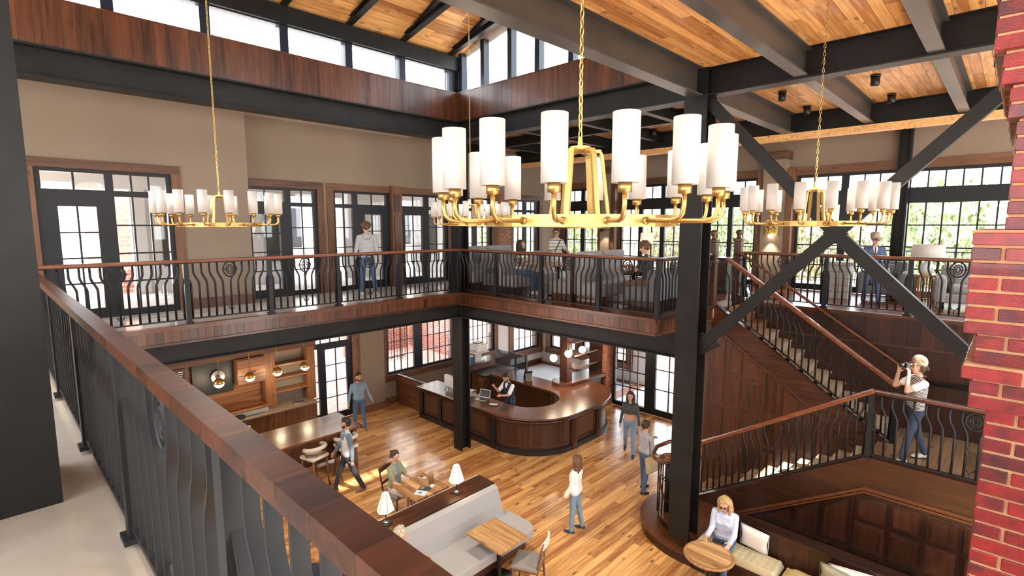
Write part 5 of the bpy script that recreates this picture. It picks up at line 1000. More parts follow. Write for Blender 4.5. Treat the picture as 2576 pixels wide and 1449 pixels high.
def cross_chair(loc, rz, label, wm, cross=True):
    """dining chair facing local +Y"""
    t = thing('dining_chair', label, 'chair', loc, rz)
    for s in (-1, 1):
        MB().tube([(s*0.19, 0.2, 0), (s*0.185, 0.19, 0.43)], [0.014, 0.019], 7).build('leg', wm, t); MB().tube([(s*0.185, -0.22, 0), (s*0.18, -0.19, 0.43), (s*0.19, -0.235, 0.70), (s*0.195, -0.29, 0.92)], [0.015, 0.02, 0.018, 0.014], 7).build('leg', wm, t); MB().tube([(s*0.185, 0.19, 0.22), (s*0.182, -0.2, 0.22)], 0.01, 6).build('stretcher', wm, t)
    MB().box((0, 0, 0.425), (0.40, 0.42, 0.04), None, 0.01).build('seat_frame', wm, t); MB().box((0, 0.01, 0.465), (0.43, 0.43, 0.06), None, 0.028).build('seat', 'upholstery', t)
    P = [(-0.2, -0.27, 0.86), (-0.1, -0.30, 0.87), (0, -0.31, 0.875), (0.1, -0.30, 0.87), (0.2, -0.27, 0.86)]; MB().tube(P, 0.02, flat=(0.10, 0.028, (0, 0, 1))).build('top_rail', wm if not cross else 'cream', t)
    if cross:
        for s in (-1, 1): MB().tube([(s*0.18, -0.20, 0.5), (0, -0.245, 0.66), (-s*0.17, -0.28, 0.82)], 0.011, 6).build('cross_bar', wm, t)
    else: MB().tube([(-0.18, -0.22, 0.62), (0, -0.25, 0.63), (0.18, -0.22, 0.62)], 0.02, flat=(0.05, 0.02, (0, 0, 1))).build('back_slat', wm, t)
    return t
cross_chair((5.50, 4.98, 0), 0.45, 'cross back dining chair with grey seat pulled out from the pedestal table', 'chair_wood'); cross_chair((5.30, 8.26, 0), PI+0.15, 'dark dining chair under the woman in the green shirt', 'chair_dark', False)
def table_lamp(loc, label):
    t = thing('table_lamp', label, 'lamp', loc, 0.3)
    MB().box((0, 0, 0.012), (0.15, 0.15, 0.024), None, 0.006).build('base', 'black', t); MB().lathe([(0, 0.024), (0.045, 0.024), (0.03, 0.04), (0, 0.042)], 14).build('boss', 'chrome', t); MB().cyl((0, 0, 0.03), (0, 0, 0.30), 0.010, n=8).build('stem', 'black', t)
    n = 6; r0, r1, z0, z1 = 0.155, 0.062, 0.22, 0.50; vs = []; fs = []
    for (r, z) in ((r0, z0), (r1, z1), (r1-0.004, z1), (r0-0.004, z0)):
        for k in range(n): a = 2*PI*k/n; vs.append((r*math.cos(a), r*0.85*math.sin(a), z))
    for q in range(4):
        for k in range(n): fs.append((q*n+k, q*n+(k+1) % n, ((q+1) % 4)*n+(k+1) % n, ((q+1) % 4)*n+k))
    MB().add(vs, fs).build('shade', 'shade_lamp', t)
    for k in range(n): a = 2*PI*k/n; MB().tube([(r0*math.cos(a)*1.005, r0*0.85*math.sin(a)*1.005, z0), (r1*math.cos(a)*1.01, r1*0.85*math.sin(a)*1.01, z1)], 0.003, 4).build('shade_rib', 'black', t)
    for r, z in ((r0, z0), (r1, z1)): MB().tube([(r*math.cos(2*PI*k/n), r*0.85*math.sin(2*PI*k/n), z) for k in range(n)], 0.0035, 4, closed=True).build('shade_rim', 'black', t)
    MB().lathe([(0, -0.03), (0.02, -0.015), (0.02, 0.015), (0, 0.03)], 10, (0, 0, 0.34)).build('bulb', 'bulb', t)
    l = bpy.data.lights.new('lamp_glow', 'POINT'); l.energy = 3.5; l.color = (1, 0.76, 0.45); l.shadow_soft_size = 0.04; lo = bpy.data.objects.new('lamp_glow', l); COL.objects.link(lo); lo.location = (loc[0], loc[1], loc[2]+0.40)
plain('shade_lamp', (0.85, 0.76, 0.60), 0.8, emit=(1, 0.82, 0.55), es=0.32); MAT['shade_lamp'].cycles.emission_sampling = 'NONE'
table_lamp((5.43, 6.60, 1.0), 'lit hexagonal table lamp on the wood ledge nearer the magazine table'); table_lamp((4.06, 6.66, 1.0), 'lit hexagonal table lamp on the ledge behind the grey haired person')
# things on the tea table
t = thing('tea_pitcher', 'tall glass pitcher of amber tea on the plank table', 'pitcher', (5.60, 7.55, 0.75)); MB().lathe([(0.0, 0.004), (0.045, 0.004), (0.045, 0.16), (0, 0.16)], 18).build('tea', 'tea', t); MB().lathe([(0.049, 0.0), (0.049, 0.22), (0.046, 0.22), (0.046, 0.003)], 18).build('glass_wall', 'glass', t); MB().tube([(0.05, 0, 0.2), (0.1, 0, 0.19), (0.1, 0, 0.1), (0.05, 0, 0.08)], 0.007, 6).build('handle', 'white_gloss', t)
t = thing('coffee_cup', 'small white cup beside the tea pitcher', 'cup', (5.52, 7.42, 0.75)); MB().lathe([(0.0, 0.0), (0.025, 0.0), (0.036, 0.055), (0.033, 0.055), (0.022, 0.006), (0, 0.006)], 16).build('bowl', 'white_gloss', t); MB().tube([(0.034, 0, 0.045), (0.055, 0, 0.04), (0.05, 0, 0.015), (0.028, 0, 0.012)], 0.005, 5).build('handle', 'white_gloss', t)
t = thing('mobile_phone', 'black and white handset lying on the plank table', 'phone', (5.62, 7.86, 0.75), 0.6); MB().box((0, 0, 0.01), (0.05, 0.16, 0.02), None, 0.008).build('body', 'white', t); MB().box((0, 0.02, 0.0205), (0.036, 0.07, 0.003)).build('screen', 'screen', t)
t = thing('magazine', 'open magazine with blue picture on the plank table', 'magazine', (5.33, 7.45, 0.75), 0.5); MB().box((-0.08, 0, 0.004), (0.155, 0.22, 0.008)).build('page', 'white', t); MB().box((0.08, 0, 0.004), (0.155, 0.22, 0.008)).build('page', 'tee_dark', t); MB().box((-0.08, 0.02, 0.0085), (0.07, 0.09, 0.001)).build('picture', 'picture_blue', t); MB().box((0.09, 0.05, 0.0085), (0.09, 0.07, 0.001)).build('picture', 'leaf_hazy', t)
# ------------------------------------------------------------------ bench cushions and oval table
def tufted(name, label, x0, x1, y0, y1, z0, h, nx, ny, mat):
    t = thing(name, label, 'cushion', ((x0+x1)/2, (y0+y1)/2, z0)); NX, NY = nx*6, ny*6; vs = []; fs = []
    for i in range(NX+1):
        for j in range(NY+1):
            u, v = i/NX, j/NY; e = min(u, 1-u)*NX/3.0; g = min(v, 1-v)*NY/3.0; k = min(1, e)*min(1, g); k = 1-(1-k)**2
            du = abs((u*nx+0.5) % 1-0.5); dv = abs((v*ny+0.5) % 1-0.5); edge = (0.02 < u < 0.98) and (0.02 < v < 0.98)
            dim = 0.028*math.exp(-(du*du+dv*dv)/0.02) if edge else 0; seam = 0.006*(math.exp(-(du/0.08)**2)+math.exp(-(dv/0.08)**2)) if edge else 0
            vs.append((x0+(x1-x0)*u, y0+(y1-y0)*v, z0+0.03+(h-0.03)*k-dim-seam))
    for i in range(NX):
        for j in range(NY): fs.append((i*(NY+1)+j, (i+1)*(NY+1)+j, (i+1)*(NY+1)+j+1, i*(NY+1)+j+1))
    MB().add(vs, fs, True).build('top_cover', mat, t, True); MB().b2((x0, y0, z0), (x1, y1, z0+0.04), 0.012).build('border', mat, t, True)
    b = MB()
    for i in range(1, nx):
        for j in range(1, ny): b.lathe([(0, 0.008), (0.010, 0.004), (0.012, 0)], 6, (x0+(x1-x0)*i/nx, y0+(y1-y0)*j/ny, z0+h-0.034))
    if b.v: b.build('buttons', mat, t, True)['kind'] = 'stuff'
tufted('bench_cushion', 'long olive buttoned bench cushion under the blonde woman', 7.73, 8.17, 2.12, 3.36, 0.40, 0.12, 5, 13, 'cushion')
tufted('bench_cushion', 'short patterned bench cushion between buttoned cushion and sage pillow', 7.73, 8.17, 1.50, 2.08, 0.40, 0.12, 2, 2, 'cushion_leaf')
tufted('bench_cushion', 'buttoned bench cushion under the white pillow at the frame edge', 7.73, 8.17, 0.2, 1.46, 0.40, 0.12, 5, 13, 'cushion')
def pillow(label, loc, size, rot, mat):
    n = 12; vs = []; fs = []; w, hgt, d = size
    for sgn in (1, -1):
        for i in range(n+1):
            for j in range(n+1):
                u, v = 2*i/n-1, 2*j/n-1; bul = (1-u**4)*(1-v**4); pin = 1-0.10*(1-abs(u))*abs(v)**3-0.0; pin2 = 1-0.10*(1-abs(v))*abs(u)**3
                vs.append((u*w/2*pin2, sgn*d/2*bul**0.6, v*hgt/2*pin))
    N = (n+1)*(n+1)
    for q in range(2):
        for i in range(n):
            for j in range(n): a = q*N+i*(n+1)+j; fs.append((a, a+n+1, a+n+2, a+1) if q else (a, a+1, a+n+2, a+n+1))
    t = thing('pillow', label, 'pillow', loc); t.rotation_euler = rot; o = MB().add(vs, fs, True).build('cover', mat, t); m = o.modifiers.new('weld', 'WELD'); m.merge_threshold = 0.001
    P = [(u*w/2, 0, v*hgt/2) for u, v in ((-1, -1), (1, -1), (1, 1), (-1, 1))]; MB().tube(P, 0.006, 5, closed=True).build('piping', mat, t)
pillow('white square pillow right behind the blonde woman', (8.07, 2.52, 0.73), (0.42, 4.5, 0), (-0.35, 0.12, PI/2), 'pillow_white') if False else None
pillow('white square pillow leaning beside the blonde woman', (8.09, 2.55, 0.72), (0.42, 0.42, 0.13), (0.28, 0.10, -PI/2), 'pillow_white')
pillow('white pillow leaning on the bench back near the frame edge', (8.08, 1.22, 0.70), (0.55, 0.40, 0.13), (0.35, -0.12, -PI/2), 'pillow_white')
pillow('sage green pillow leaning on the white one', (7.96, 1.40, 0.70), (0.42, 0.40, 0.13), (0.40, 0.10, -PI/2), 'pillow_sage')
t = thing('round_table', 'round plank topped table in front of the blonde woman', 'table', (7.22, 2.90, 0))
R = 0.35
for i in range(5):
    a, b = -R+0.14*i+0.001, -R+0.14*(i+1)-0.001; rr = R-0.03; a2, b2 = max(a, -rr), min(b, rr)
    P = [(x, math.sqrt(max(0, rr*rr-x*x))) for x in np.linspace(a2, b2, 8)]; P = P+[(x, -y) for x, y in reversed(P)]
    P2 = [P[0]]
    for p in P[1:]:
        if (Vector(p)-Vector(P2[-1])).length > 1e-4: P2.append(p)
    MB().prism(P2, 0.69, 0.722).build('top_board', 'butcher_y', t)
MB().lathe([(R-0.032, 0.69), (R, 0.685), (R+0.012, 0.70), (R+0.012, 0.715), (R, 0.727), (R-0.03, 0.726), (R-0.032, 0.69)], 44).build('rim', 'butcher_x', t)
MB().lathe([(0, 0), (0.22, 0), (0.22, 0.012), (0.05, 0.025), (0.035, 0.06), (0.035, 0.67), (0.10, 0.68), (0.10, 0.69), (0, 0.69)], 24).build('pedestal', 'black', t)
# ------------------------------------------------------------------ brick chimney at the right
chm = thing('brick_chimney', 'glossy red brick chimney with corbelled courses in the right foreground', 'chimney', (3.9, -0.4, 0))
def chimney_tier(x, ytop, z0, z1, seed, bl=0.215, bh=0.0615, m=0.0135):
    """courses facing the camera side (-X) with their near corner at Y=ytop"""
    rnd = random.Random(seed); n = max(1, round((z1-z0)/(bh+m))); ph = (z1-z0)/n; d = 0.02
    piece('mortar', 'mortar', chm, (x+0.010, ytop-1.25, z0), (x+1.2, ytop-0.008, z1))
    for j in range(n):
        za = z0+j*ph; zb = za+ph-m; u = ytop; first = True
        while u > ytop-1.2:
            w = bl if not (first and j % 2) else bl*0.5; first = False
            piece('brick', 'brick_red', chm, (x+rnd.uniform(-0.003, 0.003), u-w, za), (x+0.1, u, zb), 0.05); u -= w+m
        v = x+0.1+m
        while v < x+1.0:
            piece('brick', 'brick_red', chm, (v, ytop-0.1, za), (v+bl, ytop+rnd.uniform(-0.002, 0.002), zb), 0.05); v += bl+m
chimney_tier(3.45, 0.038, 3.2, 4.70, 1)
chimney_tier(3.38, 0.105, 4.70, 4.85, 2); chimney_tier(3.35, 0.140, 4.85, 4.925, 3); chimney_tier(3.40, 0.105, 4.925, 5.075, 4); chimney_tier(3.36, 0.150, 5.075, 5.58, 5)
chimney_tier(3.46, 0.042, 5.58, 6.10, 6); chimney_tier(3.42, 0.075, 6.10, 6.25, 7); chimney_tier(3.38, 0.11, 6.25, 6.40, 8); chimney_tier(3.34, 0.145, 6.40, 6.7, 9); chimney_tier(3.30, 0.165, 6.7, 7.2, 10)
piece('core', 'mortar', chm, (3.5, -1.2, 0.0), (4.5, 0.0, 7.5))
# ------------------------------------------------------------------ upstairs booths and tables
def booth(label, x0, x1, yb, d, h=1.08, mat='sofa', seat=0.62):
    """booth bench along X with its back at yb; d=-1 faces -Y, d=+1 faces +Y"""
    t = thing('dining_booth', label, 'booth', ((x0+x1)/2, yb, 4.0), 0, 'grey upholstered booths on the gallery'); z = 4.0
    piece('base', 'dark_x', t, (x0+0.05, yb+d*0.04, z), (x1-0.05, yb+d*(seat-0.06), z+0.2))
    n = 2
    for i in range(n):
        a = x0+(x1-x0)*i/n+0.006; b = x0+(x1-x0)*(i+1)/n-0.006
        MB().b2((a, min(yb+d*0.16, yb+d*seat), z+0.2), (b, max(yb+d*0.16, yb+d*seat), z+0.47), 0.05).build('seat_cushion', mat, t, True)
        MB().b2((a, min(yb, yb+d*0.17), z+0.2), (b, max(yb, yb+d*0.17), z+h), 0.06).build('back_cushion', mat, t, True)
    return t
booth('grey booth in the gallery corner with a long high back', 8.35, 10.2, 10.05, -1)
booth('grey booth seat holding the dark haired woman', 8.35, 9.9, 8.62, -1, 0.98)
booth('grey booth back to back behind the table, facing the dark haired woman', 8.30, 9.95, 6.36, 1, 1.0)
booth('grey booth facing the curly haired diner', 8.30, 9.95, 6.33, -1, 1.08)
booth('rounded grey booth seat holding the curly haired diner', 8.45, 9.9, 4.62, 1, 0.80, 'sofa_dark')
o = tag(piece('booth_divider', 'dark_z', None, (8.25, 6.325, 4.0), (8.75, 6.365, 4.98)), 'brown panel between the back to back booths', 'panel')
t = thing('low_armchair', 'small dark grey armchair beside the corner booth', 'armchair', (8.95, 9.12, 4.0)); MB().b2((-0.3, -0.3, 0.14), (0.3, 0.3, 0.42), 0.05).build('seat', 'sofa_dark', t); MB().b2((0.2, -0.32, 0.14), (0.34, 0.32, 0.72), 0.05).build('backrest', 'sofa_dark', t)
for s in (-1, 1): MB().b2((-0.3, s*0.26-0.06, 0.14), (0.3, s*0.26+0.06, 0.55), 0.04).build('armrest', 'sofa_dark', t)
for x, y in ((-0.25, -0.25), (-0.25, 0.25), (0.25, -0.25), (0.25, 0.25)): MB().cyl((x, y, 0), (x, y, 0.15), 0.02, n=8).build('leg', 'black', t)
def gallery_table(label, x0, x1, y0, y1):
    t = thing('booth_table', label, 'table', ((x0+x1)/2, (y0+y1)/2, 4.0), 0, 'wood tables between the booths'); board_top(t, 'butcher_x', x0, x1, y0, y1, 4.70, 4.74, 4, 'X'); c = ((x0+x1)/2, (y0+y1)/2, 4.0)
    MB().lathe([(0, 0), (0.22, 0), (0.22, 0.012), (0.04, 0.03), (0.035, 0.67), (0.12, 0.69), (0.12, 0.70), (0, 0.70)], 20, c).build('pedestal', 'black', t, True)
gallery_table('light wood table between the dark haired woman and the middle booth', 8.6, 9.8, 7.15, 7.75); gallery_table('light wood table in front of the curly haired diner', 8.7, 9.8, 5.34, 5.69); gallery_table('light wood table beside the corner booth', 9.3, 10.1, 8.95, 9.38)
# lamps and seats by the tall windows
def arm_chair(label, loc, rz, mat, w=1.0):
    t = thing('armchair', label, 'armchair', loc, rz)
    MB().b2((-w/2, -0.4, 0.12), (w/2, 0.4, 0.30), 0.04).build('base', mat, t); MB().b2((-w/2+0.14, -0.38, 0.30), (w/2-0.14, 0.28, 0.46), 0.06).build('seat_cushion', mat, t); MB().b2((-w/2, 0.25, 0.12), (w/2, 0.45, 0.82), 0.07).build('backrest', mat, t); MB().b2((-w/2+0.2, 0.1, 0.44), (w/2-0.2, 0.26, 0.76), 0.07).build('back_cushion', mat, t)
    for s in (-1, 1): MB().b2((s*w/2-0.09, -0.42, 0.12), (s*w/2+0.09, 0.42, 0.62), 0.06).build('armrest', mat, t)
    for x in (-w/2+0.06, w/2-0.06):
        for y in (-0.34, 0.36): MB().cyl((x, y, 0), (x, y, 0.13), 0.02, n=8).build('leg', 'black', t)
arm_chair('pale grey armchair by the wide tall window', (13.35, 0.38, 4.0), -PI/2+0.1, 'sofa', 1.25); arm_chair('dark grey armchair behind the suited man', (13.8, 1.98, 4.0), -PI/2, 'sofa_dark', 0.7)
t = thing('side_table', 'small round slatted wood side table beside the pale armchair', 'table', (13.75, 1.28, 4.0)); MB().lathe([(0, 0.55), (0.3, 0.55), (0.3, 0.59), (0, 0.59)], 26).build('top', 'butcher_x', t)
for k in range(16): a = 2*PI*k/16; MB().box((0.24*math.cos(a), 0.24*math.sin(a), 0.275), (0.02, 0.03, 0.55), Matrix.Rotation(a, 3, 'Z')).build('slat', 'butcher_x', t)
t = thing('table_lamp', 'broad white drum shade lamp on the slatted side table', 'lamp', (13.75, 1.28, 4.59)); MB().lathe([(0, 0), (0.09, 0), (0.12, 0.06), (0.13, 0.16), (0.05, 0.26), (0.02, 0.30), (0, 0.30)], 20).build('base', 'white_gloss', t); MB().lathe([(0.30, 0.30), (0.27, 0.62), (0.265, 0.62), (0.295, 0.30)], 26).build('shade', 'shade', t); MB().cyl((0, 0, 0.29), (0, 0, 0.55), 0.008, n=6).build('stem', 'brass', t)
t = thing('floor_lamp', 'floor lamp with a cream shade behind the curly haired diner', 'lamp', (11.9, 6.75, 4.0)); MB().lathe([(0, 0), (0.15, 0), (0.15, 0.02), (0.015, 0.03), (0.012, 1.2), (0, 1.2)], 18).build('stand', 'brass_dark', t); MB().lathe([(0.17, 1.14), (0.15, 1.42), (0.146, 1.42), (0.166, 1.14)], 22).build('shade', 'shade_lamp', t)
t = thing('stone_pedestal', 'rough grey stone pier with a flat cap beside the suited man', 'pedestal', (13.3, 2.72, 4.0))
for i in range(5):
    for j in range(2): piece('stone', 'concrete', t, (13.1+random.uniform(-.01, .01), 2.52+0.2*j+0.004, 4.0+i*0.15), (13.5+random.uniform(-.01, .01), 2.52+0.2*(j+1)-0.004, 4.145+i*0.15), 0.04)
piece('cap', 'concrete', t, (13.05, 2.46, 4.75), (13.55, 2.98, 4.81), 0.02)
t = thing('wood_lectern', 'grey carved pedestal cabinet beside the stair newels', 'cabinet', (12.4, 5.0, 4.0)); MB().b2((-0.2, -0.22, 0.0), (0.2, 0.22, 0.08)).build('plinth', 'deep_x', t); MB().b2((-0.17, -0.19, 0.08), (0.17, 0.19, 0.80)).build('body', 'steel_grey', t); MB().b2((-0.21, -0.23, 0.80), (0.21, 0.23, 0.85), 0.01).build('top', 'deep_x', t); MB().b2((-0.178, -0.13, 0.16), (-0.168, 0.13, 0.72)).build('door', 'deep_z', t)
# ------------------------------------------------------------------ things on and behind the desk
def laptop(label, loc, rz, lid='silver', open_=1.9):
    t = thing('laptop', label, 'laptop', loc, rz); MB().box((0, 0, 0.009), (0.33, 0.23, 0.018), None, 0.006).build('keyboard_base', lid, t)
    R_ = Matrix.Rotation(-(open_-PI/2), 3, 'X'); o = MB().box(Vector((0, 0.115, 0.018))+R_ @ Vector((0, 0, 0.11)), (0.33, 0.010, 0.22), R_, 0.004).build('lid', lid, t)
    MB().box(Vector((0, 0.115, 0.018))+R_ @ Vector((0, -0.0062, 0.11)), (0.30, 0.003, 0.19), R_).build('screen', 'screen', t); MB().box(Vector((0, 0.115, 0.018))+R_ @ Vector((-0.09, 0.0062, 0.12)), (0.04, 0.002, 0.05), R_).build('sticker', 'white', t)
laptop('open laptop with a white sticker at the curve of the desk', (9.05, 9.05, ZD), PI/2+2.3, 'steel_grey'); laptop('open laptop in front of the clerk', (9.12, 9.95, ZD), -PI/2+0.3, 'silver')
t = thing('computer_monitor', 'white all in one computer on black feet beside the steel column', 'monitor', (9.0, 11.1, ZD), -PI/2); MB().box((0, 0, 0.27), (0.55, 0.12, 0.36), None, 0.05).build('case', 'white_gloss', t); MB().box((0, 0.062, 0.27), (0.5, 0.004, 0.31)).build('screen', 'screen', t)
for s in (-1, 1): MB().tube([(s*0.18, 0.0, 0.12), (s*0.22, -0.08, 0.0)], 0.01, 6).build('foot', 'black', t); MB().tube([(s*0.18, 0.0, 0.12), (s*0.22, 0.08, 0.0)], 0.01, 6).build('foot', 'black', t)
t = thing('paper_tray', 'stack of grey paper trays beside the clerk laptop', 'tray', (9.05, 10.42, ZD), 0.2)
for i in range(3): MB().box((0.02*i, 0, 0.03+0.06*i), (0.24, 0.3, 0.02), Matrix.Rotation(0.12, 3, 'Y')).build('tray', 'silver', t); MB().box((0.02*i, 0, 0.045+0.06*i), (0.21, 0.27, 0.008), Matrix.Rotation(0.12, 3, 'Y')).build('paper', 'white', t)
for s in (-1, 1): MB().tube([(-0.1, s*0.14, 0), (0.1, s*0.14, 0.19)], 0.006, 5).build('stand', 'black', t)
t = thing('card_reader', 'black and white clipboard pad on the curve of the desk', 'clipboard', (9.02, 9.42, ZD), 0.5); MB().box((0, 0, 0.008), (0.2, 0.26, 0.016), None, 0.004).build('board', 'black_plastic', t); MB().box((0.02, 0, 0.0175), (0.12, 0.22, 0.003)).build('paper', 'white', t)
t = thing('tablet_stand', 'black tablet on a stand with leaflet on the back counter', 'tablet', (11.3, 10.3, ZD), 2.6); R_ = Matrix.Rotation(-0.35, 3, 'X'); MB().box(R_ @ Vector((0, 0, 0.16)), (0.26, 0.014, 0.30), R_, 0.004).build('screen', 'black_plastic', t); MB().box((0, 0.14, 0.11), (0.2, 0.01, 0.25), Matrix.Rotation(0.45, 3, 'X')).build('strut', 'black', t); MB().box((0.0, -0.12, 0.002), (0.2, 0.14, 0.004)).build('leaflet', 'white', t)
# back office unit
bo_ = thing('office_desk', 'brown wood office desk behind the reception counter', 'desk', (11.4, 12.3, 0)); piece('top', 'black', bo_, (10.9, 11.75, 0.80), (12.4, 12.5, 0.84)); piece('body', 'kit_z', bo_, (10.95, 11.8, 0.0), (12.35, 12.45, 0.80)); piece('raised_top', 'desk_x', bo_, (10.9, 12.5, 1.0), (12.9, 13.1, 1.04)); piece('raised_body', 'kit_z', bo_, (10.95, 12.52, 0.0), (12.85, 13.05, 1.0))
for i in range(2): piece('drawer', 'kit_x', bo_, (10.93, 11.86+i*0.3, 0.45), (10.95, 12.12+i*0.3, 0.74))
t = thing('glass_screen', 'clear glass desk screen on black posts', 'screen', (12.1, 11.65, 0.84)); piece('pane', 'glass_dark', t, (11.95, 10.95, ZD), (11.965, 12.4, ZD+0.5)); piece('post', 'black', t, (11.93, 10.92, 0.0), (11.985, 10.97, ZD+0.56)); piece('post', 'black', t, (11.93, 11.4, 0.0), (11.985, 11.44, ZD+0.4))
t = thing('office_printer', 'white printer on top of the office shelf', 'printer', (11.55, 12.8, 1.38)); MB().box((0, 0, 0.12), (0.5, 0.42, 0.24), None, 0.02).build('body', 'white', t); MB().box((0, 0, 0.26), (0.44, 0.36, 0.03), None, 0.01).build('lid', 'white_gloss', t); MB().box((-0.26, 0, 0.06), (0.1, 0.3, 0.02)).build('paper_tray', 'silver', t)
t = thing('printer_stand', 'white open stand holding the printer over the books', 'stand', (11.55, 12.8, 1.04)); MB().b2((-0.3, -0.24, 0.30), (0.3, 0.24, 0.34)).build('top', 'white', t); MB().b2((-0.1, -0.06, 0.0), (0.1, 0.06, 0.30)).build('column', 'white', t); MB().b2((-0.18, -0.16, 0.0), (0.18, 0.16, 0.03)).build('foot', 'white', t)
BK = ['denim', 'tie_red', 'white', 'black', 'shirt_green', 'cream', 'tee_blue', 'black', 'white']
BL = ['navy binder at the end of the book row', 'dark red book in the office row', 'first white binder in the office row', 'thin black binder in the office row', 'olive book in the office row', 'cream binder in the office row', 'blue book in the office row', 'tall black binder in the office row', 'white binder nearest the printer stand']
yb = 12.54
for i, (m, lab) in enumerate(zip(BK, BL)):
    w = random.uniform(0.03, 0.05); h = random.uniform(0.24, 0.3); t = thing('book', lab, 'book', (11.08, yb+w/2, 1.04), 0, 'books on the office desk'); MB().box((0, 0, h/2), (0.2, w-0.003, h)).build('cover', m, t); MB().box((-0.012, 0, h/2), (0.19, w-0.012, h+0.002)).build('pages', 'cream', t); yb += w
for i in range(3): t = thing('magazine', ['teal magazine lying on the printer', 'red magazine on the pile over the printer', 'white catalogue on top of the printer'][i], 'magazine', (11.55, 12.8, 1.655+0.016*i), 0.2*i); MB().box((0, 0, 0.007), (0.3, 0.22, 0.014)).build('cover', ['leaf_green', 'tie_red', 'white'][i], t)
# rug and blue stool glimpsed through the near railing
t = tag(MB().b2((3.0, 3.9, 0.002), (4.6, 5.3, 0.016), 0.005).build('shag_rug', 'pillow_white'), 'cream rug on the lobby floor seen through the near railing', 'rug')
t = thing('round_stool', 'dark blue round upholstered stool glimpsed through the near railing', 'stool', (3.0, 7.1, 0)); MB().lathe([(0, 0.34), (0.26, 0.34), (0.30, 0.38), (0.30, 0.44), (0.25, 0.49), (0, 0.50)], 24).build('seat', 'vest_navy', t)
for k in range(4): a = PI/4+k*PI/2; MB().tube([(0.22*math.cos(a), 0.22*math.sin(a), 0.35), (0.27*math.cos(a), 0.27*math.sin(a), 0)], 0.014, 6).build('leg', 'brass', t)
# ------------------------------------------------------------------ people
def cone_mesh(bm, a, b, ra, rb, n=12):
    """round cone (capsule with two radii) as a closed shell"""
    a = Vector(a); b = Vector(b); d = b-a; L = d.length; t = d.normalized() if L > 1e-6 else Vector((0, 0, 1)); u = t.orthogonal().normalized(); w = t.cross(u); rings = []
    for k in range(1, 5): q = -PI/2+PI/2*k/4; rings.append((a+t*ra*math.sin(q), ra*math.cos(q)))
    for k in range(0, 4): q = PI/2*k/4; rings.append((b+t*rb*math.sin(q), rb*math.cos(q)))
    v0 = bm.verts.new(a-t*ra); v1 = bm.verts.new(b+t*rb); R = [[bm.verts.new(c+(u*math.cos(2*PI*i/n)+w*math.sin(2*PI*i/n))*r) for i in range(n)] for c, r in rings]
    for i in range(n):
        j = (i+1) % n; bm.faces.new((v0, R[0][j], R[0][i]))
        for q in range(len(R)-1): bm.faces.new((R[q][i], R[q][j], R[q+1][j], R[q+1][i]))
        bm.faces.new((R[-1][i], R[-1][j], v1))
def blob(name, prims, voxel, parent, smooth=3, disp=0.0, dscale=0.05):
    """union of round cones, voxel-remeshed into one skin; each face takes the material of its nearest cone"""
    bm = bmesh.new()
    for p in prims: cone_mesh(bm, p[0], p[1], p[2], p[3])
    me = bpy.data.meshes.new(name+'_src'); bm.to_mesh(me); bm.free(); o = bpy.data.objects.new(name+'_src', me); COL.objects.link(o)
    m = o.modifiers.new('r', 'REMESH'); m.mode = 'VOXEL'; m.voxel_size = voxel; m.use_smooth_shade = True
    s = o.modifiers.new('s', 'SMOOTH'); s.factor = 0.5; s.iterations = smooth
    if disp:
        tx = bpy.data.textures.new(name, 'CLOUDS'); tx.noise_scale = dscale; tx.noise_depth = 2; dm = o.modifiers.new('d', 'DISPLACE'); dm.texture = tx; dm.strength = disp; dm.mid_level = 0.5
    dg = bpy.context.evaluated_depsgraph_get(); ev = o.evaluated_get(dg); nm = bpy.data.meshes.new_from_object(ev, depsgraph=dg); bpy.data.objects.remove(o); bpy.data.meshes.remove(me)
    nm.name = name; nm.materials.clear(); mats = []
    for p in prims:
        if p[4] not in mats: mats.append(p[4])
    for q in mats: nm.materials.append(MAT[q])
    nf = len(nm.polygons)
    if len(mats) > 1 and nf:
        c = np.empty(nf*3, np.float32); nm.polygons.foreach_get('center', c); c = c.reshape(-1, 3); best = np.full(nf, 1e9, np.float32); idx = np.zeros(nf, np.int32)
        for p in prims:
            a = np.array(p[0], np.float32); d = np.array(p[1], np.float32)-a; l2 = max(float(d @ d), 1e-9); tt = np.clip(((c-a) @ d)/l2, 0, 1)
            dist = np.linalg.norm(c-a-tt[:, None]*d, axis=1)-(p[2]+(p[3]-p[2])*tt); k = dist < best; best[k] = dist[k]; idx[k] = mats.index(p[4])
        nm.polygons.foreach_set('material_index', idx)
    nm.polygons.foreach_set('use_smooth', np.ones(nf, bool)); nm.update()
    return link(name, nm, parent)
def R3(ax_, deg): return Matrix.Rotation(math.radians(deg), 3, ax_)
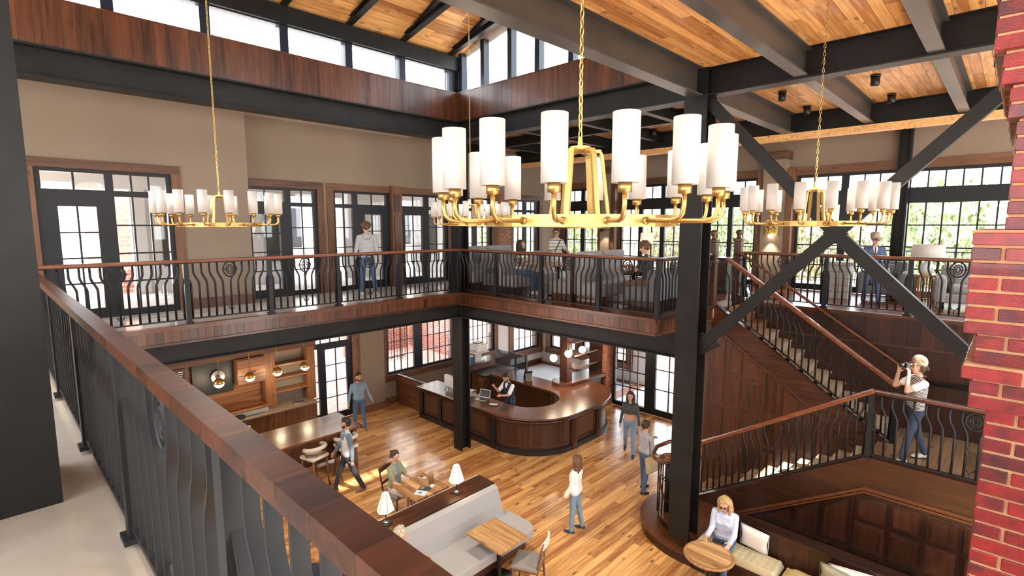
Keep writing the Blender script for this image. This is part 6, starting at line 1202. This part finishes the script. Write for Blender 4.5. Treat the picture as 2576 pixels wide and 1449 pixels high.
def person(label, loc, rz, h, top='hood_grey', sleeve=None, cuff=1.0, bottom='denim', pant_end=1.0, shoes='shoe_white', hair=('short', 'hair_brown'), skin='skin', lean=0, twist=0, side=0,
           armL=(8, 10, 15), armR=(8, 10, 15), legL=(0, 4, 0), legR=(0, 4, 0), head=(0, 0), female=False, seated=None, extra=None, collar=None, belly=None, loose=0.0, open_front=None, beard=None, glasses=None, shoe_sole='white', hat=None, under=None, curl=15, hem=0.0):
    """figure facing local -Y, left hand on +X. arms: (forward, outward, elbow bend); legs: (forward, outward, knee bend); head: (yaw, pitch); seated = seat height"""
    root = thing('person', label, 'person', loc, rz, None, h/1.75); pr = []; sleeve = sleeve or top
    hip = 0.93 if seated is None else seated/(h/1.75)+0.095
    TR = R3('X', lean) @ R3('Y', side); Hc = Vector((0, 0, hip)); W_ = 0.92 if female else 1.0
    T = lambda x, y, z: Hc+TR @ (R3('Z', twist*min(1, max(0, z)/0.4)) @ Vector((x, y, z)))
    g = loose; A = lambda a, b, ra, rb, m: pr.append((tuple(a), tuple(b), ra, rb, m))
    hw = 0.086 if female else 0.08; bm_ = bottom; tm = top
    # pelvis, trunk
    A(T(-hw, 0.005, -0.02), T(hw, 0.005, -0.02), 0.098, 0.098, bm_); A(T(-hw, 0.015, 0.04), T(hw, 0.015, 0.04), 0.095, 0.095, bm_)
    wz = 0.10-hem; mid = belly or tm
    A(T(-0.07*W_, 0, 0.16), T(0.07*W_, 0, 0.16), 0.092+g*0.8, 0.092+g*0.8, mid)
    if not belly: A(T(-hw, 0.008, wz), T(hw, 0.008, wz), 0.103+g, 0.103+g, tm)
    A(T(-0.075*W_, 0.0, 0.24), T(0.075*W_, 0.0, 0.24), 0.096+g*0.8, 0.096+g*0.8, tm); A(T(-0.088*W_, -0.004, 0.33), T(0.088*W_, -0.004, 0.33), 0.103+g*0.7, 0.103+g*0.7, tm); A(T(-0.092*W_, 0.004, 0.42), T(0.092*W_, 0.004, 0.42), 0.092+g*0.6, 0.092+g*0.6, tm)
    A(T(-0.13*W_, 0.012, 0.475), T(0.13*W_, 0.012, 0.475), 0.052+g*0.5, 0.052+g*0.5, tm); A(T(-0.10*W_, 0.01, 0.49), T(-0.03, 0.012, 0.53), 0.05, 0.04, tm); A(T(0.10*W_, 0.01, 0.49), T(0.03, 0.012, 0.53), 0.05, 0.04, tm)
    for s in (-1, 1):
        for q in (0.4, 1.0):
            A(T(s*0.074*W_*q, 0.0, 0.24), T(s*0.088*W_*q, -0.003, 0.33), 0.096+g*0.8, 0.103+g*0.7, tm); A(T(s*0.088*W_*q, -0.003, 0.33), T(s*0.092*W_*q, 0.004, 0.42), 0.103+g*0.7, 0.093+g*0.6, tm)
            A(T(s*0.08*q, 0.008, 0.07), T(s*0.072*W_*q, 0.002, 0.18), 0.096+(0 if belly else g), 0.092+g*0.8, mid if belly else tm); A(T(s*0.072*W_*q, 0.0, 0.18), T(s*0.075*W_*q, 0.0, 0.235), 0.092+g*0.8, 0.095+g*0.8, mid)
    if female:
        for s in (-1, 1): A(T(s*0.065, -0.075, 0.335), T(s*0.06, -0.07, 0.345), 0.052, 0.05, tm)
    if open_front:
        A(T(0, -0.090-g*0.7, 0.10), T(0, -0.094-g*0.7, 0.34), 0.030, 0.030, open_front); A(T(0, -0.094-g*0.7, 0.34), T(0, -0.06-g*0.6, 0.50), 0.030, 0.03, open_front)
    if under: A(T(0, -0.082, 0.44), T(0, -0.055, 0.51), 0.03, 0.03, under)
    # neck and head
    nb = T(0, 0.014, 0.50); A(nb, T(0, 0.0, 0.60), 0.054, 0.05, skin)
    HR = TR @ R3('Z', twist+head[0]) @ R3('X', head[1]); hc = T(0, -0.005, 0.595); Hd = lambda x, y, z: hc+HR @ Vector((x, y, z))
    A(Hd(0, 0.018, 0.135), Hd(0, 0.0, 0.14), 0.086, 0.086, skin); A(Hd(0, -0.03, 0.12), Hd(0, -0.032, 0.07), 0.066, 0.058, skin); A(Hd(-0.022, -0.052, 0.028), Hd(0.022, -0.052, 0.028), 0.028, 0.028, beard or skin); A(Hd(0, -0.03, 0.05), Hd(0, -0.062, 0.02), 0.048, 0.025, beard or skin)
    A(Hd(0, -0.094, 0.115), Hd(0, -0.108, 0.082), 0.009, 0.0145, skin); A(Hd(-0.014, -0.092, 0.078), Hd(0.014, -0.092, 0.078), 0.010, 0.010, skin)
    A(Hd(-0.016, -0.086, 0.050), Hd(0.016, -0.086, 0.050), 0.0095, 0.0095, 'lip'); A(Hd(-0.05, -0.07, 0.135), Hd(0.05, -0.07, 0.135), 0.016, 0.016, skin)
    for s in (-1, 1):
        A(Hd(s*0.085, 0.012, 0.125), Hd(s*0.084, 0.016, 0.085), 0.015, 0.011, skin); A(Hd(s*0.045, -0.065, 0.09), Hd(s*0.035, -0.068, 0.075), 0.024, 0.022, skin)
        if beard: A(Hd(s*0.07, -0.02, 0.06), Hd(s*0.03, -0.06, 0.015), 0.022, 0.02, beard)
    # arms
    hands = []
    for s, (fw, out, el) in ((1, armL), (-1, armR)):
        sh_ = T(s*0.178*W_, 0.012, 0.465); AR = TR @ R3('Z', twist) @ R3('Y', -s*out) @ R3('X', -fw); up = AR @ Vector((0, 0, -1)); elb = sh_+up*0.285
        FR = AR @ R3('X', -el) @ R3('Z', -s*curl); fo = FR @ Vector((0, 0, -1)); wr = elb+fo*0.25; c = cuff
        ra, rb, rc = 0.054+g*0.6, 0.043+g*0.6, 0.034
        if c >= 1.0:
            A(sh_, elb, ra, rb, sleeve); A(elb, wr, rb, 0.034+g*0.5, sleeve)
        elif c > 0.5:
            q = elb+fo*0.25*(c-0.5)*2; A(sh_, elb, ra, rb, sleeve); A(elb, q, rb, rb-0.002, sleeve); A(q, wr, 0.036, 0.027, skin)
        else:
            q = sh_+up*0.285*c*2; A(sh_, q, ra+0.004, ra+0.004, sleeve); A(q, elb, 0.045, 0.038, skin); A(elb, wr, 0.039, 0.027, skin)
        # hand: palm, four unequal bent fingers, thumb from the side of the palm
        A(wr, wr+fo*0.02, 0.027, 0.026, skin); px = FR @ Vector((0, -1, 0)) ; lat = FR @ Vector((1, 0, 0)); pal = lat*(-s)        # thumb points forward, palm faces the body
        pc = wr+fo*0.05
        for k in (-1, 0, 1): A(wr+fo*0.015+px*0.012*k, wr+fo*0.082+px*0.018*k, 0.0155, 0.0145, skin)
        for k, ln in enumerate((0.062, 0.074, 0.07, 0.055)):
            b0 = wr+fo*0.085+px*(0.027-0.018*k); b1 = b0+(fo*0.86+pal*0.35).normalized()*ln*0.55; b2 = b1+(fo*0.45+pal*0.85).normalized()*ln*0.5; A(b0, b1, 0.0095, 0.0088, skin); A(b1, b2, 0.0088, 0.0075, skin)
        b0 = wr+fo*0.028+px*0.024; b1 = b0+(fo*0.6+px*0.75+pal*0.25).normalized()*0.042; b2 = b1+(fo*0.85+px*0.2+pal*0.4).normalized()*0.034; A(b0, b1, 0.013, 0.0105, skin); A(b1, b2, 0.0105, 0.0085, skin)
        hands.append((wr, fo, px, pal))
    # legs
    feet = []
    for s, (fw, out, kn) in ((1, legL), (-1, legR)):
        hp = Hc+Vector((s*0.09, 0, -0.03)); LR = R3('Z', s*out*0.6 if seated is not None else 0) @ R3('Y', -s*out if seated is None else 0) @ R3('X', -fw); th = LR @ Vector((0, 0, -1)); kne = hp+th*0.415; SR = LR @ R3('X', kn); sh2 = SR @ Vector((0, 0, -1)); an = kne+sh2*0.40
        pe = pant_end
        if pe >= 1: A(hp, kne, 0.087, 0.062, bm_); A(kne, kne+sh2*0.12, 0.061, 0.058, bm_); A(kne+sh2*0.12, an, 0.058, 0.05, bm_); A(an, an+sh2*0.015, 0.042, 0.04, skin)
        elif pe > 0.5: q = kne+sh2*0.40*(pe-0.5)*2; A(hp, kne, 0.085, 0.06, bm_); A(kne, q, 0.06, 0.057, bm_); A(q, an, 0.05, 0.034, skin)
        else: q = hp+th*0.415*pe*2; A(hp, q, 0.092, 0.086, bm_); A(q, kne, 0.074, 0.054, skin); A(kne, kne+sh2*0.13, 0.054, 0.056, skin); A(kne+sh2*0.13, an, 0.056, 0.034, skin)
        fy = LR @ Vector((0, -1, 0)); fy = SR @ Vector((0, -1, 0)); fy = Vector((fy.x, fy.y, 0)).normalized(); fy = Vector((fy.x, fy.y, -min(0.6, kn*0.022) if seated is None else 0)).normalized(); feet.append((an, fy, sh2)); A(an, an+Vector((0, 0, -0.03)), 0.04, 0.04, skin)
    if extra: extra(A, T, Hd, hands, root)
    # stand on the lowest foot
    if seated is None:
        low = min(a.z for a, f, s in feet)-0.085; dz = -low
    else: dz = 0.0
    D = Vector((0, 0, dz))
    pr2 = [(tuple(Vector(p[0])+D), tuple(Vector(p[1])+D), *p[2:]) for p in pr]
    blob('body', pr2, 0.0085, root, 2)
    for a, f, s in feet:
        a = a+D; sd = Vector((f.y, -f.x, 0)).normalized(); an_ = a+Vector((0, 0, -0.035)); q = [(tuple(an_-f*0.035+Vector((0, 0, -0.005))), tuple(an_+f*0.04+Vector((0, 0, -0.005))), 0.040, 0.042, shoes), (tuple(an_+f*0.06+Vector((0, 0, -0.015))), tuple(an_+f*0.155+Vector((0, 0, -0.022))), 0.041, 0.03, shoes), (tuple(an_-f*0.03+Vector((0, 0, -0.034))), tuple(an_+f*0.16+Vector((0, 0, -0.034))), 0.028, 0.026, shoe_sole)]
        blob('shoe', q, 0.009, root, 1)
    H2 = lambda x, y, z: tuple(Hd(x, y, z)+D)
    e = MB()
    for s in (-1, 1): ev = Vector(H2(s*0.031, -0.083, 0.108)); MB().lathe([(0.0075*math.sin(q), -0.0075*math.cos(q)) for q in [PI*k/6 for k in range(7)]], 8, ev).build('eye', 'black', root); MB().tube([H2(s*0.016, -0.094, 0.128), H2(s*0.034, -0.091, 0.133), H2(s*0.052, -0.078, 0.128)], 0.0045, 5).build('eyebrow', hair[1], root)
    style, hm = hair; hp_ = []; HA = lambda a, b, ra, rb: hp_.append((H2(*a), H2(*b), ra, rb, hm))
    HA((0, 0.03, 0.155), (0, 0.012, 0.165), 0.090, 0.086); HA((-0.035, 0.008, 0.185), (0.035, 0.008, 0.185), 0.058, 0.058); HA((-0.03, -0.022, 0.183), (0.03, -0.022, 0.183), 0.050, 0.050); HA((0, 0.07, 0.13), (0, 0.065, 0.08), 0.062, 0.05)
    for s in (-1, 1): HA((s*0.07, 0.03, 0.15), (s*0.07, 0.05, 0.09), 0.03, 0.03)
    dd, vs_ = 0.012, 0.009
    if female:
        for s in (-1, 1): HA((s*0.066, -0.02, 0.165), (s*0.078, 0.0, 0.12), 0.032, 0.024)
    if style == 'short': HA((-0.03, -0.035, 0.205), (0.03, -0.035, 0.21), 0.036, 0.036); dd = 0.016
    if style == 'curly':
        rnd = random.Random(len(label)); dd = 0.03; vs_ = 0.011
        for k in range(46):
            u, v = rnd.uniform(0, 2*PI), rnd.uniform(-0.35, 1.0); rr = 0.105; x, y, z = rr*math.cos(u)*math.sqrt(1-min(1, v*v)), rr*math.sin(u)*math.sqrt(1-min(1, v*v)), 0.145+rr*v*0.95
            if y < -0.06 and z < 0.19: continue
            HA((x, y+0.018, z), (x*1.06, y*1.06+0.018, z*1.01), 0.026, 0.02)
    if style in ('long', 'curly_long'):
        n_ = 9
        for k in range(n_):
            u = math.radians(-15+k*210/(n_-1)); x, y = 0.09*math.cos(u), 0.02+0.085*math.sin(u); ln = 0.27 if style == 'long' else 0.20
            HA((x, y, 0.13), (x*1.05, y*1.05+0.01, 0.13-ln*0.5), 0.033, 0.034); HA((x*1.05, y*1.05+0.01, 0.13-ln*0.5), (x*1.12, y*1.0+0.01, 0.13-ln), 0.034, 0.022)
        if style == 'curly_long':
            rnd = random.Random(3); dd = 0.035; vs_ = 0.011
            for k in range(40): u = math.radians(rnd.uniform(-20, 200)); z = rnd.uniform(-0.10, 0.2); x, y = (0.105+0.02*(z < 0.05))*math.cos(u), 0.02+0.105*math.sin(u); HA((x, y, z), (x*1.05, y*1.05, z-0.02), 0.026, 0.02)
        else:
            HA((-0.045, -0.03, 0.20), (0.045, -0.03, 0.20), 0.034, 0.034); dd = 0.006
            for s in (-1, 1): HA((s*0.084, -0.01, 0.13), (s*0.088, -0.035, 0.0), 0.026, 0.028); HA((s*0.088, -0.035, 0.0), (s*0.085, -0.075, -0.13), 0.028, 0.016)
    if style == 'bun': HA((0, 0.10, 0.17), (0, 0.125, 0.16), 0.042, 0.036)
    if style == 'pony': HA((0, 0.10, 0.15), (0, 0.13, 0.08), 0.035, 0.03); HA((0, 0.13, 0.08), (0, 0.11, -0.02), 0.03, 0.015)
    if style == 'bob': 
        for s in (-1, 1): HA((s*0.085, 0.02, 0.14), (s*0.085, 0.03, 0.04), 0.032, 0.026)
        HA((-0.07, 0.09, 0.09), (0.07, 0.09, 0.09), 0.04, 0.04); HA((-0.045, -0.03, 0.20), (0.045, -0.03, 0.205), 0.034, 0.036)
    if not (hat and style == 'none'): blob('hair', hp_, vs_, root, 2, dd, 0.035 if 'curl' in style else 0.05)
    if hat:
        q = [(H2(0, 0.018, 0.185), H2(0, 0.012, 0.205), 0.112, 0.106, hat), (H2(-0.05, 0.035, 0.235), H2(0.05, 0.035, 0.235), 0.066, 0.066, hat), (H2(-0.06, -0.07, 0.165), H2(0.06, -0.07, 0.165), 0.02, 0.02, hat)]+[(H2(-0.045, -0.11-0.012*k, 0.158-0.004*k), H2(0.045, -0.11-0.012*k, 0.158-0.004*k), 0.012, 0.012, hat) for k in range(7)]
        blob('cap', q, 0.009, root, 2, 0.008, 0.06)
    if glasses:
        mb = MB()
        for s in (-1, 1): mb.lathe([(0.0, 0.004), (0.021, 0.002), (0.023, -0.002), (0.0, -0.004)], 12, H2(s*0.031, -0.103, 0.108), HR @ Matrix.Rotation(PI/2, 3, 'X')); mb.tube([H2(s*0.053, -0.098, 0.113), H2(s*0.088, -0.02, 0.118), H2(s*0.09, 0.02, 0.11)], 0.0035, 5)
        mb.tube([H2(-0.055, -0.101, 0.115), H2(0, -0.108, 0.117), H2(0.055, -0.101, 0.115)], 0.0035, 5); mb.build('glasses', glasses, root)
    if collar:
        P = [tuple(T(0.066*math.cos(a), 0.012+0.062*math.sin(a), 0.525-0.02*(math.sin(a) < -0.5)*1.0)+D) for a in [math.radians(q) for q in range(-80, 261, 20)]]; MB().tube(P, 0.013, 6).build('collar', collar, root)
    return root
DEG = math.radians
def hood(m):
    def f(A, T, Hd, hands, root):
        for k in range(7): a = math.radians(20+k*140/6); A(T(0.085*math.cos(a), 0.03+0.075*math.sin(a), 0.515), T(0.08*math.cos(a), 0.045+0.085*math.sin(a), 0.475), 0.035, 0.03, m)
        A(T(-0.04, 0.11, 0.45), T(0.04, 0.11, 0.45), 0.04, 0.04, m)
    return f
def face(dx, dy): return math.atan2(dy, dx)+PI/2       # rotation so that the figure's front (-Y) looks along (dx,dy)
# gallery
person('man in a grey hoodie and jeans seen from behind at the gallery doors', (6.25, 10.72, 4.0), face(0.45, 1), 1.68, 'hood_grey', None, 1.0, 'denim', 1.0, 'shoe_white', ('curly', 'hair_auburn'), armL=(2, 12, 10), armR=(2, 12, 10), legL=(2, 3, 0), legR=(-4, 6, 4), loose=0.012, extra=hood('hood_grey'), head=(8, 6), hem=0.05)
person('dark haired woman in a white patterned tee sitting in a gallery booth', (8.75, 8.18, 4.0), face(0.25, -1), 1.55, 'tee_stripe', None, 0.28, 'denim', 1.0, 'shoe_white', ('long', 'hair_dark'), seated=0.46, legL=(86, 6, 84), legR=(84, 8, 88), armL=(28, 8, 62), armR=(26, 8, 66), female=True, head=(14, -8))
def bag_black(A, T, Hd, hands, root):
    o = MB().tube([tuple(T(-0.1, -0.13, 0.15)), tuple(T(0.10, -0.08, 0.50)), tuple(T(0.14, 0.07, 0.48)), tuple(T(0.16, 0.10, 0.1))], 0.012, flat=(0.03, 0.008, (1, 0, 0))).build('bag_strap', 'black', root)
person('woman in sunglasses and a striped tee standing behind the booths', (10.32, 8.42, 4.0), face(-0.55, -1), 1.52, 'tee_stripe', None, 0.42, 'hood_white', 1.0, 'shoe_white', ('pony', 'hair_brown'), armL=(30, 14, 40), armR=(10, 10, 20), legL=(4, 3, 4), legR=(-2, 3, 4), female=True, head=(-40, 4), glasses='black', extra=bag_black)
person('curly haired man in a dark shirt dining on the gallery', (8.95, 5.02, 4.0), face(-0.2, 1), 1.60, 'tee_dark', None, 0.34, 'shoe_tan', 1.0, 'shoe_tan', ('curly', 'hair_auburn'), seated=0.46, legL=(84, 8, 86), legR=(84, 6, 84), armL=(40, 6, 70), armR=(34, 8, 74), lean=6, head=(0, 14))
def tie(A, T, Hd, hands, root):
    A(T(0, -0.085, 0.50), T(0, -0.115, 0.43), 0.016, 0.014, 'tie_red'); A(T(0, -0.118, 0.42), T(0, -0.122, 0.20), 0.014, 0.020, 'tie_red')
    for s in (-1, 1): A(T(s*0.035, -0.075, 0.51), T(s*0.012, -0.11, 0.38), 0.022, 0.016, 'hood_white')
person('man in a blue suit and tie with a cap leaning by the tall window', (12.75, 2.05, 4.0), face(-1, -0.35), 1.42, 'suit_blue', None, 1.0, 'suit_blue', 1.0, 'shoe_black', ('none', 'hair_grey'), armL=(10, 12, 30), armR=(26, 14, 62), legL=(6, 4, 2), legR=(-4, 4, 6), loose=0.012, extra=tie, beard='hair_grey', hat='cap_khaki', glasses='black', head=(18, 4))
def camera_ext(A, T, Hd, hands, root):
    c = Hd(0, -0.165, 0.105)+Vector((0, 0, 0.005)); mb = MB().box(c, (0.13, 0.06, 0.085), None, 0.012); mb.build('camera_body', 'black_plastic', root); d = (Hd(0, -0.2, 0.105)-Hd(0, -0.1, 0.105)).normalized(); MB().tube([c+d*0.02, c+d*0.10], 0.034, 12).build('camera_lens', 'black_plastic', root)
person('photographer in a sand cap aiming a camera on the stair landing', (9.72, 0.88, 2.0), face(-0.55, 1.0), 1.62, 'tee_zebra', 'hood_white', 0.26, 'denim_dark', 1.0, 'shoe_white', ('bob', 'hair_brown'), armL=(62, 22, 128), armR=(58, 14, 124), legL=(16, 4, 6), legR=(-16, 5, 4), hat='cap_sand', extra=camera_ext, loose=0.008, head=(0, 4), curl=35, shoe_sole='shoe_navy')
# lobby
person('clerk in a navy vest working behind the reception desk', (9.78, 9.55, 0), face(-1, 0.05), 1.66, 'vest_navy', 'hood_white', 0.4, 'denim_dark', 1.0, 'shoe_black', ('short', 'hair_dark'), skin='skin_tan', armL=(48, 8, 62), armR=(58, 4, 88), lean=10, beard='hair_dark', head=(0, 14), collar='hood_white', under='hood_white')
person('woman in a charcoal crop top and ripped jeans walking across the lobby', (10.78, 6.42, 0), face(-0.9, -0.45), 1.60, 'knit_charcoal', None, 1.0, 'denim_light', 1.0, 'shoe_navy', ('long', 'hair_brown'), armL=(8, 10, 12), armR=(-6, 10, 14), legL=(14, 2, 4), legR=(-14, 3, 16), female=True, belly='skin', head=(-6, 4))
def tote(A, T, Hd, hands, root):
    c = T(-0.30, 0.03, -0.12); mb = MB(); M_ = Matrix.Rotation(0.2, 3, 'Z')
    vs = [c+M_ @ Vector(q) for q in ((-0.05, -0.2, -0.19), (0.05, -0.2, -0.19), (0.05, 0.2, -0.19), (-0.05, 0.2, -0.19), (-0.07, -0.23, 0.19), (0.07, -0.23, 0.19), (0.07, 0.23, 0.19), (-0.07, 0.23, 0.19))]
    b = thing('tote_bag', 'tan canvas tote bag hanging from the blazer woman shoulder', 'bag', tuple(root.location), root.rotation_euler.z, None, root.scale.x)
    o = MB().add(vs, [(0, 3, 2, 1), (4, 5, 6, 7), (0, 1, 5, 4), (1, 2, 6, 5), (2, 3, 7, 6), (3, 0, 4, 7)]).build('bag_body', 'bag_tan', b); m = o.modifiers.new('b', 'BEVEL'); m.width = 0.03; m.segments = 3
    MB().tube([c+M_ @ Vector((0.0, -0.12, 0.18)), T(-0.20, -0.03, 0.40), T(-0.16, 0.01, 0.535), T(-0.19, 0.06, 0.40), c+M_ @ Vector((0.0, 0.12, 0.18))], 0.01, flat=(0.025, 0.007, (1, 0, 0))).build('strap', 'shoe_tan', b)
person('woman in a grey blazer with a tote bag walking behind the stair volute', (9.42, 5.22, 0), face(1, -0.35), 1.56, 'blazer', None, 1.0, 'denim', 1.0, 'shoe_black', ('bun', 'hair_brown'), armL=(26, 8, 72), armR=(8, 10, 20), legL=(6, 3, 2), legR=(-8, 3, 6), female=True, open_front='tee_dark', loose=0.008, extra=tote)
person('person in a white hoodie with long curly hair standing in the lobby', (7.24, 5.40, 0), face(-0.25, 0.92), 1.46, 'hood_white', None, 1.0, 'denim_light', 1.0, 'shoe_navy', ('curly_long', 'hair_curl'), armL=(6, 8, 22), armR=(6, 8, 20), legL=(3, 3, 2), legR=(-6, 4, 4), female=True, loose=0.016, extra=hood('hood_white'), hem=0.05)
person('bearded man in a blue long sleeved polo by the garden door', (6.92, 12.55, 0), face(-0.3, -1), 1.62, 'polo_blue', None, 1.0, 'denim', 1.0, 'shoe_tan', ('short', 'hair_dark'), skin='skin_tan', armL=(6, 20, 42), armR=(6, 16, 16), legL=(6, 4, 4), legR=(-4, 4, 4), beard='hair_dark', collar='polo_blue', head=(20, 2))
def vestpart(A, T, Hd, hands, root):
    for s in (-1, 1): A(T(s*0.10, -0.05, 0.46), T(s*0.09, -0.06, 0.40), 0.06, 0.06, 'jacket_slate')
person('dark haired man in a two tone denim jacket striding past the bar table', (5.05, 9.72, 0), face(-0.95, 0.33), 1.66, 'jacket_pale', 'jacket_slate', 1.0, 'trouser_black', 1.0, 'shoe_tan', ('short', 'hair_dark'), skin='skin_tan', armL=(-12, 8, 14), armR=(16, 8, 22), legL=(-18, 3, 8), legR=(22, 3, 6), loose=0.014, beard='hair_dark', collar='jacket_slate', extra=vestpart, head=(-18, 4), open_front='polo_blue', hem=0.05, shoe_sole='shoe_tan')
person('woman in a green short sleeved shirt sitting at the tea table', (5.27, 8.28, 0), face(0.35, -1), 1.56, 'shirt_green', None, 0.42, 'shorts_beige', 0.36, 'shoe_tan', ('bun', 'hair_brown'), seated=0.47, legL=(84, 5, 84), legR=(86, 6, 90), armL=(30, 10, 48), armR=(30, 12, 52), female=True, open_front='tee_blue', collar='shirt_green', head=(-14, 6))
person('grey blond person in a sage shirt sitting in the lobby booth', (3.86, 5.98, 0), face(0.85, -0.6), 1.62, 'shirt_green', None, 0.7, 'denim', 1.0, 'shoe_tan', ('bob', 'hair_grey'), seated=0.47, legL=(82, 8, 84), legR=(84, 8, 86), armL=(24, 14, 50), armR=(24, 10, 50), female=True, head=(18, 4), loose=0.01)
def phone_ext(A, T, Hd, hands, root):
    m = (hands[0][0]+hands[1][0])/2+hands[0][1]*0.06; MB().box(m+Vector((0, 0, 0.01)), (0.14, 0.075, 0.012), Matrix.Rotation(0.5, 3, 'X'), 0.004).build('held_phone', 'black_plastic', root)
person('blonde woman in a pale blue shirt and sunglasses using a phone on the bench', (7.98, 2.96, 0), face(-1, -0.1), 1.64, 'shirt_blue', None, 1.0, 'denim', 0.85, 'shoe_tan', ('long', 'hair_blond'), seated=0.52, legL=(80, 6, 70), legR=(82, 8, 76), armL=(26, 4, 66), armR=(26, 4, 66), female=True, glasses='black', collar='shirt_blue', lean=8, head=(0, 18), extra=phone_ext, loose=0.01, curl=38)
